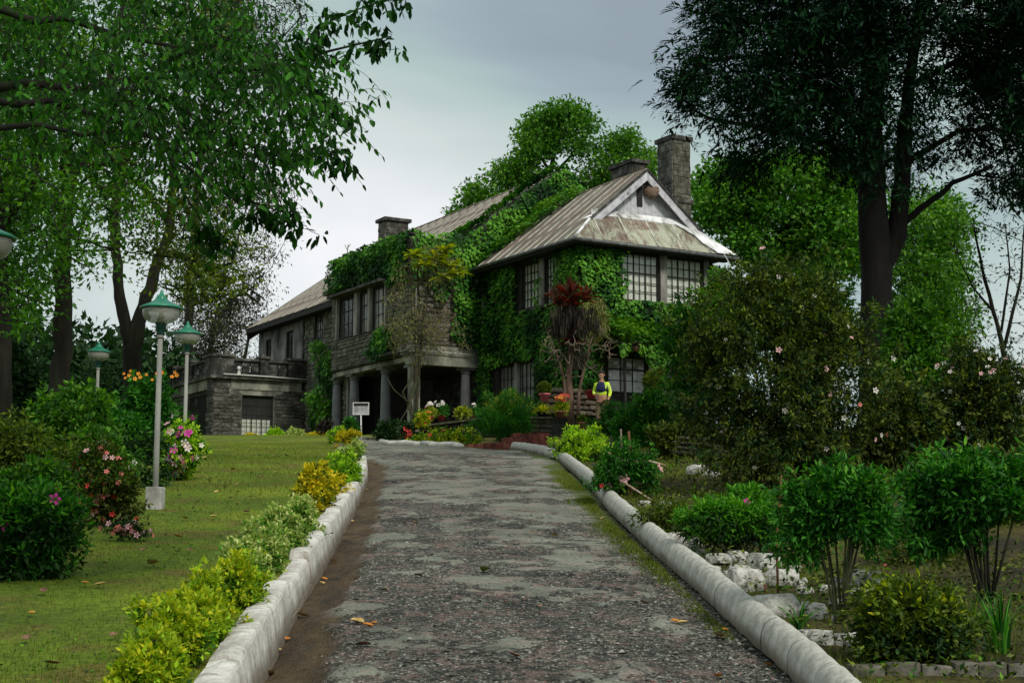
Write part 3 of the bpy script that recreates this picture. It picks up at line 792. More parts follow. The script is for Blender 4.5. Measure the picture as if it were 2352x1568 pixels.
def wall(mfn, u0, u1, z0, z1, ops, name='wall', mat=M_mort, rev=.22):
    """mfn(u,z,d): point of the wall plane, d metres inwards; ops = openings (u0,u1,z0,z1)"""
    us = sorted({u0, u1, *[q for o in ops for q in o[:2] if u0 < q < u1]}); zs = sorted({z0, z1, *[q for o in ops for q in o[2:] if z0 < q < z1]})
    m = MB()
    for i in range(len(us) - 1):
        for j in range(len(zs) - 1):
            cu, cz = (us[i] + us[i + 1]) / 2, (zs[j] + zs[j + 1]) / 2
            if any(o[0] < cu < o[1] and o[2] < cz < o[3] for o in ops): continue
            m.add([mfn(us[i], zs[j], 0), mfn(us[i + 1], zs[j], 0), mfn(us[i + 1], zs[j + 1], 0), mfn(us[i], zs[j + 1], 0)], [(0, 1, 2, 3)])
            m.add([mfn(us[i], zs[j], rev), mfn(us[i + 1], zs[j], rev), mfn(us[i + 1], zs[j + 1], rev), mfn(us[i], zs[j + 1], rev)], [(3, 2, 1, 0)])
    for a, b_, c, d in [*ops, (u0, u1, z0, z1)]:
        for p, q in (((a, c), (b_, c)), ((b_, c), (b_, d)), ((b_, d), (a, d)), ((a, d), (a, c))):
            m.add([mfn(*p, 0), mfn(*q, 0), mfn(*q, rev), mfn(*p, rev)], [(0, 1, 2, 3)])
    return m.build(name, mat, house)
def fa(a): return lambda u, z, d: W(a + d, u, z)         # faces towards the camera's right front, u = b
def fb(b_): return lambda u, z, d: W(-u, b_ + d, z)      # faces the left front, u = -a
# base stones shared by every stone object
def stonemesh(k):
    c = .07; V = []
    for y_, s in ((0, .5), (-.8, .5), (-1, .5 - c)):
        for sx, sz in ((-1, -1), (1, -1), (1, 1), (-1, 1)):
            V.append([sx * s + rng.uniform(-.02, .02), y_ + rng.uniform(-.12, .0) * (y_ < 0), sz * (s if y_ > -.9 else .5 - c * 2.2) + rng.uniform(-.03, .03)])
    Fc = [(0, 1, 5, 4), (1, 2, 6, 5), (2, 3, 7, 6), (3, 0, 4, 7), (4, 5, 9, 8), (5, 6, 10, 9), (6, 7, 11, 10), (7, 4, 8, 11), (8, 9, 10, 11)]
    me = bpy.data.meshes.new('stone'); me.from_pydata(V, [], Fc); return me
STM = {}
NST = [0]
def stones(mfn, u0, u1, z0, z1, ops, ch, cw, mat, parent, single=True, ang=0.0, stuffmb=None, dep=.05, jz=.25, gap=.012):
    if mat.name not in STM:
        STM[mat.name] = [stonemesh(k) for k in range(6)]
        for q in STM[mat.name]: q.materials.append(mat)
    z = z0
    while z < z1 - .04:
        h = min(ch * random.uniform(1 - jz, 1 + jz), z1 - z)
        if z1 - z - h < .05: h = z1 - z
        u = u0 - random.uniform(0, .6) * cw
        while u < u1 - .02:
            w_ = cw * random.uniform(.55, 1.5); a, b_ = max(u, u0), min(u + w_, u1); u += w_
            zc = z + h / 2
            for o in ops:
                if o[2] < zc < o[3]:
                    if a < o[0] < b_: b_ = o[0] if (o[0] - a) > (b_ - o[0]) else b_
                    if a < o[1] < b_: a = o[1] if (b_ - o[1]) > (o[1] - a) else a
            if b_ - a < .05: continue
            uc = (a + b_) / 2
            if any(o[0] - .01 < uc < o[1] + .01 and o[2] < zc < o[3] for o in ops): continue
            d_ = dep * random.uniform(.5, 1.5)
            if single and NST[0] < 296:
                NST[0] += 1
                me = random.choice(STM[mat.name]); o = bpy.data.objects.new('stone', me); COL.objects.link(o)
                c = mfn(uc, zc, .0); o.location = tuple(c - wl(parent)); o.parent = parent; WL[o.name] = c
                o.rotation_euler = (0, 0, ang); o.scale = (b_ - a - gap, d_, h - gap)
            elif stuffmb is not None:
                g = gap / 2; q = .012
                P = [mfn(a + g, z + g, 0), mfn(b_ - g, z + g, 0), mfn(b_ - g, z + h - g, 0), mfn(a + g, z + h - g, 0)]
                Q = [mfn(a + g + q, z + g + q, -d_), mfn(b_ - g - q, z + g + q, -d_ * random.uniform(.7, 1)), mfn(b_ - g - q, z + h - g - q, -d_), mfn(a + g + q, z + h - g - q, -d_ * random.uniform(.6, 1))]
                stuffmb.add(P + Q, [(0, 1, 5, 4), (1, 2, 6, 5), (2, 3, 7, 6), (3, 0, 4, 7), (4, 5, 6, 7)])
        z += h
ANG_A = math.atan2(RV[1], RV[0]); ANG_B = math.atan2(-LV[1], -LV[0])
stW, stD, stC = MB(), MB(), MB()

# gable wing (A): b 0..5.45, a 0..6.6
GZ = 3.0
opsAf = [(1.63, 3.15, 7.48, 9.10), (3.46, 5.03, 7.48, 9.10), (1.0, 4.3, 4.35, 5.6)]
opsAl = [(-3.81, -2.59, 7.50, 9.08), (-2.27, -1.39, 7.50, 9.08), (-5.48, -2.8, 4.3, 5.66), (-6.35, -5.95, 7.2, 8.9)]
wall(fa(0.0), 0, 5.45, GZ, 9.3, opsAf)
wall(fb(0.0), -6.6, 0, GZ, 9.3, opsAl)
# terrace block (D) nearest stones first
DA, DB, DZ = 17.7, -6.3, 3.45
opsDf = [(-5.15, -3.72, DZ - .1, 5.42)]
opsDl = [(-20.9, -18.5, DZ + .1, 5.45)]
dw1 = wall(fa(DA), DB, -2.3, DZ - .4, 5.75, opsDf, 'terrace_wall', M_mort)
dw2 = wall(fb(DB), -23.5, -DA, DZ - .4, 5.75, opsDl, 'terrace_wall', M_mort)
stones(fa(DA), DB - .02, -5.15, DZ - .1, 5.70, [], .155, .42, M_stoneD, dw1, True, ANG_A, dep=.06)
stones(fa(DA), -3.72, -2.35, DZ - .1, 5.70, [], .155, .42, M_stoneD, dw1, True, ANG_A, dep=.06)
stones(fb(DB), -18.5, -DA + .02, DZ - .1, 5.70, [], .155, .42, M_stoneD, dw2, True, ANG_B, dep=.06)
stones(fb(DB), -23.5, -20.9, DZ + .2, 5.70, [], .17, .45, M_stoneD, dw2, True, ANG_B, stD, dep=.06)
# porch block (B) left face, overhanging the porch
opsBl = [(-13.0, -8.55, 7.30, 8.92)]
bw = wall(fb(-2.9), -13.6, -6.6, 6.05, 10.42, opsBl, 'wall', M_mort)
stones(fb(-2.9), -13.6, -13.05, 6.1, 9.2, [], .17, .34, M_stone, bw, True, ANG_B, stW)
stones(fb(-2.9), -13.05, -8.5, 6.1, 7.25, [], .15, .34, M_stone, bw, True, ANG_B, stW)
stones(fb(-2.9), -8.5, -6.6, 6.1, 10.3, [], .17, .36, M_stone, bw, False, ANG_B, stW)
# near gable of the main range
nc = MB(); nc.prism([W(6.6, -2.58, 6.0), W(6.6, -2.58, 10.40), W(6.6, -1.05, 10.30), W(6.6, 3.45, 13.55), W(6.6, 9.75, 9.0), W(6.6, 9.75, 6.0)], .32 * LV)
nc.build('gable_wall', M_mort, house)
stones(fa(6.6), -2.9, 0.0, 6.45, 10.3, [], .18, .38, M_stone, bw, False, ANG_A, stW)
# left range (C)
opsCl = [(-17.0, -16.0, 7.15, 8.85), (-20.1, -19.3, 7.0, 8.5), (-22.6, -21.9, 7.2, 8.4)]
wall(fb(-2.3), -23.5, -13.4, GZ, 9.2, opsCl, 'wall', M_plast)
stones(fb(-2.3), -17.9, -13.5, 3.3, 9.1, opsCl, .19, .42, M_stone, bw, False, ANG_B, stW)
wall(fa(13.3), -2.88, -2.32, 6.0, 10.3, [], 'wall', M_mort)
for q in ((23.2, 23.5, -2.0, 8.5, 3, 9.0), (5.5, 6.5, 5.6, 9.5, 3, 9.0), (.3, 6.6, 5.1, 5.45, 3, 9.2)): m = MB(); m.hb(*q); m.build('rear_wall', M_mort, house)
# lower wall behind the porch, floor and ceiling, dim rooms
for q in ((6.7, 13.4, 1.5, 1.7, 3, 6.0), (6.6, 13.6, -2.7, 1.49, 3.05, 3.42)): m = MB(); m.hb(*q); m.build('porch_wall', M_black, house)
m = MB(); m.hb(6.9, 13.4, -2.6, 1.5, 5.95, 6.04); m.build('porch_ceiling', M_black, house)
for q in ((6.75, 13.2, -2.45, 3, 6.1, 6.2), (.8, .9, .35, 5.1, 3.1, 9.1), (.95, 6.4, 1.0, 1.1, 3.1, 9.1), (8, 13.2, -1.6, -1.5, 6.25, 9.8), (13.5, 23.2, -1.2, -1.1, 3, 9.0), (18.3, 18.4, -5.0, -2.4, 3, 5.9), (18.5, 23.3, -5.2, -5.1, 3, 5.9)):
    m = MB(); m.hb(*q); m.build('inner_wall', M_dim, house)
# lintel band of the porch on the near side and its posts
m = MB(); m.hb(6.52, 6.95, -2.95, .0, 5.72, 6.42); m.hb(6.95, 13.6, -2.86, -2.5, 5.86, 6.03); m.build('lintel', M_band, house)
for q in ((6.46, 7.1, -3.02, -2.50, 6.045, 6.20), (7.4, 9.0, -3.25, -2.92, 6.15, 6.24)): m = MB(); m.hb(*q); m.build('ledge', M_black, house)

def column(P, ztop, zb, r=.17):
    P = np.array([P[0], P[1], zb]); h = ztop - zb
    m = MB(); m.lathe(P, [(r * 1.02, .12), (r * 1.0, .5), (r * .93, h * .6), (r * .82, h - .2)], 18)
    o = m.build('column', M_col, house, True)
    m = MB(); m.lathe(P, [(r * .84, h - .22), (r * .98, h - .2), (r * .98, h - .16), (r * .86, h - .15), (r * 1.12, h - .09), (r * 1.2, h - .06)], 18)
    c = P + np.array([0, 0, h - .07]); q = r * 1.35
    m.box(c - q * RV - q * LV, 2 * q * RV, 2 * q * LV, .08 * UP); m.build('capital', M_col, o)
    m = MB(); m.lathe(P, [(r * 1.35, .0), (r * 1.35, .07), (r * 1.15, .12), (r * 1.02, .16)], 18); m.build('base', M_col, o)
for (x, v) in ((774, 900), (814, 900), (886, 900)): column(onb(x, v, -2.55), 5.86, 3.42, .20)
column(ona(1069, 900, 6.85), 5.72, 3.42, .19); column(ona(949, 900, 7.05), 5.72, 3.42, .19)
m = MB(); m.hb(6.62, 6.95, -2.85, -2.52, 3.0, 5.72); m.build('corner_pier', M_band, house)
m = MB(); m.hb(6.3, 13.7, -3.1, -2.7, 2.9, 3.40); m.build('porch_plinth', M_stone, house)

# ---------------------------------------------------------------- roofs
def clip(poly, a, b_):
    for s, lim in ((1, a), (-1, b_)):
        out_ = []
        for i in range(len(poly)):
            p, q = poly[i], poly[(i + 1) % len(poly)]
            ip, iq = s * (p[0] - lim) >= -1e-9, s * (q[0] - lim) >= -1e-9
            if ip: out_.append(p)
            if ip != iq:
                t = (lim - p[0]) / (q[0] - p[0]); out_.append((lim, p[1] + t * (q[1] - p[1])))
        poly = out_
        if not poly: return []
    return poly
def roof_plane(O, U, Vd, poly, sw=.68, deck=.09, seam=True, sheets=True, rm=None):
    U = unit(np.array(U)); Vd = unit(np.array(Vd)); N = np.cross(U, Vd)
    if N[2] < 0: N = -N
    P = [O + p[0] * U + p[1] * Vd - .012 * N for p in poly]
    m = MB(); m.prism(P, -deck * N); ro = m.build('roof', M_black, house)
    if not sheets: return ro
    R3 = Matrix((U, np.cross(N, U), N)).transposed()
    e = R3.to_euler(); Vl = np.cross(N, U)
    sgn = Vl @ Vd
    u0, u1 = min(p[0] for p in poly), max(p[0] for p in poly); n = max(1, round((u1 - u0) / sw))
    for i in range(n):
        a, b_ = u0 + (u1 - u0) * i / n, u0 + (u1 - u0) * (i + 1) / n
        q = clip(poly, a + .004, b_ - .004)
        if len(q) < 3: continue
        O2 = O + a * U
        lift = .006 + .006 * (i % 2) + random.uniform(0, .003)
        mm = MB(); mm.prism([np.array([p[0] - a, p[1] * sgn, lift]) for p in q], np.array([0, 0, .006]))
        me = bpy.data.meshes.new('roof_sheet'); me.from_pydata(mm.v, [], mm.f); me.materials.append(rm or M_roof)
        o = bpy.data.objects.new('roof_sheet', me); COL.objects.link(o); o.parent = ro; WL[o.name] = O2
        o.location = tuple(O2 - wl(ro)); o.rotation_euler = e
        if seam and i > 0:
            vs = [p[1] for p in clip(poly, a - .02, a + .02)]
            if not vs: continue
            s0, s1 = min(vs), max(vs)
            if s1 - s0 < .3: continue
            mm = MB(); mm.box([-.028, s0 * sgn, .012], [.056, 0, 0], [0, (s1 - s0) * sgn, 0], [0, 0, .022])
            me = bpy.data.meshes.new('roof_seam'); me.from_pydata(mm.v, [], mm.f); me.materials.append(M_seam)
            o = bpy.data.objects.new('roof_seam', me); COL.objects.link(o); o.parent = ro; WL[o.name] = O2
            o.location = tuple(O2 - wl(ro)); o.rotation_euler = e
    return ro
RZ, EZ = 12.03, 9.27; kA = (RZ - EZ) / 3.31
sA = math.hypot(1, kA)
# wing, left slope: origin at eave corner (a=-.55,b=-.6); U along LV
roof_plane(W(-.55, -.6, EZ), LV, RV + kA * UP, [(0, 0), (.60, .99 * sA), (.60, 3.31 * sA), (7.15, 3.31 * sA), (7.15, 0)])
roof_plane(W(-.55, 6.02, EZ), LV, -RV + kA * UP, [(0, 0), (.60, .99 * sA), (.60, 3.31 * sA), (7.15, 3.31 * sA), (7.15, 0)], sheets=False)
kF = 1.18 / .85; sF = math.hypot(1, kF)
roof_plane(W(-.55, -.6, EZ), RV, LV + kF * UP, [(0, 0), (6.62, 0), (6.62 - 1.47, .9 * sF), (1.47, .9 * sF)], 1.1, rm=M_hip)
# ridge and hip caps, white flashing along the gablet foot and the right hip
def cap(pts, r, mat, name, n=7):
    m = MB(); m.tube(pts, r, n); return m.build(name, mat, house, True)
cap([W(.0, 2.71, RZ + .01), W(6.6, 2.71, RZ + .01)], .05, M_roof, 'ridge_cap')
cap([W(-.55, -.6, EZ + .02), W(.0, .33, EZ + .80)], .05, M_flash, 'hip_cap')
m = MB()
m.prism([W(-.59, 6.05, EZ + .02), W(-.60, 5.2, EZ + .02), W(-.35, 4.75, EZ + .36), W(-.15, 4.55, EZ + .64), W(.14, 3.9, EZ + 1.04), W(.36, 4.3, EZ + 1.30)], np.array([0, 0, .02]) + .02 * -LV); m.build('hip_flashing', M_flash, house)
m = MB()
m.prism([W(.16, .50, EZ + 1.00), W(.30, .60, EZ + 1.22), W(.30, 4.80, EZ + 1.22), W(.13, 4.90, EZ + 0.98)], np.array([0, 0, .03]) - .02 * LV)
m.prism([W(-.02, .05, EZ + .75), W(.12, .50, EZ + .98), W(.30, .92, EZ + 1.24), W(.16, .98, EZ + 1.06)], np.array([0, 0, .035]) - .02 * LV)
m.build('gablet_flashing', M_flash, house)
# gablet wall of vertical boards, slit vent, barge boards
GA = .36
def gtop(b_): return RZ - .03 - kA * abs(b_ - 2.71)
nb = 13
for i in range(nb):
    b0, b1_ = .80 + i * (3.82 / nb), .80 + (i + 1) * (3.82 / nb) - .012
    z0 = EZ + 1.15
    if 5 <= i <= 5: pass
    P = [W(GA, b0, z0), W(GA, b1_, z0), W(GA, b1_, max(z0 + .02, gtop(b1_)))]
    if b0 < 2.71 < b1_: P.append(W(GA, 2.71, gtop(2.71)))
    P.append(W(GA, b0, max(z0 + .02, gtop(b0))))
    m = MB(); m.prism(P, .03 * LV * (1 + .3 * (i % 2))); m.build('gable_board', M_white, house)
m = MB(); m.hb(GA - .04, GA + .01, 2.50, 2.72, EZ + 1.55, EZ + 2.25); gv = m.build('gable_vent', M_wood, house)
for s in (-1, 1):
    P = []
    for (t, dz) in ((0, -.02), (2.35, -.02), (2.35, -.36), (0, -.36)):
        bb = 2.71 + s * t; P.append(W(.02, bb, RZ - kA * t + dz))
    if s > 0: P = P[::-1]
    m = MB(); m.prism(P, .05 * LV); m.build('barge_board', M_white, house)
    P = [W(-.03, 2.71 + s * t, RZ - kA * t + dz) for t, dz in ((0, .05), (2.4, .05), (2.4, -.03), (0, -.03))]
    m = MB(); m.prism(P if s < 0 else P[::-1], .12 * LV); m.build('verge_trim', M_black, house)
# soffit + fascia + gutters of the wing
m = MB(); m.hb(-.5, 6.5, -.55, 0, 9.12, 9.18); m.hb(-.5, -.0, -.0, 5.95, 9.121, 9.181); m.hb(-.53, 6.5, -.59, -.55, 9.10, 9.24); m.hb(-.56, -.53, -.58, 6.0, 9.10, 9.24); m.build('eaves', M_wood, house)
cap([W(-.62, -.70, 9.20), W(-.62, 2.6, 9.19), W(-.62, 6.1, 9.17)], .065, M_gut, 'gutter', 8)
cap([W(-.62, -.70, 9.20), W(1.5, -.69, 9.22), W(6.4, -.68, 9.24)], .065, M_gut, 'gutter', 8)
cap([W(6.35, -.15, 9.1), W(6.35, -.12, 7.6), W(6.35, -.12, 4.2)], .05, M_post, 'downpipe', 7)
cap([W(6.5, -2.78, 10.1), W(6.5, -2.75, 7.0), W(6.42, -2.72, 3.3)], .055, M_gut, 'downpipe', 8)
# main range roof
kM = (13.5 - 8.98) / 6.35; sM = math.hypot(1, kM)
roof_plane(W(6.93, -2.9, 8.98), LV, RV + kM * UP, [(0, .4 * sM), (6.55, .4 * sM), (6.55, 0), (16.6, 0), (16.6, 6.35 * sM), (0, 6.35 * sM)], .72)
roof_plane(W(6.93, 9.8, 8.98), LV, -RV + kM * UP, [(0, 0), (16.6, 0), (16.6, 6.35 * sM), (0, 6.35 * sM)], sheets=False)
cap([W(6.9, 3.45, 13.52), W(23.5, 3.45, 13.52)], .06, M_roof, 'ridge_cap')
m = MB(); m.hb(13.62, 23.4, -2.86, -2.3, 8.78, 8.84); m.hb(13.62, 23.5, -2.92, -2.86, 8.74, 8.93); m.build('eaves', M_wood, house)
m = MB(); m.hb(6.55, 13.65, -2.98, -2.55, 10.40, 10.46); m.build('coping', M_black, house)
m = MB(); m.prism([W(23.42, -2.9, 8.98 - .2), W(23.42, 3.45, 13.5 - .2), W(23.42, 9.8, 8.78), W(23.42, 9.8, 8.4), W(23.42, 3.45, 12.9), W(23.42, -2.9, 8.4)], -.06 * LV); m.build('barge_board', M_wood, house)
m = MB(); m.prism([W(23.3, -2.3, 8.8), W(23.3, 3.45, 13.3), W(23.3, 9.2, 8.8)], -.2 * LV); m.build('gable_wall', M_plast, house)
m = MB(); m.hb(13.2, 14.1, -3.15, -2.85, 9.18, 9.32); m.build('ledge', M_black, house)

# ---------------------------------------------------------------- chimneys
def chimney(xn, vt, a0, da, db, zb, mat, caps, courses=True, bfix=None):
    """near corner seen at photo x; a0 = its place along the house"""
    P = ona(xn, vt, a0); a, b_ = a0, (P - HC) @ RV; zt = P[2]
    m = MB(); m.hb(a, a + da, b_, b_ + db, zb, zt - .02); ch = m.build('chimney', M_mort, house)
    z = zb; s = MB(); sL = MB()
    while z < zt - .1:
        h = random.uniform(.14, .24); h = min(h, zt - .03 - z)
        for face in (0, 1):
            L_ = db if face == 0 else da; u = 0
            while u < L_ - .02:
                w_ = min(random.uniform(.18, .5), L_ - u); d_ = random.uniform(.02, .05)
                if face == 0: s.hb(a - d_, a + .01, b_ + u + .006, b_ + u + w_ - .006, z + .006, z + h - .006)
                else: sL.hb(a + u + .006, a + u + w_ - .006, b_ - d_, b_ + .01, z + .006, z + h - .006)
                u += w_
        z += h
    s.build('stone_courses', mat, ch, kind='stuff'); sL.build('shaded_courses', M_stoneD, ch, kind='stuff')  # darker stone puts the shade of the left face into its colour
    for (z0, z1, ov) in caps:
        m = MB(); m.hb(a - ov, a + da + ov, b_ - ov, b_ + db + ov, zt + z0, zt + z1); m.build('cap', M_black, ch)
    return a, b_, zt
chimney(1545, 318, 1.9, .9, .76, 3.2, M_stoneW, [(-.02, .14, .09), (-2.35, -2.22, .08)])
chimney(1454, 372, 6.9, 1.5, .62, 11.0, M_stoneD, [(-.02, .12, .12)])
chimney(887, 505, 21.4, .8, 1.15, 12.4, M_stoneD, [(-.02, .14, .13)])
stW.build('stone_courses', M_stone, house, kind='stuff'); stD.build('terrace_stones', M_stoneD, house, kind='stuff')

# ---------------------------------------------------------------- windows
def window(fn, u0, u1, z0, z1, cols, rows, thick_c=(), thick_r=(), curtain=True, set_=.09, fr=.045, bar=.017, mat=M_wood, cmat=None, pane=True):
    m = MB()
    def bx(a, b_, c, d, y0, y1, mm): 
        p = fn(a, c, y1); mm.box(p, fn(b_, c, y1) - p, fn(a, c, y0) - p, fn(a, d, y1) - p)
    bx(u0, u0 + fr, z0, z1, set_ - .05, set_ + .04, m); bx(u1 - fr, u1, z0, z1, set_ - .05, set_ + .04, m)
    bx(u0 + fr, u1 - fr, z0, z0 + fr, set_ - .05, set_ + .04, m); bx(u0 + fr, u1 - fr, z1 - fr, z1, set_ - .05, set_ + .04, m)
    cu = [(u1 - u0 - 2 * fr) * i / cols + u0 + fr for i in range(cols + 1)]; cz = [(z1 - z0 - 2 * fr) * i / rows + z0 + fr for i in range(rows + 1)]
    for i in range(1, cols):
        t = bar * (2.2 if i in thick_c else 1); bx(cu[i] - t / 2, cu[i] + t / 2, z0 + fr, z1 - fr, set_ - .02, set_ + .02, m)
    for j in range(1, rows):
        t = bar * (2.4 if j in thick_r else 1); bx(u0 + fr, u1 - fr, cz[j] - t / 2, cz[j] + t / 2, set_ - .025, set_ + .015, m)
    wo = m.build('window', mat, house)
    if pane:
        for i in range(cols):
            for j in range(rows):
                g = bar / 2 + .002; m = MB(); tl = random.uniform(-.002, .002)
                bx(cu[i] + g, cu[i + 1] - g, cz[j] + g, cz[j + 1] - g, set_ - .003 + tl, set_ + .003 + tl, m); m.build('pane', M_glass, wo)
    if curtain:
        n = int((u1 - u0) / .035); V = []; Fc = []
        for i in range(n + 1):
            u = u0 + .03 + (u1 - u0 - .06) * i / n; d = set_ + .055 + .007 * math.sin(i * 1.3) + .006 * math.sin(i * .37)
            for z in (z0 + .03, z1 - .03): V.append(fn(u, z, d))
        for i in range(n): Fc.append((2 * i, 2 * i + 2, 2 * i + 3, 2 * i + 1))
        mk('curtain', np.array(V), Fc, cmat or M_curt, wo, True)
    return wo
for (u0, u1, z0, z1) in opsAf[:2]: window(fa(0), u0, u1, z0, z1, 6, 5, (2, 4), (3,))
for (u0, u1, z0, z1) in opsAl[:2]: window(fb(0), u0, u1, z0, z1, 5 if u1 - u0 > 1 else 4, 5, (2,), (3,))
window(fb(0), *opsAl[2], 10, 3, (3, 5, 7), (), cmat=M_post); window(fb(0), *opsAl[3], 1, 4, curtain=False)
m = MB()
for fn, u0, u1, z0, z1 in ((fa(-.05), 3.17, 3.44, 7.42, 9.12), (fb(-.05), -2.57, -2.29, 7.42, 9.12), (fb(-.05), -4.25, -4.05, 4.3, 5.7), (fa(-.03), 5.05, 5.25, 7.4, 9.12)):
    p = fn(u0, z0, .12); m = MB(); m.box(p, fn(u1, z0, .12) - p, fn(u0, z0, 0) - p, fn(u0, z1, .12) - p); m.build('window_post', M_post, house)
for fn, u0, u1, z0 in ((fa(-.10), 1.55, 5.1, 7.36), (fb(-.10), -3.9, -1.3, 7.38), (fb(-.12), -13.15, -8.4, 7.17)):
    p = fn(u0, z0, .2); m = MB(); m.box(p, fn(u1, z0, .2) - p, fn(u0, z0, 0) - p, fn(u0, z0 + .10, .2) - p); m.build('window_sill', M_black, house)
# porch block window: three lights with pale mullions, hood over
U_ = [(-12.95, -11.35), (-11.0, -10.1), (-9.85, -8.6)]
for i, (u0, u1) in enumerate(U_): window(fb(-2.95), u0, u1, 7.30, 8.88, 4 if i == 0 else 3, 3, (2,), (2,), curtain=(i > 0), cmat=M_post)
for u0, u1 in ((-13.05, -12.95), (-11.33, -11.02), (-10.08, -9.87), (-8.6, -8.5)):
    m = MB(); p = fb(-3.02)(u0, 7.27, .16); m.box(p, fb(-3.02)(u1, 7.27, .16) - p, fb(-3.02)(u0, 7.27, 0) - p, 1.65 * UP); m.build('window_post', M_post, house)
m = MB(); m.hb(8.3, 13.3, -3.32, -2.87, 8.93, 9.03); m.build('window_hood', M_black, house)
# left range windows
window(fb(-2.3), *opsCl[0], 4, 5, (2,), (3,), cmat=M_post); window(fb(-2.3), *opsCl[1], 2, 3, curtain=False); window(fb(-2.3), *opsCl[2], 2, 3, curtain=False)
cap([W(17.95, -2.36, 8.7), W(17.95, -2.36, 6.4)], .05, M_black, 'downpipe', 7)
# garden room window on the right front, low white lights
window(fa(-.0), 1.02, 2.6, 4.37, 5.58, 3, 3, (), (2,), cmat=M_white); window(fa(-.0), 2.65, 4.28, 4.37, 5.58, 3, 3, (), (2,), cmat=M_white)

# ---------------------------------------------------------------- terrace block trims
for q in ((DA - .10, DA + .02, -5.62, -2.55, 5.62, 6.02), (DA - .06, DA + .02, -5.35, -3.35, 5.40, 5.615)): m = MB(); m.hb(*q); m.build('concrete_band', M_band, house)
m = MB(); m.hb(18.2, 23.45, DB - .10, DB + .02, 5.62, 6.02); m.build('concrete_band', M_band, house)
m = MB(); m.hb(DA - .06, 18.3, DB - .12, -5.64, 5.5, 6.03); m.build('corner_block', M_black, house)
m = MB(); m.prism([W(DA - .09, -5.70, 5.70), W(DA - .09, -5.35, 5.6), W(DA - .09, -5.15, 5.42), W(DA - .09, -5.15, 5.30), W(DA - .09, -5.7, 5.30)], .1 * LV); m.build('corbel', M_stoneD, house); m = MB()
m.prism([W(DA - .09, -3.1, 5.6), W(DA - .09, -3.1, 5.3), W(DA - .09, -3.72, 5.3), W(DA - .09, -3.6, 5.45)], .1 * LV); m.build('corbel', M_stoneD, house)
m = MB(); m.hb(DA - .26, 23.6, DB - .26, DB + .4, 6.03, 6.16); m.hb(DA - .26, DA + .4, DB + .4, -2.3, 6.03, 6.159); m.build('cornice', M_black, house)
m = MB(); m.hb(DA + .1, 23.4, DB + .1, -2.3, 5.95, 6.02); m.build('terrace_floor', M_black, house)
cap([W(DA - .33, -6.05, 6.19), W(DA - .33, -4.2, 6.18), W(DA - .33, -2.35, 6.14)], .028, M_pipe, 'pipe', 7)
# balustrade: stone blocks with gaps, rail and piers
bal = thing('x', (0, 0, 0)); bpy.data.objects.remove(bal)
m = MB(); m.hb(DA - .12, DA + .22, -5.6, -2.35, 6.80, 6.90); m.hb(18.4, 23.5, DB - .12, DB + .22, 6.80, 6.90); rail = m.build('balustrade_rail', M_black, house)
def balblock(a0, a1, b0, b1_, z0, z1, mat, nm='baluster'):
    m = MB(); m.hb(a0, a1, b0, b1_, z0, z1); m.build(nm, mat, rail)
for (b0, b1_) in ((-6.42, -5.55), (-4.4, -4.05), (-3.15, -2.35)):
    balblock(DA - .16, DA + .26, b0, b1_, 6.16, 6.93, M_para, 'pier'); balblock(DA - .22, DA + .32, b0 - .06, b1_ + .06, 6.93, 7.03, M_black, 'pier_cap')
for (a0, a1) in ((DA + .27, 18.6), (20.4, 20.8), (22.9, 23.5)):
    balblock(a0, a1, DB - .16, DB + .26, 6.16, 6.93, M_para, 'pier'); balblock(a0 - .05, a1 + .06, DB - .22, DB + .32, 6.93, 7.03, M_black, 'pier_cap')
balblock(DA - .1, DA + .15, -5.95, -5.7, 7.03, 7.2, M_black, 'pier_cap'); balblock(DA - .05, DA + .15, -4.33, -4.13, 7.03, 7.13, M_black, 'pier_cap')
def lattice(a0, a1, b0, b1_, alongb):
    L_ = (b1_ - b0) if alongb else (a1 - a0); n = max(2, int(L_ / .34)); w_ = L_ / n
    for i in range(n):
        s0 = i * w_
        for j in range(3):
            z0 = 6.16 + j * .213; off = .05 if j % 2 else 0
            p0, p1 = s0 + off, s0 + off + w_ * (.80 if j % 2 else .88)
            p1 = min(p1, L_)
            mt = M_para if (i + j) % 4 else M_stoneD
            if alongb: balblock(a0, a1, b0 + p0, b0 + p1, z0 + .006, z0 + .205, mt)
            else: balblock(a0 + p0, a0 + p1, b0, b1_, z0 + .006, z0 + .205, mt)
lattice(DA - .03, DA + .13, -5.53, -4.42, True); lattice(DA - .03, DA + .13, -4.03, -3.17, True)
lattice(18.62, 20.38, DB - .03, DB + .13, False); lattice(20.82, 22.88, DB - .03, DB + .13, False)
# terrace windows
w1_ = window(fa(DA), -5.13, -3.74, 3.5, 5.38, 6, 5, (2, 4), (3,), curtain=False)
m = MB(); 
V = []; Fc = []
for i in range(41):
    u = -5.05 + 1.25 * i / 40; d = .24 + .02 * math.sin(i * 1.4)
    for z in (3.55, 4.42): V.append(fa(DA)(u, z, d))
for i in range(40): Fc.append((2 * i, 2 * i + 2, 2 * i + 3, 2 * i + 1))
mk('curtain', np.array(V), Fc, M_curt, w1_, True)
window(fb(DB), *opsDl[0], 6, 5, (2, 4), (3,), curtain=False)
m = MB(); m.hb(DA - .02, DA + .05, -5.22, -5.13, 3.35, 5.4); m.hb(DA - .02, DA + .05, -3.74, -3.62, 3.35, 5.4); m.build('jamb', M_band, house)

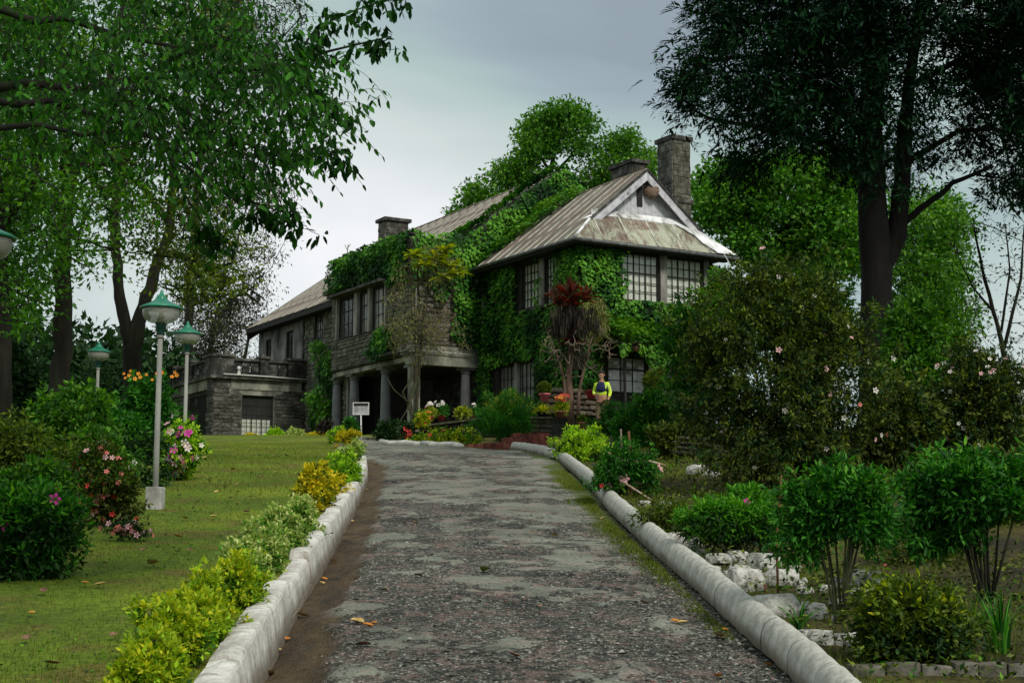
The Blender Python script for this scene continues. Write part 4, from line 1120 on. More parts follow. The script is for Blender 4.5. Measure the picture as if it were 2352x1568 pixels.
# things that hang on or stand on the house
o = thing('garden_ornament', W(DA - .19, -5.35, 6.16), 'small white urn with a round finial on the terrace cornice', 'ornament')
m = MB(); m.lathe(W(DA - .19, -5.35, 6.16), [(.09, 0), (.09, .02), (.075, .04), (.08, .16), (.09, .18)], 12); m.build('base', M_pipe, o, True)
m = MB(); m.lathe(W(DA - .19, -5.35, 6.34), [(.03, 0), (.03, .04), (.07, .08), (.085, .14), (.06, .2), (.0, .23)], 12); m.build('finial', M_pipe, o, True)
m = MB(); c = W(.18, 3.0, 11.42)
m.lathe(c - .33 * UP, [(0, 0), (.10, .03), (.19, .12), (.24, .26), (.21, .40), (.13, .52), (.05, .58)], 16, 1.15, .7)
V = np.array(m.v); V += (fbm(V, 6, 3, 2)[:, None] - .5) * .06
o = mk('wasp_nest', V, m.f, simple('papery_nest', [(.3, (.08, .05, .035)), (.5, (.18, .12, .09)), (.7, (.32, .24, .18))], 7, .9, .5, .02, sc3=(1, 1, 3)), None, True)
tag(o, 'brown papery wasp nest hanging under the white gable', 'wasp nest')
o = mk('x', [[0, 0, 0], [0, 0, 1], [1, 0, 0]], [(0, 1, 2)], M_pipe); bpy.data.objects.remove(o)
def cable(name, pts, r, mat, label, cat='cable', n=5):
    m = MB(); m.tube(pts, r, n); o = m.build(name, mat, None, True); tag(o, label, cat); return o
cable('cable', [at(1660, 578, 48.3), at(1676, 606, 48.0), at(1690, 640, 47.6)], .018, M_pipe, 'white rope hanging from the right eaves corner of the house')
cable('cable', [ona(940, 806, 6.40), ona(975, 805, 6.40), ona(1030, 810, 6.40), ona(1082, 815, 6.40)], .022, M_pipe, 'pale service pipe run along the wall over the porch', 'pipe')
cable('cable', [onb(892, 812, -2.96), onb(915, 807, -2.96), onb(932, 803, -2.97)], .020, M_pipe, 'short pale cable on the left face of the porch block')
cable('power_line', [at(2196, 492, 60), at(2280, 522, 60), at(2360, 560, 60), at(2500, 640, 60)], .022, M_wood, 'thin black power line crossing the grey sky at the right', 'power line')
o = thing('antenna', at(797, 590, 60), 'thin bare stalk standing up on the ivy covered parapet', 'dry stalk')
m = MB(); m.tube([at(797, 600, 55.6), at(798, 575, 55.6), at(800, 562, 55.6)], .02, 5); m.tube([at(798, 575, 55.6), at(792, 562, 55.6)], .012, 4); m.tube([at(799, 570, 55.6), at(805, 560, 55.6)], .012, 4); m.build('stem', bark_pale, o)
o.name = 'dry_stalk'
# ================================================================== IVY
def ivy(name, label, patches, group=None, cat='ivy'):
    t = thing(name, patches[0]['o'], label, cat, group)
    for p in patches:
        O, U, Vv, N = (np.asarray(q, float) for q in (p['o'], p['u'], p['v'], p['n']))
        lu, lv = np.linalg.norm(U), np.linalg.norm(Vv); Uh, Vh = U / lu, Vv / lv
        n = int(lu * lv * p.get('dens', 330)); u = rng.random(n) * lu; v = rng.random(n) * lv
        k = np.ones(n, bool)
        if 'mask' in p: k = p['mask'](u, v)
        k &= vn(np.stack([u, v], 1), 1.7, p.get('seed', 5)) > p.get('gap', .0)
        u, v = u[k], v[k]; n = len(u)
        th = p.get('th', .2) * (.25 + fbm(np.stack([u, v], 1), 1.6, 15, 3) * 1.3)
        lay = rng.random(n) ** .5
        pos = O + u[:, None] * Uh + v[:, None] * Vh + (th * lay)[:, None] * N
        d = -Vh * .9 + N * .35 + rng.normal(0, .45, (n, 3)); nr = N + UP * .55 + rng.normal(0, .38, (n, 3))
        pat = fbm(np.stack([u, v], 1), 1.1, 25, 3)
        tint = np.clip((pat - .5) * 2.2 + .4 + rng.normal(0, .18, n) + p.get('bias', 0), 0, 1)
        leafmesh('leaves', pos, d, nr, p.get('size', .125) * (1 + rng.uniform(-.3, .35, n)), .85, tint, p.get('mat', LM['ivy']), t)
    return t
def notin(rects, u, v, pad=.0, wob=.12):
    k = np.ones(len(u), bool); e = (vn(np.stack([u, v], 1), 3.0, 44) - .5) * wob * 2
    for a, b_, c, d in rects: k &= ~((u > a - pad + e) & (u < b_ + pad - e) & (v > c - pad + e) & (v < d + pad - e * .5))
    return k
# gable wing, left face: u = a (0..6.6), v = z-4
ivy('ivy', 'thick dark green ivy covering the left wall of the gable wing around its windows', [
    dict(o=W(-.2, -.05, 4.0), u=6.8 * LV, v=5.15 * UP, n=-RV, mask=lambda u, v: notin([(1.3, 2.35, 3.42, 5.12), (2.48, 3.9, 3.42, 5.12), (2.7, 5.6, 0, 1.66), (5.95, 6.35, 3.3, 4.8)], u - .2, v, .05), th=.22)])
ivy('ivy', 'bright green ivy spreading under and beside the big right windows of the gable wing', [
    dict(o=W(-.05, -.2, 4.0), u=1.88 * RV, v=5.15 * UP, n=-LV, mask=lambda u, v: (u - .2 < 1.60 + .1 * np.sin(v * 5) + np.where(v < 3.4, 9, 0)) & ((v > 2.1) | (u < .9)), th=.24),
    dict(o=W(-.05, 1.6, 4.0), u=3.95 * RV, v=3.5 * UP, n=-LV, mask=lambda u, v: v > 1.6, th=.24, seed=6, bias=.12),
    dict(o=W(-.05, 5.2, 4.0), u=.5 * RV, v=5.0 * UP, n=-LV, mask=lambda u, v: (v > 3.0), th=.2, seed=9)])
lean = thing('porch_roof', W(-.8, 2.6, 5.7), 'small lean-to roof smothered in bright ivy under the big right windows', 'lean-to')
m = MB(); m.prism([W(-1.35, .6, 5.62), W(-1.35, 4.9, 5.62), W(0, 4.9, 6.3), W(0, .6, 6.3)], .06 * UP); m.build('roof', M_black, lean)
m = MB()
for bb in (.8, 2.5, 4.6): m.box(W(-1.25, bb, 3.4), .07 * LV, .07 * RV, 2.25 * UP)
m.build('posts', M_wood, lean)
sl_ = unit(1.35 * LV + .68 * UP)
ivy('ivy', 'light green creeper heaped on the lean-to roof above the man', [
    dict(o=W(-1.45, .35, 5.58), u=5.4 * RV, v=1.65 * sl_, n=unit(np.cross(RV, sl_)), mat=LM['ivyb'], th=.75, dens=520, size=.14),
    dict(o=W(-1.45, .35, 5.1), u=4.7 * RV, v=.7 * UP, n=-LV, mat=LM['ivyb'], th=.25, mask=lambda u, v: v > .28 + .35 * np.sin(u * 3.1) * np.sin(u * 1.3))])
# main gable: triangle above the wing roof
def gab(u, v):  # u=b+3, v=z-6
    b_ = u - 3; z = v + 6
    top = np.where(b_ < -1.05, 10.42, np.where(b_ < 3.45, 10.30 + (b_ + 1.05) * .722, 13.55 - (b_ - 3.45) * .74)) + .22 * (fbm(np.stack([u, v], 1), 2, 3, 2))
    low = np.where(b_ < -1.35, 8.5 + .5 * np.sin(u * 4), np.where(b_ < .0, 6.7, 8.8)) - .6 * (vn(np.stack([u, v], 1), 1.3, 8) - .3)
    return (z < top) & (z > low)
ivy('ivy', 'dense ivy blanket over the near gable of the main range with a ragged top edge', [
    dict(o=W(6.52, -3.0, 6.0), u=9.2 * RV, v=8.1 * UP, n=-LV, mask=gab, th=.32, dens=330),
    dict(o=W(6.56, -1.1, 10.28), u=4.55 * (RV + .722 * UP), v=.95 * LV, n=unit(UP - .722 * RV), mask=lambda u, v: v < .55 + .45 * vn(np.stack([u, v * 0], 1), 1.4, 3), th=.3, dens=520),
    dict(o=W(6.56, 3.45, 13.55), u=2.4 * (RV - .74 * UP), v=.5 * LV, n=unit(UP + .74 * RV), th=.3, dens=420)])
sl_ = unit(RV + kA * UP); nA = unit(np.cross(sl_, LV)); nA = nA if nA[2] > 0 else -nA
ivy('ivy', 'brighter ivy creeping along the upper left edge of the rusty wing roof', [
    dict(o=W(3.3, -.55, EZ + .05), u=3.3 * LV, v=3.3 * sA * sl_, n=nA, mat=LM['ivyb'], mask=lambda u, v: u > 2.75 - v / (3.31 * sA) * 2.35 + .3 * (vn(np.stack([u, v], 1), 1.5, 2) - .5), th=.28, dens=380, bias=-.15)])
# parapet of the porch block
ivy('ivy', 'dark ivy hanging over the long parapet of the porch block', [
    dict(o=W(6.6, -2.95, 8.6), u=7.0 * LV, v=1.9 * UP, n=-RV, mask=lambda u, v: (v > np.where(u > 6.3, .72, .52) + .35 * (vn(np.stack([u, v * 0], 1), 1.2, 3) - .4)) | ((u < 1.6) & (v > .1)), th=.28, dens=420),
    dict(o=W(6.6, -2.95, 10.45), u=7.0 * LV, v=.4 * RV, n=UP, th=.12, dens=320)])
ivy('ivy', 'round dark ivy clump on the porch block below the long window', [
    dict(o=W(7.7, -2.95, 6.1), u=2.3 * LV, v=1.9 * UP, n=-RV, mask=lambda u, v: ((u - 1.0) / .95) ** 2 + ((v - .55) / .62) ** 2 < 1 + .4 * (vn(np.stack([u, v], 1), 3, 4) - .5), th=.42, dens=700)])
ivy('ivy', 'tall bright green creeper climbing between the terrace and the porch', [
    dict(o=W(13.7, -2.36, 3.3), u=3.2 * LV, v=4.2 * UP, n=-RV, mat=LM['ivy'], mask=lambda u, v: np.abs(u - 1.2 - .35 * np.sin(v * 1.6)) < 1.0 - .13 * v + .3 * (vn(np.stack([u, v], 1), 2, 4) - .5), th=.7, dens=420, bias=.22, size=.15)])

# ================================================================== TREES
def poly_attr(poly, n, y0, y1, gap=.30, gs=.9, seed=3, ybias=1.0):
    """points that fill an outline seen in the photo, spread in depth between y0 and y1"""
    poly = np.array(poly, float); out_ = []
    x0, v0 = poly.min(0); x1, v1 = poly.max(0)
    while len(out_) < n:
        x, v = rng.uniform(x0, x1), rng.uniform(v0, v1)
        ins = False; j = len(poly) - 1
        for i in range(len(poly)):
            if (poly[i, 1] > v) != (poly[j, 1] > v) and x < (poly[j, 0] - poly[i, 0]) * (v - poly[i, 1]) / (poly[j, 1] - poly[i, 1]) + poly[i, 0]: ins = not ins
            j = i
        if not ins: continue
        p = at(x, v, y0 + (y1 - y0) * rng.random() ** ybias)
        if gap and vn(p[None], gs, seed)[0] < gap: continue
        out_.append(p)
    return np.array(out_)
def T(name, label, base_px, Y, trunks, polys, n, per, spread, size, lmat, bmat, dy=3.0, gap=.3, gs=.6, fol={}, gr={}, seed=3, **kw):
    b0 = at(*base_px, Y); 
    pts = np.concatenate([poly_attr(pl, int(n * fr_), Y - dy, Y + dy, gap, gs, seed) for pl, fr_ in polys])
    return tree(name, label, b0, [pathpx([(x, v, Y + d_, r) for x, v, d_, r in tr]) for tr in trunks], pts, per, spread, size, lmat, bmat, fol=fol, gr=gr, **kw)

# foreground tree on the left: its limbs reach into the picture over the lawn
limbs = [
    [(-420, 1100, 8.5, .20), (-380, 600, 8.6, .17), (-300, 200, 8.7, .14), (-240, -200, 8.8, .11), (-100, -500, 8.9, .07)],
    [(-330, 330, 8.6, .07), (-60, 225, 8.6, .030), (40, 240, 8.6, .024), (109, 231, 8.7, .021), (210, 262, 8.8, .017), (302, 290, 8.9, .018), (365, 325, 9, .013), (470, 420, 9.0, .010), (560, 470, 9.0, .007)],
    [(-350, 420, 8.6, .06), (0, 294, 8.3, .020), (90, 285, 8.3, .017), (189, 311, 8.2, .013), (280, 300, 8.2, .010), (361, 319, 8.2, .008), (430, 345, 8.2, .006)],
    [(-280, 120, 8.6, .07), (0, 20, 8.8, .035), (80, 50, 8.9, .026), (147, 42, 9.0, .022), (280, 84, 9.1, .017), (365, 100, 9.1, .014), (440, 118, 9.1, .011), (504, 105, 9.1, .009), (560, 60, 9.1, .008)],
    [(-300, 260, 8.9, .07), (60, 190, 9.2, .028), (180, 205, 9.2, .023), (300, 182, 9.3, .019), (453, 172, 9.3, .015), (605, 157, 9.3, .015), (680, 136, 9.3, .012), (831, 100, 9.3, .007), (896, 84, 9.3, .004)],
    [(682, 134, 9.3, .009), (714, 80, 9.3, .008), (777, 38, 9.3, .006), (850, 12, 9.3, .005), (924, -6, 9.3, .004)],
    [(302, 182, 9.3, .015), (399, 240, 9.4, .013), (500, 300, 9.4, .011), (630, 360, 9.4, .009), (693, 338, 9.4, .006), (756, 347, 9.4, .005), (782, 372, 9.4, .004)],
    [(605, 157, 9.3, .009), (690, 190, 9.3, .007), (745, 215, 9.3, .005), (778, 262, 9.3, .004)],
    [(560, 455, 9.0, .007), (609, 475, 9.0, .005), (651, 487, 9.0, .004), (690, 512, 9.0, .003)],
    [(380, 340, 9, .010), (420, 440, 8.9, .007), (470, 520, 8.9, .005), (500, 560, 8.9, .004)]]
fpoly = [(-80, -60), (540, -60), (570, 30), (540, 90), (620, 120), (730, 130), (750, 170), (715, 220), (755, 245), (755, 285), (700, 260), (680, 320), (630, 360), (620, 400), (580, 415), (500, 400), (500, 450), (440, 460), (390, 420), (300, 360), (180, 320), (60, 290), (-80, 300)]
ft = thing('cherry_tree', at(-420, 1240, 8.5), 'dark leafy tree whose large leaved branches reach in from the upper left', 'tree')
lp = [pathpx(l) for l in limbs]
pts = poly_attr(fpoly, 235, 7.6, 10.4, .57, 1.7, 12)
tip = []
for l in lp[4:]:
    q = np.array(l)[:, :3]
    for i in range(len(q) - 1):
        for f in np.arange(.25, 1.01, .25):
            for _ in range(2): tip.append(q[i] * (1 - f) + q[i + 1] * f + rng.normal(0, .045, 3) + [0, 0, -.03])
tip = np.array(tip); tp_px = tip[:, 0] / tip[:, 1]
tip = tip[tp_px > (430 - 1176) / 3250]
PP, par, R_, nt_, segs = grow(lp, np.concatenate([pts, tip]), r0=.0022, expo=2.2, sag=.12, sub=4, jit=.04)
m = MB()
for l in lp: m.tube([np.array(q[:3]) for q in l], [q[3] for q in l], 8)
m.build('limbs', bark_dark, ft, True); segmesh('twigs', segs, bark_dark, ft, 4)
def twigleaves(name, C, per, L_, leaf, mat, parent, K=6, spread=.16, asp=.42, droop=.9, bmat=None, tr=.0016):
    n = len(C) * per; c = np.repeat(C, per, 0) + rng.normal(0, spread, (n, 3)) * [1, 1, .6]
    d = unit(rng.normal(0, 1, (n, 3)) * [1, 1, .35] + [.35, 0, -.1]); s = unit(np.cross(d, UP + rng.normal(0, .3, (n, 3))))
    pos, dr, nr, ln, tn = [], [], [], [], []; tb = rng.random(n); prev = c
    S0, S1 = [], []
    for k in range(K):
        f = (k + .3) / K; pb = c + d * L_ * f - UP * (L_ * .45 * f * f); S0.append(prev); S1.append(pb); prev = pb
        keep = rng.random(n) < .88; sg = 1 if k % 2 else -1
        q = (d * .5 + s * sg * .6 - UP * droop + rng.normal(0, .28, (n, 3)))[keep]
        pos.append(pb[keep]); dr.append(q); nr.append((s * sg * .4 + UP * .5 + rng.normal(0, .5, (n, 3)))[keep]); ln.append(leaf * rng.uniform(.65, 1.25, keep.sum())); tn.append((tb * .5 + rng.random(n) * .5)[keep])
    S0, S1 = np.concatenate(S0), np.concatenate(S1)
    segmesh('twigs', (S0, S1, np.full(len(S0), tr), np.full(len(S0), tr * .8)), bmat or bark_dark, parent, 3)
    return leafmesh(name, np.concatenate(pos), np.concatenate(dr), np.concatenate(nr), np.concatenate(ln), asp, np.concatenate(tn), mat, parent, fine=True)
twigleaves('leaves', pts, 6, .28, .062, LM['cherry'], ft, 6, .17)
over = np.column_stack([rng.uniform(-8.5, 1.2, 170), rng.uniform(2.5, 11, 170), rng.uniform(6.4, 8.2, 170)])  # unseen crown above the view, added to shade the near lawn and driveway
foliage('leaves', over, 36, (.6, .6, .35), .13, LM['cherry'], ft, droop=.6)
segmesh('limbs', grow([pathpx([(-300, -200, 8.8, .10), (300, -420, 8.6, .07), (900, -520, 8.2, .04)])], over, r0=.006)[4], bark_dark, ft, 4)
foliage('leaves', tip, 7, (.055, .05, .05), .075, LM['cherry'], ft, droop=1.1, flat=.5, asp=.46, fine=True, out=.4, bias=-.25)

T('tall_tree', 'tall straight trunked tree left of the lamps with a dense high crown', (140, 960), 30,
  [[(128, 1000, 0, .25), (140, 840, .1, .21), (148, 700, -.1, .19), (143, 560, 0, .17), (155, 430, .1, .15), (150, 330, 0, .14), (140, 100, .5, .11), (150, -200, .5, .09)],
   [(150, 420, 0, .13), (235, 300, .5, .09), (262, 120, .5, .06), (300, -80, .5, .04)], [(147, 560, 0, .12), (60, 420, -.5, .08), (-20, 250, -.5, .05)]],
  [([(-120, -120), (420, -120), (430, 120), (360, 330), (300, 520), (230, 640), (160, 600), (60, 740), (-60, 760), (-120, 300)], 1.0)],
  330, 64, (.70, .70, .42), .125, LM['mid'], bark_dark, dy=3.2, gap=.50, gs=.9, gr=dict(r0=.012), fol=dict(asp=.5, flat=.7, sv=.4))
T('forked_tree', 'forked mossy tree behind the tallest lamp with ivy green on its trunks', (300, 900), 36,
  [[(306, 960, 0, .28), (300, 830, 0, .24), (318, 740, 0, .19), (345, 660, 0, .15), (392, 520, 0, .12), (400, 380, 0, .10), (430, 200, .5, .08), (470, 20, .5, .05)],
   [(300, 800, 0, .18), (283, 720, 0, .15), (268, 640, 0, .13), (262, 500, 0, .13), (290, 330, 0, .09), (330, 120, 0, .05)],
   [(392, 520, 0, .09), (330, 430, 0, .07), (250, 380, 0, .05)]],
  [([(150, 150), (380, -60), (520, -60), (560, 200), (600, 420), (560, 600), (470, 720), (330, 640), (220, 560), (170, 400)], 1.0)],
  330, 60, (.8, .8, .45), .125, LM['olive'], bark_dark, dy=3.5, gap=.53, gs=.65, seed=9, gr=dict(r0=.012), fol=dict(asp=.45, flat=.6))
T('willowy_tree', 'airy tree with fine drooping twigs in front of the bright sky left of the house', (470, 930), 70,
  [[(440, 960, 0, .30), (430, 800, 0, .25), (440, 640, 0, .21), (450, 460, 0, .18), (470, 280, 0, .14), (520, 100, 0, .10), (560, -60, 0, .06)],
   [(445, 600, 0, .12), (520, 540, 0, .08), (590, 480, 0, .05), (640, 470, 0, .03)], [(440, 700, 0, .11), (510, 680, 0, .08), (570, 660, 0, .05), (610, 690, 0, .03)],
   [(460, 360, 0, .11), (540, 240, 0, .08), (620, 120, 0, .05), (690, 40, 0, .03)]],
  [([(400, 330), (560, 350), (660, 440), (685, 520), (650, 570), (620, 720), (560, 760), (440, 780), (380, 600)], .66), ([(470, -40), (680, -40), (715, 60), (690, 130), (600, 140), (500, 120)], .34)],
  620, 26, (.9, .9, .48), .18, LM['fine'], bark_dark, dy=4.5, gap=.40, gs=.48, seed=21, gr=dict(r0=.016, sag=.30, jit=.06), fol=dict(asp=.3, droop=.8, flat=.4, out=.3))
T('slender_tree', 'slender dark tree at the far left edge behind the cut off lamp', (20, 960), 26,
  [[(5, 1000, 0, .17), (10, 800, 0, .14), (0, 560, 0, .15), (-30, 250, 0, .11), (-40, -100, 0, .07)], [(8, 520, 0, .09), (70, 430, 0, .07), (110, 300, 0, .05), (90, 100, 0, .04)]],
  [([(-140, -80), (120, -80), (180, 200), (150, 420), (130, 620), (90, 760), (-140, 780)], 1.0)],
  230, 60, (.6, .6, .4), .12, LM['mid'], bark_dark, dy=2.5, gap=.50, gs=.8, seed=31, gr=dict(r0=.010), fol=dict(asp=.5))
T('thin_tree', 'thin tree between the two tall lamps with sparse brownish leaves', (470, 900), 80,
  [[(480, 960, 0, .22), (475, 850, 0, .18), (490, 760, 0, .13), (520, 700, 0, .08)], [(570, 960, 2, .16), (560, 830, 2, .11), (575, 760, 2, .07)]],
  [([(400, 700), (470, 660), (560, 700), (610, 740), (600, 800), (560, 860), (400, 860)], 1.0)],
  230, 40, (1.2, 1.2, .7), .2, LM['fine'], bark_dark, dy=3, gap=.38, seed=41, gr=dict(r0=.012), fol=dict(asp=.35, flat=.4))
# far wood beyond the garden, reads as one mass
P = poly_attr([(-200, 780), (60, 740), (160, 800), (330, 800), (420, 850), (480, 960), (480, 1060), (-200, 1060)], 900, 62, 76, .25, .4, 3)
fw = foliage('far_wood', P, 26, 1.7, .45, LM['dark'], None, 'stuff', asp=.6)

# trees behind the house
T('oak_tree', 'tall round topped green tree rising behind the main roof', (1280, 700), 78,
  [[(1290, 900, 0, .5), (1285, 600, 0, .35), (1270, 430, 0, .17), (1266, 390, 0, .14), (1275, 330, 0, .09), (1285, 275, 0, .05)], [(1268, 400, 0, .1), (1240, 360, 0, .07), (1215, 330, 0, .04)],
   [(1268, 405, 0, .1), (1310, 360, 0, .07), (1340, 320, 0, .04)], [(1288, 620, 0, .3), (1190, 480, 0, .2), (1110, 440, 0, .1)], [(1288, 620, 0, .3), (1400, 420, 0, .18), (1425, 340, 0, .08)]],
  [([(1206, 335), (1206, 305), (1224, 272), (1255, 250), (1300, 236), (1335, 252), (1362, 290), (1370, 335), (1352, 380), (1330, 392), (1312, 355), (1295, 335), (1262, 335), (1240, 362), (1208, 380)], .36),
   ([(1210, 385), (1235, 410), (1320, 420), (1360, 380), (1390, 410), (1400, 460), (1200, 460)], .12),
   ([(1030, 498), (1060, 475), (1085, 435), (1130, 398), (1175, 372), (1205, 370), (1235, 410), (1180, 470), (1090, 520), (1030, 520)], .28),
   ([(1390, 345), (1412, 312), (1440, 303), (1462, 340), (1490, 365), (1490, 420), (1400, 440), (1385, 390)], .24)],
  560, 52, (1.0, 1.0, .5), .22, LM['backtree'], bark_dark, dy=3.0, gap=.50, gs=.8, seed=51, gr=dict(r0=.012), fol=dict(asp=.6, sv=.4))
T('broad_tree', 'broad bright green tree behind the right end of the roof', (1780, 700), 62,
  [[(1760, 800, 0, .45), (1770, 620, 0, .38), (1800, 540, 0, .30), (1830, 480, 0, .2), (1850, 420, 0, .1)], [(1790, 560, 0, .2), (1880, 500, 0, .13), (1930, 450, 0, .08)], [(1775, 600, 0, .2), (1700, 500, 0, .13), (1650, 460, 0, .08)]],
  [([(1590, 470), (1610, 400), (1700, 360), (1850, 340), (1960, 380), (1990, 480), (1985, 620), (1850, 640), (1720, 600), (1640, 540)], 1.0)],
  360, 90, (1.1, 1.1, .55), .22, LM['backtree'], bark_dark, dy=3.5, gap=.38, gs=.6, seed=61, gr=dict(r0=.018), fol=dict(asp=.6, sv=.4), crown2=(50, LM['bright']))
T('garden_tree', 'lighter green tree filling the gap right of the big dark trunk', (2130, 800), 46,
  [[(2140, 900, 0, .26), (2130, 760, 0, .2), (2140, 640, 0, .14), (2130, 540, 0, .08)], [(2135, 700, 0, .1), (2190, 640, 0, .07), (2200, 560, 0, .04)]],
  [([(2060, 460), (2160, 450), (2215, 500), (2200, 600), (2230, 700), (2220, 800), (2060, 820), (2050, 600)], 1.0)],
  210, 90, (.8, .8, .6), .17, LM['backtree'], bark_dark, dy=2.5, gap=.30, gs=.6, seed=71, gr=dict(r0=.012), fol=dict(asp=.5))
T('bare_tree', 'nearly bare young tree against the sky at the right edge', (2300, 900), 30,
  [[(2330, 960, 0, .07), (2300, 780, 0, .05), (2262, 640, 0, .035), (2240, 540, 0, .02), (2235, 500, 0, .01)], [(2306, 800, 0, .04), (2345, 640, 0, .028), (2352, 520, 0, .012)],
   [(2285, 720, 0, .03), (2235, 660, 0, .02), (2205, 600, 0, .01)], [(2300, 760, 0, .03), (2320, 620, 0, .02), (2310, 520, 0, .01)], [(2340, 900, 1, .04), (2400, 700, 1, .03), (2390, 540, 1, .012)]],
  [([(2200, 520), (2260, 490), (2380, 500), (2400, 700), (2380, 800), (2250, 780), (2200, 680)], 1.0)],
  130, 5, (.22, .22, .18), .085, LM['fine'], bark_dark, dy=.9, gap=.2, seed=81, gr=dict(r0=.0045, jit=.05, bend=.6), fol=dict(asp=.5))

# the big dark conifer at the right
ct = thing('conifer', at(2015, 1120, 27), 'huge nearly black conifer with a thick bare trunk at the upper right', 'tree')
ctr = [[(2010, 1150, 0, .36), (2012, 900, 0, .34), (2014, 700, 0, .31), (2010, 560, 0, .30), (2004, 440, 0, .27), (2000, 300, 0, .24), (2010, 60, 0, .20), (2020, -250, 0, .14), (2020, -560, 0, .06)],
       [(2014, 640, 0, .20), (2062, 540, 0, .19), (2072, 420, 0, .17), (2080, 250, 0, .13), (2110, 50, 0, .09), (2130, -200, 0, .05)],
       [(2060, 520, 0, .07), (2130, 470, 0, .06), (2190, 420, 0, .05), (2280, 380, 0, .03)],
       [(2004, 420, 0, .09), (1900, 330, 0, .07), (1780, 300, -.5, .05), (1650, 280, -.5, .03), (1560, 240, -.5, .02)],
       [(2002, 330, 0, .09), (1880, 200, .5, .06), (1720, 130, .5, .04), (1580, 150, .5, .02)],
       [(2005, 150, 0, .08), (1850, 30, 0, .06), (1680, -20, 0, .03)], [(2090, 200, 0, .08), (2230, 120, 0, .05), (2400, 100, 0, .03)],
       [(2075, 380, 0, .07), (2200, 300, .5, .05), (2340, 300, .5, .03)]]
ctr = [pathpx([(x, v, 27 + d_, r) for x, v, d_, r in q]) for q in ctr]
cp = [(1620, -160), (1625, 0), (1605, 50), (1590, 95), (1555, 130), (1556, 175), (1565, 225), (1560, 255), (1590, 270), (1630, 285), (1660, 320), (1680, 345), (1700, 335), (1740, 350), (1800, 335), (1860, 345), (1900, 375), (1960, 400), (2060, 440),
      (2140, 430), (2200, 440), (2250, 430), (2330, 450), (2420, 470), (2460, 300), (2460, -160)]
pts = poly_attr(cp, 640, 24.2, 29.8, .40, .85, 91)
pts2 = poly_attr([(1565, -350), (2460, -350), (2400, -160), (1590, -160)], 120, 24.5, 29.5, .2, .6, 92)
pts3 = poly_attr([(1650, 380), (1680, 410), (1710, 390), (1760, 370), (1720, 340), (1680, 350)], 9, 26, 28, 0)
pts = np.concatenate([pts, pts2, pts3])
PP, par, R_, nt_, segs = grow(ctr, pts, r0=.007, expo=2.2, sag=.1, jit=.04)
m = MB()
for q in ctr:
    pth = []; rr = []
    for i in range(len(q) - 1):
        for j in range(4):
            f = j / 4; pth.append(np.array(q[i][:3]) * (1 - f) + np.array(q[i + 1][:3]) * f + rng.normal(0, .015, 3)); rr.append((q[i][3] * (1 - f) + q[i + 1][3] * f) * rng.uniform(.94, 1.06))
    pth.append(np.array(q[-1][:3])); rr.append(q[-1][3]); m.tube(pth, rr, 11)
m.build('trunk', bark_black, ct, True); segmesh('branches', segs, bark_black, ct, 4)
# flat drooping sprays: each is a short twig lined with small scale leaves on both sides
def sprays(name, C, per, L_, leaf, mat, parent, rad=.5):
    n = len(C) * per; c = np.repeat(C, per, 0) + rng.normal(0, rad * .5, (n, 3)) * [1, 1, .7]
    d = unit(rng.normal(0, 1, (n, 3)) * [1, 1, .25] + unit(c - np.array(at(2010, 150, 27))) * .7 + [0, 0, -.15]); up = unit(UP + rng.normal(0, .25, (n, 3)))
    s = unit(np.cross(d, up)); K = 7; pos = []; dr = []; nr = []; ln = []; tn = []
    tb = rng.random(n)
    for k in range(K):
        f = k / (K - 1); pb = c + d * L_ * f - UP * (L_ * .35 * f * f)
        for sg in (-1, 1):
            pos.append(pb); dr.append(d * .75 + s * sg * .8 - UP * .25 * f + rng.normal(0, .12, (n, 3))); nr.append(up); ln.append(leaf * (1.15 - .7 * f) * rng.uniform(.8, 1.2, n)); tn.append(tb * .6 + .35 * f * rng.random(n))
    return leafmesh(name, np.concatenate(pos), np.concatenate(dr), np.concatenate(nr), np.concatenate(ln), .26, np.concatenate(tn), mat, parent)
foliage('crown', pts, 74, (.55, .55, .40), .15, LM['conifer'], ct, asp=.3, droop=.3, flat=.9)
sprays('crown', pts, 11, .26, .15, LM['conifer'], ct, .55)
# ================================================================== SHRUBS AND FLOWERS
def blossom(kind, r=.035, npet=5):
    V = []; Fc = []; tt = []
    for k in range(npet):
        a = 2 * math.pi * k / npet; n0 = len(V)
        for (rr, w_, z) in ((.12, .0, 0), (.6, .34, .22), (1.0, .22, .30), (1.08, 0, .26), (1.0, -.22, .30), (.6, -.34, .22)):
            x, y = rr, w_; V.append([(x * math.cos(a) - y * math.sin(a)) * r, (x * math.sin(a) + y * math.cos(a)) * r, z * r])
        Fc.append(tuple(range(n0, n0 + 6)))
    n0 = len(V)
    for k in range(5): V.append([.14 * r * math.cos(k * 1.257), .14 * r * math.sin(k * 1.257), .25 * r])
    Fc.append(tuple(range(n0, n0 + 5)))
    me = bpy.data.meshes.new('blossom'); me.from_pydata(V, [], Fc); me.materials.append(kind); return me
def petal(name, a, b_):
    m = simple(name, [(.3, a), (.7, b_)], 20, .6, 0, rnd=True, rndv=.12); return m
P_mag = petal('magenta_petal', (.42, .02, .22), (.65, .06, .38)); P_pink = petal('pink_petal', (.55, .26, .28), (.72, .46, .46)); P_white = petal('white_petal', (.50, .46, .40), (.74, .70, .64))
P_red = petal('red_petal', (.42, .02, .02), (.65, .07, .05)); P_coral = petal('coral_petal', (.52, .10, .09), (.70, .24, .20)); P_or = petal('orange_petal', (.70, .20, .01), (.80, .34, .03))
BL = {k: blossom(v, 1.0) for k, v in dict(mag=P_mag, pink=P_pink, white=P_white, red=P_red, coral=P_coral, orange=P_or).items()}
BALL = blossom(P_or, 1.0, 9)
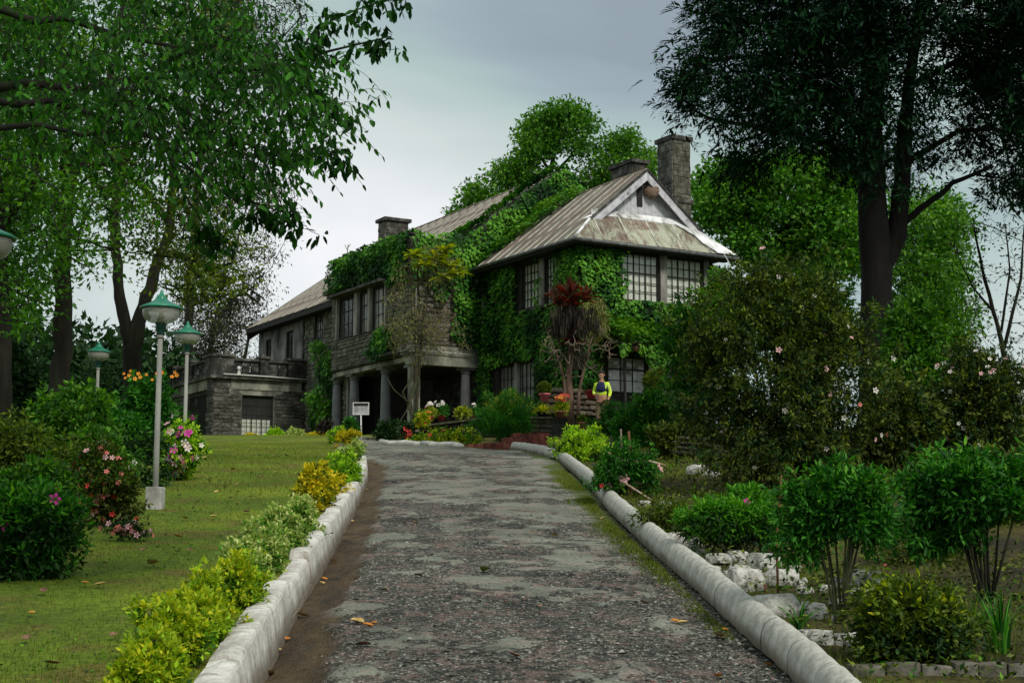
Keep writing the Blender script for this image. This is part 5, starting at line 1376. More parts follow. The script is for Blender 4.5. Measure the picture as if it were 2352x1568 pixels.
def flowers(parent, pts, kinds, r, cdir, name='blossom'):
    for p in pts:
        d = unit(p - np.asarray(cdir)); d = unit(d + np.array([0, -.8, .25]) + rng.normal(0, .3, 3))
        me = BL[kinds[rng.integers(len(kinds))]]; o = bpy.data.objects.new(name, me); COL.objects.link(o); o.parent = parent
        o.location = tuple(p - wl(parent)); o.rotation_euler = Vector(d).to_track_quat('Z', 'Y').to_euler(); s = r * rng.uniform(.75, 1.25); o.scale = (s, s, s)
        WL[o.name] = p
def shrub(name, label, base, blobs, n, per, spread, size, lmat, cat='shrub', group=None, fol={}, gap=.25, gs=1.6, lo=.55, stems=7, stem_r=.018, bmat=None, seed=3, extra=None, fl=None, lname='leaves', low=None, twig=.0035, fit=None):
    """blobs relative to base: (dx,dy,dz,rx,ry,rz)"""
    base = np.array(base, float); t = thing(name, base, label, cat, group)
    B = np.array([(base[0] + b_[0], base[1] + b_[1], base[2] + b_[2], *b_[3:]) for b_ in blobs])
    pts = blobpts(B, n, lo, gap, gs, seed, low=base[2] + .02 if low is None else base[2] + low)
    if fit is not None:            # keep the outline within the plant's real width and height
        mg = min(spread * 1.2, fit[0] * .16); mz = min(spread * 1.4 + size * .5, fit[1] * .22)
        for ax, wd in ((0, fit[0]), (1, fit[2])):
            a0, a1 = np.quantile(pts[:, ax], .01), np.quantile(pts[:, ax], .99)
            pts[:, ax] = base[ax] + ((pts[:, ax] - (a0 + a1) / 2) / (a1 - a0)) * (wd - 2 * mg)
        z1 = np.quantile(pts[:, 2], .985); z0 = base[2] + (0 if low is None else low)
        pts[:, 2] = z0 + (pts[:, 2] - z0) * (base[2] + fit[1] - mz - z0) / (z1 - z0)
    if fit is not None:            # a few longer shoots break the outline
        sh_ = rng.choice(len(pts), max(3, len(pts) // 9), replace=False)
        dv = unit((pts[sh_] - base - [0, 0, fit[1] * .35]) / [fit[0], fit[2], fit[1]]) * [1, 1, .9] + [0, 0, .25]
        pts[sh_] += dv * rng.uniform(.05, .16, (len(sh_), 1)) * min(fit[0], fit[1])
    if stems:
        tr = []
        for k in range(stems):
            bl = B[rng.integers(len(B))]; a = rng.random() * 6.28; f = rng.random() ** .5 * .55
            tp = pts[rng.integers(len(pts))] * .8 + bl[:3] * .2
            s0 = base + np.array([rng.normal(0, .12 * bl[3]), rng.normal(0, .12 * bl[4]), -.05]); md = (s0 + tp) / 2 + rng.normal(0, .06, 3) * bl[5]
            tr.append([(*s0, stem_r), (*md, stem_r * .75), (*tp, stem_r * .4)])
        if n > 160: sel = rng.choice(n, 160, replace=False)
        else: sel = np.arange(n)
        PP, par, R, nt_, segs = grow(tr, pts[sel], r0=twig, sub=3, jit=.05)
        m = MB()
        for q in tr: m.tube([np.array(z[:3]) for z in q], [z[3] for z in q], 6)
        st = m.build('stems', bmat or bark_dark, t, True); segmesh('twigs', segs, bmat or bark_dark, st, 3)
    cen = B[:, :3].mean(0)
    fol = {'whorl': 4, 'sv': .45, **fol}
    foliage(lname, pts, per, spread, size, lmat, t, centre=cen, **fol)
    if extra:
        for (mt, frac, per2, dz) in extra:      # layers of another leaf colour, from the top share of points down
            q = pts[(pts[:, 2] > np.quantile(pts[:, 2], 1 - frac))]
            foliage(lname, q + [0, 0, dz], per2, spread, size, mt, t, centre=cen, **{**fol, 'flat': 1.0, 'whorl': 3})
    if fl:
        for kinds, nf, r in fl:
            q = pts[(pts[:, 1] < np.quantile(pts[:, 1], .6))]; q = q[rng.choice(len(q), min(nf, len(q)), replace=False)]
            out_ = []
            for p in q:
                bl = B[np.argmin(np.sum(((B[:, :3] - p) / B[:, 3:]) ** 2, 1))]
                d = (p - bl[:3]) / bl[3:]; d = d / np.linalg.norm(d); d[1] = -abs(d[1]); out_.append(bl[:3] + d * bl[3:] * rng.uniform(1.0, 1.12))
            out_ = [p for p in out_ if p[2] > base[2] + .04]
            flowers(t, out_, kinds, r, cen)
    return t
def SB(name, label, x0, x1, vt, vb, n, per, spread, size, lmat, ybase=None, depth=.8, **kw):
    """shrub from its outline in the photo: foot on the ground at vb, unless its depth is given"""
    xc = (x0 + x1) / 2
    if ybase is None: b0 = G(xc, vb)
    else: b0 = at(xc, vb, ybase)
    Y = b0[1]; w_ = S(x1 - x0, Y); h = S(vb - vt, Y); dy = w_ / 2 * depth
    b0 = np.array([b0[0] * (Y + dy) / Y, Y + dy, b0[2]])
    if ybase is None: b0[2] = float(H(b0[0], b0[1]))
    bl = kw.pop('blobs', None) or RB(16, int(x0 * 7 + vt) % 9973, .14, .30, .9)
    blobs = [(dx * w_, ddy * w_ * depth, dz * h, rx * w_, ry * w_ * depth, rz * h) for dx, ddy, dz, rx, ry, rz in bl]
    return shrub(name, label, b0, blobs, n, per, spread, size, lmat, fit=(w_, h, w_ * depth), **kw)
LUMP = None

def RB(k, seed, rmin=.16, rmax=.28, flat=1.0, top=0.0, zlo=.2):
    r = np.random.default_rng(seed); out_ = []
    while len(out_) < k:
        x, y, z = r.uniform(-.5, .5), r.uniform(-.5, .5), r.uniform(zlo, 1.0)
        q = r.uniform(rmin, rmax)
        if (x / .5) ** 2 + (y / .5) ** 2 + max(0, (z - .45) / .58) ** 2 * 1.0 > 1.02: continue
        if z < top and r.random() < .7: continue
        out_.append((x * (1 - q * .8), y * (1 - q * .8), min(z, 1 - q * .55), q, q * 1.1, q * flat * r.uniform(.55, .95)))
    return out_
# --- hedge along the left kerb
hed = [ # x0,x1,vt,vb, kind, label
    (215, 420, 1462, 1640, 'gold', 'yellow green hedge shrub nearest the camera, cut by the bottom edge'),
    (290, 505, 1385, 1552, 'gold', 'golden green hedge shrub second from the camera along the left kerb'),
    (392, 565, 1318, 1470, 'gold', 'golden hedge shrub third from the camera beside the kerb wall'),
    (448, 618, 1268, 1412, 'gold', 'yellow green hedge shrub right below the cream variegated ones'),
    (535, 665, 1196, 1322, 'varieg', 'nearest of the cream and green variegated hedge shrubs'),
    (590, 712, 1160, 1275, 'varieg', 'cream variegated hedge shrub in the middle of the pale stretch'),
    (345, 525, 1365, 1500, 'gold', 'yellow green hedge shrub wedged between the second and third golden ones'), (500, 630, 1245, 1350, 'varieg', 'pale hedge shrub where the golden ones give way to the cream ones'),
    (636, 742, 1130, 1236, 'varieg', 'farthest variegated hedge shrub just before the orange gold one'),
    (672, 772, 1060, 1178, 'orangeg', 'orange gold hedge shrub on the lawn side of the kerb'),
    (710, 802, 1052, 1146, 'orangeg', 'smaller orange gold hedge shrub close to the kerb'),
    (740, 832, 1034, 1112, 'lime', 'pale lime hedge shrub past the orange ones'),
    (765, 838, 1006, 1062, 'varieg', 'pale yellow green hedge shrub near the top of the kerb'),
    (768, 832, 982, 1030, 'orangeg', 'small orange topped hedge shrub at the end of the row'),
    (752, 800, 975, 1020, 'lime', 'bright green hedge shrub behind the orange topped one')]
for i, (x0, x1, vt, vb, kd, lb) in enumerate(hed):
    SB('hedge_shrub', lb, x0, x1, vt, vb, 120 if i < 7 else 70, 46 if i < 4 else 38, .055, .030 if i < 4 else (.032 if i < 9 else .045), LM[kd], depth=.9, lo=.7, gap=.18, gs=5, seed=i, stems=5, stem_r=.008, twig=.0018,
       blobs=RB(9, 200 + i, .24, .40, 1.1) + [(0, 0, .42, .44, .48, .36)], group='hedge shrubs along the left kerb', fol=dict(asp=.5, flat=.9, droop=-.35), cat='hedge shrub',
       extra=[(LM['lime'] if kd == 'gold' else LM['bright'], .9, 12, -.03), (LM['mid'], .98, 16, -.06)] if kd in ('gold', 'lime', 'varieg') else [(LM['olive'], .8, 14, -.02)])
far = [(600, 660, 985, 1012, 'lime', 'low lime green hedge shrub in front of the terrace window'), (650, 702, 983, 1013, 'varieg', 'cream edged low shrub in front of the terrace pier'),
       (698, 756, 985, 1014, 'orangeg', 'golden low shrub at the foot of the climbing creeper'), (560, 596, 1000, 1012, 'orangeg', 'tiny yellow plant at the foot of the terrace window')]
for i, (x0, x1, vt, vb, kd, lb) in enumerate(far):
    SB('low_shrub', lb, x0, x1, vt, vb, 60, 40, .14, .085, LM[kd], ybase=53.5, depth=.5, lo=.6, gap=.1, stems=0, fol=dict(asp=.55, flat=.9), group='low shrubs before the terrace')

# --- left garden
SB('azalea_bush', 'dark low bush with glossy green top and one magenta bloom at the left edge', -90, 205, 1105, 1345, 340, 34, .10, .060, LM['shrub'], depth=.8, lo=.5, gap=.2, gs=3, stems=12, low=.02,
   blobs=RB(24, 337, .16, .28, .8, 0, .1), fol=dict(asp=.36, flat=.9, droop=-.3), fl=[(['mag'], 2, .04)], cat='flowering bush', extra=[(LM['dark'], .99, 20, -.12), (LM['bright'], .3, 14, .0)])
SB('azalea_bush', 'coral red azalea bush in front of the tall lamp post', 140, 342, 1000, 1215, 260, 34, .11, .050, LM['rhodo'], depth=.7, lo=.5, gap=.28, gs=3, stems=14, blobs=LUMP, fol=dict(asp=.4), fl=[(['coral', 'red', 'coral', 'pink'], 70, .026)], cat='flowering bush', extra=[(LM['mid'], .4, 10, 0)])
SB('azalea_bush', 'lime green azalea bush with magenta and pink blossoms beside the second lamp', 352, 468, 960, 1105, 190, 44, .12, .055, LM['lime'], depth=.8, lo=.62, gap=.2, gs=2.5, stems=8, blobs=LUMP, fol=dict(asp=.45, flat=.9), fl=[(['mag', 'mag', 'pink', 'white'], 70, .045)], cat='flowering bush', extra=[(LM['shrub'], .95, 22, -.04)])
SB('azalea_bush', 'far azalea bush with white and pink flowers behind the second lamp', 345, 460, 925, 1010, 110, 40, .15, .07, LM['shrub'], ybase=30, depth=.6, lo=.6, gap=.2, stems=5, fol=dict(asp=.45), fl=[(['white', 'pink', 'mag'], 22, .07)], cat='flowering bush')
SB('leafy_bush', 'tall loose mid green bush at the foot of the left trees', 60, 250, 858, 1090, 260, 44, .22, .085, LM['mid'], ybase=20.5, depth=.7, lo=.5, gap=.3, gs=1.6, stems=10, blobs=LUMP, fol=dict(asp=.5))
SB('olive_bush', 'olive brown feathery bush at the left edge in front of the dark wood', -50, 170, 935, 1160, 260, 42, .16, .062, LM['olive'], ybase=14, depth=.7, lo=.4, gap=.3, gs=2, stems=12, blobs=LUMP, fol=dict(asp=.35, flat=.4))
SB('leafy_bush', 'bright leafed bush behind the coral azalea', 120, 330, 960, 1140, 200, 40, .17, .07, LM['mid'], ybase=17.5, depth=.6, lo=.5, gap=.3, gs=2, stems=10, blobs=LUMP, fol=dict(asp=.5), fl=[(['coral', 'pink', 'white'], 12, .04)])
SB('marigold_bush', 'green bush topped with orange flowers behind the tall lamp post', 245, 405, 845, 1010, 210, 44, .20, .08, LM['shrub'], ybase=24, depth=.6, lo=.5, gap=.26, gs=1.8, stems=9, blobs=LUMP, fol=dict(asp=.5), cat='flowering bush')
mb_ = [o for o in bpy.data.objects if o.name == 'marigold_bush'][0]
flowers(mb_, [at(x, v, 23.0) for x, v in ((285, 858), (297, 862), (300, 852), (318, 858), (322, 866), (336, 860), (360, 858), (368, 862), (372, 856), (402, 855), (406, 862), (395, 865), (350, 872), (288, 868), (310, 870))], ['orange'], .030, at(330, 930, 24))
SB('leafy_bush', 'low green shrub between the azaleas and the lawn', 250, 340, 955, 1020, 90, 40, .14, .07, LM['shrub'], ybase=21, depth=.5, stems=4, fol=dict(asp=.5))
SB('marigold_plant', 'small plant with orange flowers above the magenta bloomed bush', 40, 150, 1105, 1180, 70, 26, .08, .045, LM['mid'], ybase=11.6, depth=.5, stems=6, stem_r=.006, fol=dict(asp=.4), fl=[(['orange'], 5, .035)], cat='flower')
SB('pink_bedding_plant', 'low mat of rose pink flowers spilling onto the lawn', 228, 352, 1200, 1246, 50, 16, .05, .035, LM['dark'], depth=.5, lo=.3, gap=0, stems=0, fol=dict(asp=.5), fl=[(['coral', 'coral', 'pink'], 48, .026)], cat='flower')
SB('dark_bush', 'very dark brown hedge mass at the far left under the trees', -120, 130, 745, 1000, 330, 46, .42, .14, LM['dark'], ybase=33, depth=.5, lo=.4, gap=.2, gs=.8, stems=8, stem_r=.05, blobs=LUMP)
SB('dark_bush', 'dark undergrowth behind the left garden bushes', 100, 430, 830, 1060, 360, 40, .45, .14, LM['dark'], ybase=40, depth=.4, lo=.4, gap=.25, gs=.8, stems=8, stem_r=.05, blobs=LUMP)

# --- right garden
BIG = RB(46, 341, .12, .24, .9, 0, .10) + [(-.05, 0, .5, .40, .4, .42), (.1, 0, .35, .42, .4, .32)]
SB('rhododendron', 'very large brownish rhododendron with scattered pale blossoms under the big tree', 1540, 2075, 575, 1135, 1150, 50, .22, .062, LM['rhodo'], depth=.6, lo=.45, gap=.30, gs=1.5, stems=26, stem_r=.028, blobs=BIG,
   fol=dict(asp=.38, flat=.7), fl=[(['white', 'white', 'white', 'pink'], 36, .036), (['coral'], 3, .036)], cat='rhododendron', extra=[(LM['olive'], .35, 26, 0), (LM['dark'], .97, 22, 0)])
SB('rhododendron', 'second big dark rhododendron with tiny white flowers at the right edge', 2085, 2470, 755, 1140, 700, 52, .26, .075, LM['rhodo'], ybase=22, depth=.6, lo=.45, gap=.28, gs=1.4, stems=18, stem_r=.03, blobs=BIG, fol=dict(asp=.38), fl=[(['white', 'pink', 'white'], 60, .034)], cat='rhododendron', extra=[(LM['dark'], .97, 26, 0)])
SB('leafy_bush', 'olive green scrub rising behind the big rhododendron', 1640, 2020, 575, 900, 420, 46, .34, .12, LM['backtree'], ybase=33, depth=.4, lo=.4, gap=.25, gs=.9, stems=10, stem_r=.04, blobs=LUMP, fol=dict(asp=.45), extra=[(LM['bright'], .5, 16, 0)])
SB('leafy_bush', 'fresh green shrub against the left side of the big rhododendron', 1510, 1700, 670, 980, 330, 46, .26, .10, LM['shrub'], ybase=30, depth=.5, lo=.45, gap=.28, gs=1.2, stems=10, stem_r=.03, blobs=LUMP, fol=dict(asp=.38, flat=.8), extra=[(LM['bright'], .3, 16, 0)])
SB('leafy_bush', 'scrubby green bush right of the dark trunk', 2040, 2230, 640, 900, 260, 44, .28, .11, LM['mid'], ybase=32, depth=.5, lo=.4, gap=.28, stems=8, stem_r=.03, blobs=LUMP, fol=dict(asp=.45))
SB('fern_bush', 'soft round blurry green bush before the porch steps', 1088, 1238, 885, 1012, 260, 80, .16, .11, LM['shrub'], ybase=38.5, depth=.8, lo=.62, gap=.05, stems=4, blobs=[(.12, 0, .55, .36, .45, .46), (-.18, 0, .42, .32, .45, .42), (0, -.1, .35, .4, .4, .35)], fol=dict(asp=.14, flat=.2, droop=-1.3, out=.5, rand=.35, whorl=0), extra=[(LM['yellowg'], .22, 16, 0)])
SB('lime_bush', 'clipped lime green azalea bush at the head of the right kerb', 1262, 1440, 965, 1085, 260, 44, .12, .06, LM['lime'], ybase=27.0, depth=.9, lo=.6, gap=.18, gs=3, stems=8, blobs=RB(14, 331, .18, .32, .7, .3) + [(0, 0, .45, .44, .46, .36)], fol=dict(asp=.42, flat=1.0, droop=-.2), extra=[(LM['dark'], .95, 26, -.16)])
SB('lime_bush', 'deeper green azalea bush with pink blooms behind the tied canes', 1350, 1520, 1000, 1150, 250, 42, .11, .052, LM['shrub'], depth=.8, lo=.55, gap=.2, gs=3, stems=8, blobs=LUMP, fol=dict(asp=.42, flat=1.0), fl=[(['pink'], 4, .05), (['red'], 2, .04)])
SB('leafy_bush', 'feathery mid green bush in front of the man', 1400, 1575, 880, 1050, 280, 46, .17, .085, LM['shrub'], ybase=31, depth=.6, lo=.45, gap=.26, gs=1.6, stems=8, blobs=LUMP, fol=dict(asp=.35, flat=.8), extra=[(LM['bright'], .3, 14, 0)])
SB('leafy_bush', 'small green bush hiding the man\'s legs', 1345, 1450, 908, 1000, 120, 44, .15, .08, LM['shrub'], ybase=37, depth=.6, lo=.5, gap=.2, stems=5, fol=dict(asp=.4))
SB('leafy_bush', 'dark leafy undergrowth left of the big rhododendron', 1480, 1660, 960, 1070, 180, 42, .17, .08, LM['rhodo'], ybase=26, depth=.5, lo=.4, gap=.2, stems=6, blobs=LUMP)
SB('topiary_bush', 'clipped round grey green topiary bush before the white garden window', 1474, 1546, 836, 900, 110, 60, .10, .06, LM['olive'], ybase=40, depth=1, lo=.8, gap=0, stems=3, blobs=[(0, 0, .5, .5, .5, .5)], fol=dict(asp=.4))
SB('leafy_shrub', 'low bright leafed shrub with dark base beside the white rocks', 1555, 1815, 1105, 1290, 300, 40, .075, .050, LM['bright'], depth=.6, lo=.5, gap=.40, gs=3, stems=10, stem_r=.010, low=.20, blobs=RB(16, 301, .14, .24, .7, .5, .35) + [(0, 0, .35, .4, .4, .2)], fol=dict(asp=.32, flat=.9, droop=-.35, fine=True), extra=[(LM['dark'], .98, 14, -.12)], fl=[(['mag'], 2, .03)])
SB('stemmed_shrub', 'leggy green shrub on thin bare stems among the white rocks', 1775, 2080, 1070, 1452, 330, 40, .08, .048, LM['shrub'], depth=.6, lo=.4, gap=.40, gs=3, stems=9, stem_r=.011, bmat=bark_moss, low=.42, blobs=RB(30, 307, .10, .22, .45, .62, .45), fol=dict(asp=.34, flat=.9, droop=-.2, fine=True), extra=[(LM['bright'], .35, 12, 0)])
SB('stemmed_shrub', 'taller leggy shrub with fresh green leaves at the right edge', 2075, 2460, 1035, 1420, 430, 40, .085, .052, LM['shrub'], ybase=9.6, depth=.6, lo=.4, gap=.40, gs=3, stems=11, stem_r=.013, bmat=bark_dark, low=.42, blobs=RB(38, 311, .10, .22, .45, .62, .42), fol=dict(asp=.34, flat=.9, droop=-.2, fine=True), extra=[(LM['bright'], .3, 12, 0)])
SB('olive_bush', 'round olive green bush in the bottom right corner', 1945, 2250, 1345, 1555, 340, 44, .085, .036, LM['olive'], depth=.8, lo=.6, gap=.2, gs=3.5, stems=12, stem_r=.01, blobs=RB(14, 317, .2, .34, 1.0) + [(0, 0, .45, .44, .46, .38)], fol=dict(asp=.5, flat=1, droop=-.2), extra=[(LM['gold'], .3, 8, 0), (LM['dark'], .95, 14, -.08)])
SB('weedy_plants', 'tangle of brown and green weeds behind the bottom right bush', 1980, 2352, 1180, 1440, 240, 22, .13, .05, LM['rhodo'], ybase=11.5, depth=.5, lo=.2, gap=.2, stems=10, stem_r=.006, blobs=LUMP, fol=dict(asp=.25, flat=.3), fl=[(['orange', 'coral'], 6, .02)], cat='weeds')
SB('low_plants', 'low green herbs between the right kerb and the rocks', 1440, 1620, 1150, 1230, 100, 26, .08, .045, LM['olive'], depth=.6, lo=.2, gap=.2, stems=0, fol=dict(asp=.4))
SB('flowering_border', 'yellow green flowering border above the far white kerb', 925, 1110, 982, 1035, 150, 44, .13, .07, LM['gold'], ybase=38.5, depth=.3, lo=.3, gap=.15, stems=0, blobs=[(-.3, 0, .35, .22, .5, .4), (.0, 0, .45, .26, .5, .45), (.3, 0, .5, .22, .5, .5)], fol=dict(asp=.4), extra=[(LM['shrub'], .9, 26, 0)], fl=[(['red', 'coral'], 5, .05)], cat='flower border')
SB('geranium', 'red flowered plant at the foot of the vine trunk', 908, 952, 958, 1020, 60, 40, .11, .07, LM['dark'], ybase=41, depth=.5, stems=3, fol=dict(asp=.6), fl=[(['red'], 12, .085)], cat='flower')
SB('yellow_red_plant', 'small plant with yellow and red leaves beside the geranium', 948, 988, 940, 985, 40, 40, .10, .07, LM['gold'], ybase=42, depth=.5, stems=2, fol=dict(asp=.4), fl=[(['orange', 'red'], 8, .06)], cat='plant')
SB('dark_bush', 'dark flat topped shrub behind the sign board', 862, 912, 962, 1022, 70, 44, .16, .09, LM['dark'], ybase=40, depth=.6, stems=3)
SB('leafy_bush', 'small bright plant rising behind the end of the hedge', 790, 822, 960, 1000, 40, 34, .12, .09, LM['shrub'], ybase=41, depth=.6, stems=2)
SB('potted_shrub_plant', 'brown leaved shrub below the climbing creeper', 725, 768, 962, 992, 40, 34, .14, .08, LM['brown'], ybase=50, depth=.6, stems=2, cat='shrub')
SB('bush', 'green bush against the right wall end under the eaves', 1600, 1720, 600, 760, 170, 60, .35, .14, LM['ivyb'], ybase=45, depth=.4, gap=.1, stems=4, fol=dict(asp=.5))

SB('dark_bush', 'dark leafy scrub filling the bank left of the big rhododendron foot', 2010, 2180, 640, 920, 240, 46, .26, .10, LM['backtree'], ybase=25, depth=.5, stems=8, stem_r=.02)
SB('dark_bush', 'dark undergrowth between the two rhododendrons', 1960, 2180, 850, 1130, 260, 46, .22, .08, LM['rhodo'], ybase=19, depth=.5, stems=10, stem_r=.02, extra=[(LM['dark'], .9, 14, 0)], fl=[(['coral', 'orange'], 6, .03)])
SB('dark_bush', 'dark bushes behind the fresh green shrub at the right edge', 2060, 2440, 1010, 1210, 330, 42, .16, .07, LM['rhodo'], ybase=13.5, depth=.5, stems=10, stem_r=.01, extra=[(LM['dark'], .9, 14, 0)])
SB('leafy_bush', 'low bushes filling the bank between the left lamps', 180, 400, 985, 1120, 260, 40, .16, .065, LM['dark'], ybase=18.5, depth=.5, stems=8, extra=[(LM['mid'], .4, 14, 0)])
SB('leafy_bush', 'leafy green scrub behind the magenta bloomed bush', -80, 180, 1040, 1200, 280, 40, .12, .055, LM['mid'], ybase=12.3, depth=.5, stems=10, stem_r=.01, extra=[(LM['dark'], .9, 12, -.1)], fl=[(['pink', 'coral'], 6, .02)])
SB('leafy_bush', 'green shrub mass under the far small lamp', 60, 330, 900, 1040, 280, 42, .22, .09, LM['mid'], ybase=25, depth=.5, stems=8, extra=[(LM['shrub'], .4, 14, 0)])
# blades: iris and grass clumps
def blades(name, label, P, n, h, spread, wid, mat, cat='plant', arch=.5, group=None):
    t = thing(name, P, label, cat, group); V = []; Fc = []; tn = []
    for k in range(n):
        a = rng.random() * 6.28; hh = h * rng.uniform(.55, 1.1); ar = arch * rng.uniform(.3, 1.3); d = np.array([math.cos(a), math.sin(a), 0]); s = np.array([-d[1], d[0], 0])
        b0 = np.array(P) + d * spread * rng.random() * .3; n0 = len(V)
        for i in range(5):
            f = i / 4; c = b0 + UP * hh * (f - ar * .45 * f * f) + d * hh * ar * f * f; w_ = wid * (1 - f ** 2.2) + .0008
            V += [c - s * w_, c + s * w_]
        Fc += [(n0 + 2 * i, n0 + 2 * i + 1, n0 + 2 * i + 3, n0 + 2 * i + 2) for i in range(4)]; tn += [rng.random()] * 4
    mk('leaves', V, Fc, mat, t, True, attr={'tint': ('FACE', tn)}); return t
blades('iris_clump', 'strappy dark green clump growing beside the kerb and the rocks', G(1835, 1455), 26, .30, .12, .007, LM['shrub'], arch=.8)
blades('iris_clump', 'upright green blades between two flat rocks', G(1790, 1320), 8, .13, .04, .007, LM['bright'], arch=.2)
blades('grass_clump', 'tall thin grass clump near the right edge of the frame', G(2300, 1500), 60, .42, .35, .005, LM['shrub'], arch=.5)
blades('grass_clump', 'second thin grass clump left of the tall one', G(2225, 1470), 40, .34, .3, .005, LM['olive'], arch=.6)
blades('iris_clump', 'small strappy plant by the white stones on the far lawn', G(1620, 1062), 22, .30, .2, .012, LM['shrub'], arch=.9)

# ================================================================== ROCKS
def rockmesh(seed, sub=3):
    import bmesh
    bm = bmesh.new(); bmesh.ops.create_icosphere(bm, subdivisions=sub, radius=1.0)
    V = np.array([v.co for v in bm.verts]); n = fbm(V, 1.1, seed, 3); n2 = fbm(V, 4, seed + 9, 3)
    cell = np.round(fbm(V, 1.6, seed + 4, 1) * 6) / 6
    r = .70 + .45 * n + .22 * (cell - .5) + .10 * (n2 - .5)
    V = V * r[:, None]; V[:, 2] = np.where(V[:, 2] < -.3, -.3, V[:, 2]); V[:, 2] = np.minimum(V[:, 2], .55 + .1 * n2)
    for v, c in zip(bm.verts, V): v.co = c
    me = bpy.data.meshes.new('rock'); bm.to_mesh(me); bm.free(); me.materials.append(M_rock); return me
def rockmat():
    m, t, b = M_('limewashed_rock')
    n1 = noise(t, 1.6, 7, .72, rnd=True); n2 = noise(t, 7, 5, .7, rnd=True)
    c = ramp(t, n1, [(.30, (.06, .055, .045)), (.42, (.26, .25, .22)), (.54, (.52, .51, .47)), (.75, (.74, .73, .70))])
    c = mixc(t, .7, c, ramp(t, n2, [(.22, (.45, .43, .40)), (.38, (1, 1, 1))]), 'MULTIPLY')
    t.links.new(c, b.inputs['Base Color']); b.inputs['Roughness'].default_value = .85; bump(t, b, n2, .45, .06); return m
M_rock = rockmat()
RKM = [rockmesh(s) for s in (3, 17, 29, 41, 55, 68)]
rocks = [(1578, 1268, 76, 'pale rock closest behind the kerb at the head of the rock row'), (1612, 1284, 46, 'small rounded rock touching the first pale rock'), (1652, 1300, 66, 'grey topped rock under the bright leafed shrub'),
    (1698, 1296, 56, 'flat dark rock below the bright leafed shrub'), (1640, 1322, 42, 'small stone in the gap between kerb and rock row'), (1702, 1322, 50, 'upright stone left of the long pale rock'),
    (1762, 1318, 100, 'long pale rock crossed by a brown cane'), (1718, 1362, 112, 'broad whitewashed rock leaning on the kerb'), (1802, 1352, 96, 'cracked white rock right of the broad one'),
    (1792, 1424, 108, 'large domed grey rock behind the strappy clump'), (1868, 1428, 84, 'grey rock at the foot of the bare stems'), (1930, 1436, 44, 'little rock right of the bare stems'),
    (1948, 1356, 60, 'white topped rock left end of the middle pair'), (2002, 1352, 84, 'smooth pale slab in the middle of the bed'), (2046, 1378, 84, 'thin white slab nearest the olive bush'),
    (1982, 1376, 44, 'dark little rock under the thin slab'), (1890, 1484, 66, 'dark faced rock low beside the kerb'), (1950, 1490, 62, 'mottled rock at the left foot of the olive bush'),
    (2040, 1502, 70, 'rock half hidden under the olive bush'), (1545, 1246, 44, 'dark rock in the shade of the herbs by the kerb'), (1508, 1228, 36, 'small dark stone by the bend of the kerb'), (1838, 1352, 48, 'white stone between the bare stems'),
    (1668, 1330, 34, 'small white stone under the flat dark rock'), (1738, 1330, 36, 'white pebble tucked under the long pale rock'), (1850, 1372, 40, 'knobbly white stone behind the bare stems'), (1905, 1368, 44, 'grey white stone left of the smooth slab'), (1828, 1316, 36, 'little pale stone above the cracked white rock'), (1745, 1390, 40, 'pale wedge of stone below the broad whitewashed rock'), (1855, 1470, 42, 'mottled stone below the strappy clump'), (2085, 1400, 44, 'pale stone half under the olive bush top'), (1925, 1400, 40, 'chipped white stone below the middle slabs'),
    (1587, 1044, 30, 'upright white stone on the far lawn'), (1606, 1094, 54, 'rounded white stone on the lawn before the rhododendron'), (1640, 1102, 40, 'low mottled stone under the rhododendron edge'), (1480, 1165, 30, 'pale pebble sized stone below the canes'), (1530, 1172, 34, 'flat pinkish stone right of the canes')]
for i, (x, v, wpx, lb) in enumerate(rocks):
    p = G(x, v - 4); s = S(wpx, p[1]) / 1.85
    o = bpy.data.objects.new('rock', RKM[i % 6]); COL.objects.link(o); o.location = tuple(p + [0, s * .6, s * .22]); o.rotation_euler = (rng.uniform(-.12, .12), rng.uniform(-.12, .12), rng.random() * 6.28)
    o.scale = (s * 1.05, s * .85, s * rng.uniform(.75, 1.1)); tag(o, lb, 'rock', 'pale rocks in the right hand bed')
# edging blocks across the bottom right corner
ebm = simple('dirty_block', [(.3, (.03, .028, .02)), (.5, (.10, .095, .07)), (.7, (.22, .20, .18))], 6, .9, .6, .02, rnd=True)
edg = [('block with a reddish top beside the end of the kerb', 1990, 76), ('second edging block from the kerb', 2070, 80), ('third edging block, longer and darker', 2150, 78), ('fourth edging block, narrow and cracked', 2215, 54), ('fifth edging block from the kerb', 2275, 66), ('sixth edging block, near the right edge', 2345, 70), ('last edging block, cut by the right edge', 2420, 74)]
for i, (lb, x, wpx) in enumerate(edg):
    p = at(x, 1562, 7.55); p[2] = float(H(p[0], p[1])) - .02; w_ = S(wpx, 7.55) * .96
    m = MB(); m.box(p + [-w_ / 2, -.05, -.1], [w_, 0, 0], [0, .11, 0], [0, 0, .185 + random.uniform(-.012, .01)])
    V = np.array(m.v); V += rng.normal(0, .004, V.shape)
    o = mk('edging_block', V, m.f, ebm, None); tag(o, lb, 'block', 'edging blocks in the bottom right corner')
    bv = o.modifiers.new('b', 'BEVEL'); bv.width = .012; bv.segments = 2

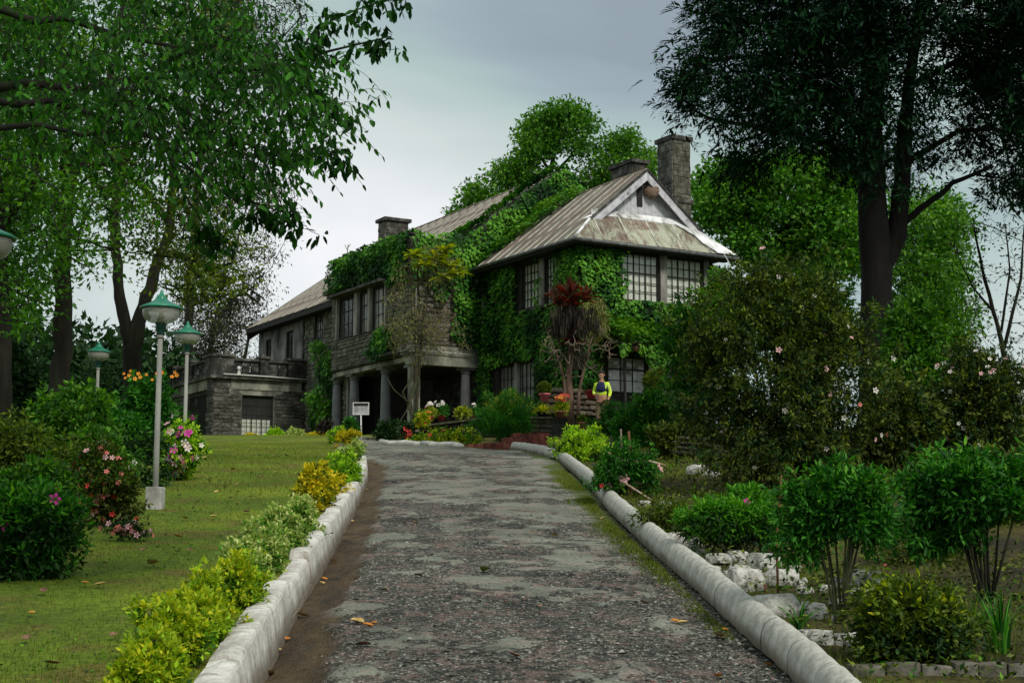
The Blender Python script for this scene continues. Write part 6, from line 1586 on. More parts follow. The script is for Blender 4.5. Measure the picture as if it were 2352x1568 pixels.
# ================================================================== FALLEN LEAVES
def fleaf(seed):
    r2 = np.random.default_rng(seed); V = []; Fc = []; n = 7
    cu = r2.uniform(.15, .6); tw = r2.uniform(-.4, .4)
    for i in range(n):
        f = i / (n - 1); w_ = .34 * math.sin(math.pi * min(f * .92 + .06, 1)) ** .8
        for sx in (-1, 0, 1):
            V.append([f - .5, sx * w_, cu * (f - .5) ** 2 * 1.2 + abs(sx) * w_ * .55 * (1 + tw * f) + .02])
    for i in range(n - 1):
        a = 3 * i; Fc += [(a, a + 3, a + 4, a + 1), (a + 1, a + 4, a + 5, a + 2)]
    me = bpy.data.meshes.new('fallen_leaf'); me.from_pydata(V, [], Fc); me.polygons.foreach_set('use_smooth', [True] * len(me.polygons)); return me
M_dry = simple('dry_yellow_leaf', [(.3, (.30, .17, .04)), (.5, (.52, .36, .13)), (.7, (.66, .54, .28))], 3, .75, .2, .01, rnd=True, rndv=.25)
M_dryo = simple('dry_orange_leaf', [(.3, (.32, .10, .02)), (.6, (.60, .26, .04)), (.8, (.66, .40, .10))], 3, .7, .2, .01, rnd=True, rndv=.2)
M_dryb = simple('dry_brown_leaf', [(.3, (.10, .05, .03)), (.6, (.26, .14, .09)), (.8, (.42, .28, .20))], 3, .8, .2, .01, rnd=True, rndv=.2)
M_leafg = simple('fresh_fallen_leaf', [(.3, (.10, .16, .02)), (.7, (.26, .30, .04))], 3, .6, .1, .01)
FLM = {}
for k, mt in (('y', M_dry), ('o', M_dryo), ('b', M_dryb), ('g', M_leafg)):
    FLM[k] = [fleaf(s) for s in range(4)]
    for q in FLM[k]: q.materials.append(mt)
def drop(P, k, size, lb, grp, flat=True):
    o = bpy.data.objects.new('fallen_leaf', FLM[k][rng.integers(4)]); COL.objects.link(o); o.location = tuple(P); o.rotation_euler = (rng.uniform(-.3, .3), rng.uniform(-.3, .3), rng.random() * 6.28)
    s = size * rng.uniform(.8, 1.25); o.scale = (s, s, s); tag(o, lb, 'leaf', grp)
lawnl = [(353, 1305, 'y', .11, 'large curled pale leaf lying alone on the near lawn'), (408, 1240, 'o', .07, 0), (195, 1350, 'o', .06, 0), (230, 1352, 'y', .05, 0), (72, 1420, 'o', .05, 0), (118, 1540, 'b', .07, 0), (405, 1275, 'y', .05, 0), (435, 1272, 'b', .05, 0), (330, 1272, 'b', .05, 0), (238, 1300, 'y', .045, 0),
    (425, 1196, 'y', .06, 0), (490, 1193, 'y', .06, 0), (485, 1186, 'y', .045, 0), (545, 1160, 'y', .055, 0), (497, 1135, 'y', .05, 0), (530, 1148, 'y', .05, 0), (515, 1125, 'b', .05, 0), (447, 1118, 'o', .06, 0), (480, 1108, 'b', .06, 0), (455, 1092, 'y', .07, 0), (448, 1085, 'o', .07, 0), (537, 1083, 'o', .10, 'broad orange leaf in the middle of the lawn'),
    (578, 1092, 'y', .08, 0), (632, 1088, 'y', .07, 0), (541, 1118, 'y', .06, 0), (600, 1100, 'b', .06, 0), (628, 1050, 'y', .09, 0), (660, 1050, 'y', .09, 0), (575, 1145, 'b', .05, 0), (508, 1160, 'b', .05, 0), (566, 1180, 'b', .05, 0), (210, 1275, 'o', .04, 0), (640, 1135, 'b', .05, 0), (100, 1370, 'b', .05, 0), (260, 1470, 'b', .05, 0), (60, 1480, 'b', .05, 0), (430, 1350, 'o', .05, 0), (470, 1055, 'y', .07, 0)]
def whereon(x, v, a, b_):
    r_ = 'near the camera' if v > 1330 else 'in the near half' if v > 1190 else 'in the far half' if v > 1110 else 'far up the slope'
    c_ = a if x < 1176 and ((v > 1200 and x < 300) or x < 470) else b_
    return r_ + ' ' + c_
COLN = dict(y='pale yellow', o='orange', b='brown', g='green')
for x, v, k, s, lb in lawnl:
    p = G(x, v); p[2] = float(gzl(p[:1], p[1:2])[0]); drop(p + [0, 0, .028], k, s * 1.25, lb or ('dry %s leaf on the mown lawn, %s' % (COLN[k], whereon(x, v, 'by the flower bank', 'by the hedge side'))) or ('small dry %s leaf fallen on the mown lawn' % dict(y='pale yellow', o='orange', b='brown')[k]), 'leaves fallen on the lawn')
drv = [(1113, 1322, 'g', .075, 'green yellow leaf lying in the middle of the driveway'), (820, 1437, 'y', .075, 'pale leaf standing out at the near left of the driveway'), (845, 1450, 'o', .05, 0), (858, 1444, 'o', .05, 0), (832, 1492, 'b', .06, 0), (885, 1362, 'y', .05, 0), (815, 1325, 'o', .04, 0), (862, 1262, 'y', .05, 0), (930, 1205, 'y', .05, 0), (953, 1208, 'y', .05, 0), (1222, 1227, 'y', .05, 0), (1272, 1236, 'y', .06, 0), (1350, 1262, 'o', .04, 0),
    (1655, 1468, 'y', .08, 'curled yellow leaf near the right kerb'), (1668, 1450, 'o', .06, 0), (1550, 1434, 'o', .06, 0), (1568, 1436, 'y', .05, 0), (1765, 1535, 'o', .06, 0), (1648, 1558, 'o', .05, 0), (1385, 1192, 'y', .05, 0), (745, 1322, 'o', .06, 0), (740, 1332, 'y', .06, 0), (765, 1283, 'y', .05, 0), (690, 1398, 'o', .06, 0), (697, 1408, 'y', .06, 0), (655, 1448, 'o', .05, 0), (614, 1518, 'y', .08, 'pale leaf resting against the foot of the left kerb'),
    (800, 1205, 'y', .04, 0), (790, 1220, 'y', .04, 0), (808, 1190, 'y', .04, 0), (826, 1158, 'y', .05, 0), (843, 1120, 'y', .05, 0), (900, 1150, 'y', .05, 0), (872, 1187, 'y', .05, 0), (1480, 1390, 'b', .05, 0), (1240, 1400, 'b', .05, 0), (1010, 1260, 'b', .04, 0), (1180, 1520, 'b', .06, 0), (960, 1330, 'b', .05, 0), (640, 1470, 'y', .04, 0)]
for x, v, k, s, lb in drv:
    q = ray(x, v); p = G(x, v); p[2] = roadz(p[0], p[1]) + .012
    drop(p, k, s * 1.4, lb or ('small %s leaf on the worn driveway, %s' % (COLN[k], whereon(x, v, 'by the left kerb', 'by the left kerb' if x < 880 else 'by the right kerb' if x > 1330 else 'in the middle'))) or ('small %s leaf fallen on the worn driveway' % dict(y='pale yellow', o='orange', b='brown', g='green')[k]), 'leaves fallen on the driveway')

# ================================================================== GROUND COVER (uncountable)
def cover(name, n, xf, y0, y1, size, mat, thr=.42, gs=.9, seed=5, hgt=.05, asp=.5):
    y = rng.uniform(y0, y1, n); x = xf(y, n); k = fbm(np.stack([x, y], 1), gs, seed, 3) > thr; x, y = x[k], y[k]; n = len(x)
    P = np.stack([x, y, np.where(x < 0, gzl(x, y), gzb(x, y)) + .004 + rng.random(n) * hgt], 1)
    return leafmesh(name, P, rng.normal(0, 1, (n, 3)) * [1, 1, .3] + [0, 0, .35], np.array([0, 0, 1]) + rng.normal(0, .35, (n, 3)), size * rng.uniform(.6, 1.4, n) * (1 + (y - 8) / 30), asp, rng.random(n), mat, None, 'stuff')
cover('ground_cover', 26000, lambda y, n: XR(y) + .2 + rng.random(n) * (3 + y * .25), 7, 22, .04, LM['rhodo'], .42, .8, 5, .14)
cover('low_weeds', 16000, lambda y, n: XR(y) + .25 + rng.random(n) * (3 + y * .25), 7, 26, .05, LM['mid'], .54, 1.1, 9, .12, .4)
cover('leaf_litter', 9000, lambda y, n: XR(y) + .15 + rng.random(n) * (3 + y * .3), 7, 28, .035, LM['brown'], .40, .7, 12, .02)
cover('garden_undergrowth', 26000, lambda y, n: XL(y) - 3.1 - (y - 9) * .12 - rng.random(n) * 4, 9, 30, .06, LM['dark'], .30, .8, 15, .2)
cover('lawn_litter', 5000, lambda y, n: XL(y) - .3 - rng.random(n) * (2.2 + y * .33), 7, 34, .018, LM['brown'], .40, 1.2, 22, .004)
cover('lawn_weeds', 9000, lambda y, n: XL(y) - .3 - rng.random(n) * (2.4 + y * .33), 6.5, 30, .022, LM['mid'], .50, .9, 24, .012, .7)
# ================================================================== LAMPS
M_green = simple('green_lamp_enamel', [(.3, (.006, .13, .075)), (.7, (.015, .22, .13))], 6, .35, .1, .003, spec=.5)
M_greend = simple('dark_green_collar', [(.3, (.004, .03, .022)), (.7, (.01, .06, .04))], 6, .4, 0)
M_pole = simple('grey_lamp_pole', [(.3, (.17, .17, .15)), (.5, (.27, .27, .24)), (.7, (.38, .38, .35))], 3, .6, .3, .005, sc3=(1, 1, .3))
M_conc = simple('pale_concrete_block', [(.3, (.20, .19, .17)), (.5, (.38, .37, .34)), (.7, (.55, .55, .52))], 5, .9, .5, .01)
def lamp():
    t = thing('lamp_post', (0, 0, 0), '', 'lamp', 'green garden lamps')
    Hh = 2.16
    m = MB(); m.tube([(0, 0, 0), (0, 0, .6), (0, 0, Hh - .32)], [.031, .030, .027], 14); m.lathe((0, 0, Hh - .33), [(.036, 0), (.038, .01), (.038, .03), (.033, .04)], 14); m.build('pole', M_pole, t, True, c=np.zeros(3))
    m = MB(); m.lathe((0, 0, Hh - .30), [(.04, 0), (.045, .01), (.04, .03), (.05, .05), (.052, .10), (.058, .125)], 16); m.build('collar', M_greend, t, True, c=np.zeros(3))
    m = MB(); gz0 = Hh - .175; pr = [(.055, 0), (.12, .012), (.165, .04), (.188, .085), (.195, .13), (.196, .165)]; pi2 = [(r - .005, z + .004) for r, z in pr[::-1]]
    m.lathe((0, 0, gz0), pr + pi2, 28); g = m.build('glass_globe', M_globe, t, True, c=np.zeros(3))
    m = MB(); m.tube([(0, 0, gz0), (0, 0, gz0 + .05)], .026, 10); m.tube([(0, 0, gz0 + .05), (0, 0, gz0 + .13)], [.03, .02], 10); m.build('bulb', M_pipe, t, True, c=np.zeros(3))
    m = MB(); zc = gz0 + .165
    m.lathe((0, 0, zc), [(.205, -.012), (.222, -.008), (.224, .004), (.205, .016), (.165, .034), (.125, .052), (.095, .068), (.072, .088), (.060, .105), (.062, .112), (.050, .116), (.044, .128), (.03, .136), (.026, .150), (.022, .155), (.018, .165), (.013, .185), (.004, .20), (0, .202)], 32)
    sh = m.build('lamp_shade', M_green, t, True, c=np.zeros(3))
    m = MB(); m.lathe((0, 0, zc - .014), [(.0, .004), (.20, .004), (.205, 0), (0, 0)], 28); m.build('shade_lining', simple('brown_lining', [(.3, (.05, .02, .012)), (.7, (.10, .04, .025))], 5, .7, 0), t, True, c=np.zeros(3))
    m = MB(); m.box((-.085, -.085, -.15), (.17, 0, 0), (0, .17, 0), (0, 0, .42)); bo = m.build('footing', M_conc, t, False, c=np.zeros(3)); bv = bo.modifiers.new('b', 'BEVEL'); bv.width = .012; bv.segments = 2
    return t
lp0 = lamp()
def setlamp(t, x, vtop, Y, label, sc=1.0):
    p = at(x, vtop, Y); h = 2.39 * sc
    t.location = (p[0], p[1], p[2] - h); t['label'] = label; t.scale = (sc, sc, sc); WL[t.name] = np.array(t.location)
hts = 2.187 + .0
L1 = at(372, 656, 15.6)
g1 = float(H(L1[0], L1[1])); sc1 = (L1[2] - g1) / 2.35
setlamp(lp0, 372, 656, 15.6, 'nearest full green capped glass lamp, tall grey pole on a pale block', sc1)
for (x, v, Y, lb) in ((432, 731, 22.8, 'second green capped lamp, right of the tallest and nearer the terrace'), (228, 778, 27.0, 'smallest far green lamp half hidden by bushes at the left'), (-32, 470, 10.6, 'closest green lamp, cut off by the left edge of the picture')):
    c = copy_thing(lp0, (0, 0, 0)); setlamp(c, x, v, Y, lb, sc1 if Y > 12 else sc1)
    c.scale = (sc1, sc1, sc1)

# ================================================================== SIGN BOARD
sg = thing('sign_board', at(829, 1010, 42) * np.array([1, 1, 1]), 'small white notice board on a thin pole before the porch', 'sign')
c = at(829, 938, 42); hw, hh_ = S(19, 42), S(14.5, 42)
m = MB(); m.tube([at(830, 1030, 42), at(829, 953, 42)], .022, 8); m.build('pole', M_pipe, sg, True)
m = MB(); x0, x1, z0, z1 = c[0] - hw, c[0] + hw, c[2] - hh_, c[2] + hh_
for bx in (((x0, z0), (x1, z0 + .025)), ((x0, z1 - .025), (x1, z1)), ((x0, z0 + .025), (x0 + .025, z1 - .025)), ((x1 - .025, z0 + .025), (x1, z1 - .025))):
    m.box((bx[0][0], 42 - .02, bx[0][1]), (bx[1][0] - bx[0][0], 0, 0), (0, .04, 0), (0, 0, bx[1][1] - bx[0][1]))
m.build('frame', M_pipe, sg)
m = MB(); m.box((x0 + .025, 41.995, z0 + .025), (2 * hw - .05, 0, 0), (0, .012, 0), (0, 0, (2 * hh_ - .05) * .73)); pb = m.build('panel', simple('sign_panel', [(.3, (.30, .30, .31)), (.7, (.42, .42, .43))], 8, .7, 0), sg)
m = MB(); m.box((x0 + .025, 42.0, z0 + .025 + (2 * hh_ - .05) * .73), (2 * hw - .05, 0, 0), (0, .012, 0), (0, 0, (2 * hh_ - .05) * .27)); m.build('header', M_wood, sg)
M_ink = simple('faded_ink', [(.3, (.12, .12, .13)), (.7, (.18, .18, .19))], 8, .8, 0)
m = MB()
for k in range(6):
    zz = z0 + .07 + k * .034; ln = [.09, .12, .13, .12, .13, .10][k]; m.box((x0 + .05, 41.991, zz), (ln, 0, 0), (0, .003, 0), (0, 0, .010)); 
    if k > 1: m.box((x0 + .24, 41.991, zz), (.08, 0, 0), (0, .003, 0), (0, 0, .007)); m.box((x0 + .35, 41.991, zz), (.07, 0, 0), (0, .003, 0), (0, 0, .007))
m.build('lettering', M_ink, pb)

# ================================================================== VINE ON THE PORCH CORNER
vt_ = thing('climbing_vine', at(952, 1000, 46.5), 'gnarled vine with hanging yellow green leaves climbing the porch corner', 'vine')
Yv = 48.6
vtr = [[(938, 1010, -.8, .10), (948, 960, -.6, .085), (940, 920, -.4, .08), (955, 880, -.2, .075), (958, 830, 0, .07), (956, 760, 0, .06), (962, 690, 0, .05), (958, 630, 0, .035), (965, 585, 0, .02)],
       [(950, 1000, -.6, .05), (960, 900, -.2, .045), (966, 800, 0, .04), (975, 700, 0, .03), (985, 620, 0, .02)],
       [(944, 950, -.5, .035), (925, 900, -.4, .03), (950, 860, -.3, .028), (946, 800, 0, .02)], [(940, 925, -.5, .03), (905, 895, -.6, .02), (890, 870, -.6, .014)],
       [(958, 660, 0, .03), (1000, 610, 0, .02), (1050, 590, .6, .012)], [(956, 740, 0, .03), (915, 700, -.2, .02), (890, 690, -.2, .012)], [(962, 700, 0, .03), (1010, 690, .4, .02), (1045, 720, .8, .012)], [(942, 930, -.5, .025), (920, 965, -.6, .022), (905, 990, -.7, .02)]]
vtr = [pathpx([(x, v, Yv + d_, r) for x, v, d_, r in q]) for q in vtr]
vp = np.concatenate([poly_attr([(892, 670), (930, 590), (960, 565), (1010, 560), (1060, 600), (1040, 650), (1000, 700), (1010, 780), (985, 830), (925, 830), (885, 770), (880, 720)], 250, 47.6, 49.0, .2, 1.5, 5), poly_attr([(1000, 690), (1060, 740), (1075, 800), (990, 820)], 40, 49.2, 50.2, 0)])
PP, par, R_, nt_, segs = grow(vtr, vp, r0=.0075, sag=-.05, jit=.09, bend=.5)
m = MB()
for q in vtr: m.tube([np.array(z[:3]) for z in q], [z[3] for z in q], 7)
m.build('stem', bark_moss, vt_, True); segmesh('twigs', segs, bark_pale, vt_, 4)
foliage('leaves', vp, 8, (.28, .22, .32), .14, LM['vine'], vt_, droop=1.3, flat=.2, asp=.22, out=.3)
# wall-clinging bare tendrils on the near face
m = MB()
for k in range(46):
    b0 = rng.uniform(-2.8, -.1); z0 = rng.uniform(6.3, 8.6); p = []; b_ = b0; z = z0; db = rng.normal(0, .12)
    for i in range(8):
        p.append(W(6.53, b_, z)); b_ += db + rng.normal(0, .05); z += rng.uniform(-.02, .22); b_ = min(max(b_, -2.9), -.02)
    m.tube(p, rng.uniform(.007, .016), 4)
m.build('tendrils', bark_pale, vt_, True)
# pale yellow bromeliads perched in the vine
def rosette(name, label, P, n, L_, wid, mat, cat='bromeliad', up=.8, group=None, mat2=None, parent=None, segn=6):
    t = parent or thing(name, P, label, cat, group)
    for mt, nn in ((mat, n), (mat2, n // 2)):
        if mt is None: continue
        V = []; Fc = []; tn = []
        for k in range(nn):
            a = rng.random() * 6.28; el = rng.uniform(.15, 1.0) * up + .1; l_ = L_ * rng.uniform(.7, 1.15); d = np.array([math.cos(a), math.sin(a), 0]); s = np.array([-d[1], d[0], 0]); n0 = len(V)
            for i in range(segn):
                f = i / (segn - 1); c = np.array(P) + d * l_ * f * math.cos(el) + UP * l_ * (f * math.sin(el) - .45 * math.cos(el) * f * f); w_ = wid * (.55 + .6 * math.sin(f * 2.4)) * (1 - f ** 4) + .002
                V += [c - s * w_ + UP * w_ * .35, c - UP * w_ * .15, c + s * w_ + UP * w_ * .35]
            for i in range(segn - 1):
                a0 = n0 + 3 * i; Fc += [(a0, a0 + 1, a0 + 4, a0 + 3), (a0 + 1, a0 + 2, a0 + 5, a0 + 4)]; 
            tn += [rng.random()] * ((segn - 1) * 2)
        mk('leaves', V, Fc, mt, t, True, attr={'tint': ('FACE', tn)})
    return t
for (x, v, lb) in ((1018, 578, 'yellow green bromeliad highest on the vine near the roof'), (1000, 596, 'yellow bromeliad just below the highest one'), (975, 610, 'drooping bromeliad at the centre of the vine top'), (1035, 612, 'bromeliad at the right of the vine top'), (950, 588, 'pale bromeliad on the left of the vine top'), (1022, 640, 'brownish bromeliad low at the right of the vine top'), (1050, 630, 'bromeliad nearest the wing eaves')):
    rosette('bromeliad', lb, at(x, v, 48.0), 30, .60, .055, LM['yellowg'], group='bromeliads in the vine')

# ================================================================== BROMELIAD TREE
bt = thing('dead_tree', at(1312, 950, 42.5), 'bare branched trunk carrying red bromeliads in front of the house corner', 'tree')
Yb = 42.5
btr = [[(1312, 990, 0, .11), (1310, 920, 0, .10), (1306, 860, 0, .09), (1312, 800, 0, .10), (1308, 750, 0, .09), (1310, 700, 0, .10), (1312, 665, 0, .07)],
       [(1326, 980, .3, .06), (1330, 900, .3, .05), (1342, 840, .3, .045), (1352, 800, .3, .03), (1362, 770, .3, .02)],
       [(1300, 960, -.2, .05), (1296, 880, -.2, .045), (1285, 830, -.2, .03), (1268, 790, -.2, .02), (1258, 765, -.2, .012)]]
btr = [pathpx([(x, v, Yb + d_, r) for x, v, d_, r in q]) for q in btr]
bp = poly_attr([(1232, 800), (1260, 745), (1300, 760), (1350, 750), (1405, 755), (1430, 800), (1400, 850), (1350, 870), (1280, 870), (1240, 840)], 90, 41.6, 43.4, 0)
PP, par, R_, nt_, segs = grow(btr, bp, r0=.0085, sag=.15, jit=.11, bend=.6, sub=5)
m = MB()
for q in btr: m.tube([np.array(z[:3]) for z in q], [z[3] * rng.uniform(.9, 1.1) for z in q], 9)
M_redbark = simple('reddish_bark', [(.3, (.045, .028, .02)), (.5, (.12, .075, .055)), (.7, (.22, .15, .11))], 6, .9, .6, .02, sc3=(1, 1, .3))
m.build('trunk', M_redbark, bt, True); segmesh('branches', segs, bark_pale, bt, 5)
Pc = at(1310, 700, Yb)
br_ = thing('red_bromeliad', Pc, 'big crown of red and bronze bromeliad leaves on top of the bare trunk', 'bromeliad')
for (dx, dz, n, L_) in ((0, .12, 34, .85), (-.42, .1, 22, .62), (.42, .12, 24, .66), (.18, -.05, 20, .6), (-.2, -.05, 18, .6)):
    rosette('', '', Pc + [dx, -.05, dz], n, L_, .05, LM['red'], up=1.25, parent=br_, mat2=leafmat('bronze_leaf', (.05, .035, .02), (.14, .09, .05), (.24, .18, .10), .2))
C = np.array([Pc + [rng.normal(0, .34), rng.normal(0, .2), rng.uniform(-.75, -.05)] for _ in range(110)])
foliage('dead_leaves', C, 14, .14, .34, LM['brown'], br_, droop=3.2, flat=.0, asp=.09, out=.15, rand=.35)
Pc2 = at(1318, 790, Yb)
b2_ = thing('brown_bromeliad', Pc2, 'withered red brown bromeliad clump halfway up the bare trunk', 'bromeliad')
rosette('', '', Pc2, 36, .55, .045, LM['red'], up=1.2, parent=b2_, mat2=LM['brown'])
C = np.array([Pc2 + [rng.normal(0, .22), rng.normal(0, .15), rng.uniform(-.6, .3)] for _ in range(60)])
foliage('dead_leaves', C, 12, .12, .26, LM['brown'], b2_, droop=1.6, flat=0, asp=.10, out=.3)
C = poly_attr([(1345, 690), (1385, 690), (1392, 770), (1350, 780)], 60, 43.5, 44.5, 0)
mo_ = foliage('hanging_moss', C, 20, .2, .16, LM['vine'], None, droop=1.5, flat=.1, asp=.25); tag(mo_, 'dry tangled creeper hanging at the house corner right of the red bromeliad', 'creeper')

# ================================================================== TERRACE WALL, STEPS, POTS
M_brick = simple('red_brick', [(.3, (.06, .018, .012)), (.5, (.17, .05, .035)), (.7, (.27, .11, .08))], 7, .85, .5, .01, rnd=True, rndv=.3)
st = thing('garden_steps', at(1165, 1020, 37), 'low brick red steps leading up from the drive to the garden path', 'steps')
for k, (xa, xb, va, vb, Y) in enumerate(((1068, 1175, 1030, 1022, 35.8), (1160, 1262, 1013, 1006, 37.2), (1180, 1262, 1003, 1000, 38.4))):
    pa, pb_ = at(xa, va, Y), at(xb, vb, Y + .7); u = pb_ - pa; L_ = np.linalg.norm(u); n = int(L_ / .24)
    for i in range(n):
        p = pa + u * i / n; m = MB(); dz = random.uniform(-.01, .01); m.box(p + [0, 0, -.2 + dz], u / n * .95, np.array([-.1, .38, 0]), [0, 0, .30]); m.build('brick', M_brick, st)
wl_ = thing('stone_wall', at(1010, 1000, 42.5), 'low mossy rubble wall below the flower pots at the porch', 'wall')
M_rub = stonemat('mossy_rubble', (.015, .015, .010), (.055, .055, .035), (.14, .135, .09), (.05, .07, .02), .6, .4)
pa, pb_ = at(842, 1035, 41.3), at(1100, 1000, 44.6)
rubm = [rockmesh(90 + k, 2) for k in range(3)]
for q in rubm: q.materials.clear(); q.materials.append(M_rub)
m = MB(); u = pb_ - pa; m.box(pa + [.1, .14, -.3], u, [-.2, .4, 0], [0, 0, .68]); m.build('core', M_mort, wl_)
for j in range(5):
    n = 26
    for i in range(n):
        p = pa + u * (i + (j % 2) * .5) / n + [0, 0, -.12 + j * .145]
        if i < 5 and j > 3: continue
        o = bpy.data.objects.new('stone', rubm[(i + j) % 3]); COL.objects.link(o); o.parent = wl_; o.location = tuple(p + rng.normal(0, .012, 3) - wl(wl_)); o.rotation_euler = (rng.uniform(-.1, .1), 0, .3 + rng.uniform(-.3, .3)); o.scale = (.12 * rng.uniform(.8, 1.2), .12, .095); WL[o.name] = p
m = MB(); m.box(pa + [.5, .0, .56], u * .94, [-.15, .42, 0], [0, 0, .06]); m.build('coping', M_rub, wl_)
w2 = thing('stone_wall', at(1300, 905, 44.3), 'brown coursed stone plinth behind the bare trunk', 'wall')
pa, pb_ = at(1255, 925, 44.5), at(1375, 930, 43.6); u = pb_ - pa
M_brs = stonemat('brown_stone', (.04, .032, .022), (.12, .095, .07), (.22, .185, .145), (.06, .06, .03), .3, .3)
bsm = [q.copy() for q in RKM[:3]]
for q in bsm: q.materials.clear(); q.materials.append(M_brs)
m = MB(); m.box(pa + [0, .12, -.6], u, [.1, .3, 0], [0, 0, 1.05]); m.build('core', M_mort, w2)
for j in range(5):
    n = 7
    for i in range(n):
        p = pa + u * (i + .5 * (j % 2)) / n + [0, 0, -.28 + .165 * j]; o = bpy.data.objects.new('stone', bsm[(i + j) % 3]); COL.objects.link(o); o.parent = w2; o.location = tuple(p - wl(w2)); o.scale = (.23 * rng.uniform(.8, 1.1), .13, .15); o.rotation_euler = (0, 0, rng.uniform(-.2, .0)); WL[o.name] = p
w3 = thing('stone_wall', at(1640, 1040, 25), 'low dark dry stone edging under the big rhododendron', 'wall')
pa, pb_ = at(1555, 1030, 25.2), at(1720, 1046, 24.4); u = pb_ - pa
for j in range(4):
    for i in range(9):
        p = pa + u * (i + .5 * (j % 2)) / 9 + [0, 0, -.06 + .085 * j]; o = bpy.data.objects.new('stone', rubm[(i + j) % 3]); COL.objects.link(o); o.parent = w3; o.location = tuple(p - wl(w3)); o.scale = (.10, .09, .055); o.rotation_euler = (0, 0, rng.uniform(-.3, .3)); WL[o.name] = p
pil = thing('stone_pillar', at(1243, 1012, 38.2), 'short rough stone pillar carrying the black pot', 'pillar')
pc = at(1243, 985, 38.2)
for j in range(5):
    for i in range(3):
        p = pc + [(-.16 + .16 * i) + .04 * (j % 2), .02 * i, -.32 + .125 * j]; o = bpy.data.objects.new('stone', rubm[(i + j) % 3]); COL.objects.link(o); o.parent = pil; o.location = tuple(p - wl(pil)); o.scale = (.12, .14, .08); o.rotation_euler = (0, 0, rng.uniform(-.4, .4)); WL[o.name] = p
m = MB(); m.box(pc + [-.32, -.15, .27], [.62, 0, 0], [0, .36, 0], [0, 0, .05]); m.build('slab', M_rub, pil)

M_redpot = simple('red_plastic_pot', [(.3, (.30, .02, .03)), (.7, (.44, .05, .07))], 5, .5, .1, .003); M_pinkpot = simple('pink_red_pot', [(.3, (.45, .08, .12)), (.7, (.60, .16, .20))], 5, .55, .1, .003)
M_blkpot = simple('black_pot', [(.3, (.008, .008, .01)), (.7, (.02, .02, .025))], 5, .6, 0); M_terra = simple('terracotta_pot', [(.3, (.22, .08, .045)), (.7, (.36, .15, .09))], 5, .8, .2, .003)
M_earth = simple('potting_soil', [(.3, (.01, .008, .005)), (.7, (.03, .022, .015))], 20, 1, 0)
def pot(x, v, Y, wpx, hpx, mat, label, plant=None, **k):
    p = at(x, v, Y); r = S(wpx, Y) / 2; h = S(hpx, Y); t = thing('flower_pot', p, label, 'plant pot')
    m = MB(); m.lathe(p, [(r * .68, 0), (r * .88, h * .78), (r * 1.0, h * .8), (r * 1.02, h), (r * .92, h), (r * .86, h * .86)], 20); bo = m.build('pot', mat, t, True)
    m = MB(); m.lathe(p + [0, 0, h * .84], [(r * .88, 0), (0, .01)], 14); m.build('soil', M_earth, t)
    if plant: plant(t, p + [0, 0, h * .9], r)
    return t
def ball(mat, k=1.05, sz=.05):
    def f(t, p, r):
        c = p + [0, 0, r * k * .95]; u = unit(rng.normal(0, 1, (220, 3))); foliage('foliage', c + u * r * k * [1, 1, .95] * .95, 26, .05, sz, mat, t, centre=c, asp=.4)
    return f
def bushy(mat, k=1.2, fl=None, sz=.07, fr=.07, nf=7):
    def f(t, p, r):
        c = p + [0, 0, r * k * .7]; q = c + unit(rng.normal(0, 1, (40, 3))) * rng.random((40, 1)) * r * k; foliage('foliage', q, 16, .09, sz, mat, t, centre=c, asp=.5)
        if fl: flowers(t, [c + np.array([rng.normal(0, r * .5), -abs(rng.normal(0, r * .5)), r * k * rng.uniform(.7, 1.4)]) for _ in range(nf)], fl, fr, c)
    return f
def spiky(mat, mat2):
    def f(t, p, r): rosette('', '', p, 70, r * 2.6, .012, mat, up=1.0, parent=t, mat2=mat2)
    return f
pot(1251, 921, 40.8, 28, 18, M_pinkpot, 'pinkish red pot with a clipped round green shrub', ball(LM['olive'], 1.0))
pot(1246, 964, 38.2, 26, 18, M_blkpot, 'black pot with an orange and yellow grassy plant on the stone pillar', spiky(LM['gold'], LM['orangeg']))
pot(1288, 958, 38.8, 26, 14, M_terra, 'low pot with red orange flowers beside the black pot', bushy(LM['gold'], 1.4, ['red', 'orange', 'orange'], nf=22, fr=.07))
pot(1398, 988, 37.5, 0.1, .1, M_terra, 'x') if False else None
pot(1350, 907, 42.0, 22, 14, M_pinkpot, 'faded pink pot behind the bare trunk', bushy(LM['shrub'], 1.4))
pot(1376 - 18, 915, 41.6, 26, 20, M_redpot, 'deep red pot at the man\'s left side', bushy(LM['dark'], 1.0))
pot(1337, 985, 38.5, 24, 16, M_terra, 'terracotta pot at the foot of the bare trunk', bushy(LM['olive'], .8))
pot(1014, 966, 43.3, 18, 12, M_redpot, 'red rectangular looking pot on the rubble wall with white flowers', bushy(LM['shrub'], 1.9, ['white', 'white', 'mag'], nf=6, fr=.06))
pot(1040 - 52, 968, 43.0, 15, 12, M_redpot, 'darker red pot left of the bright one on the rubble wall', bushy(LM['yellowg'], 2.0, ['pink', 'white'], nf=8, fr=.06))
pot(1088, 962, 44.4, 14, 10, M_terra, 'small terracotta pot at the right end of the rubble wall', bushy(LM['shrub'], 1.8, ['white'], nf=4, fr=.05))
pot(1062, 965, 43.8, 16, 9, M_blkpot, 'dark pot with broad yellow green leaves on the rubble wall', bushy(LM['yellowg'], 1.8, sz=.12))
pot(962, 975, 42.6, 14, 9, M_blkpot, 'dark pot nearest the vine trunk on the rubble wall', bushy(LM['dark'], 1.9))
# hanging red pot under the lean-to
pot(1460, 806, 44.9, 14, 9, M_terra, 'small orange pot hung under the lean-to roof', bushy(LM['brown'], 1.0, sz=.05))

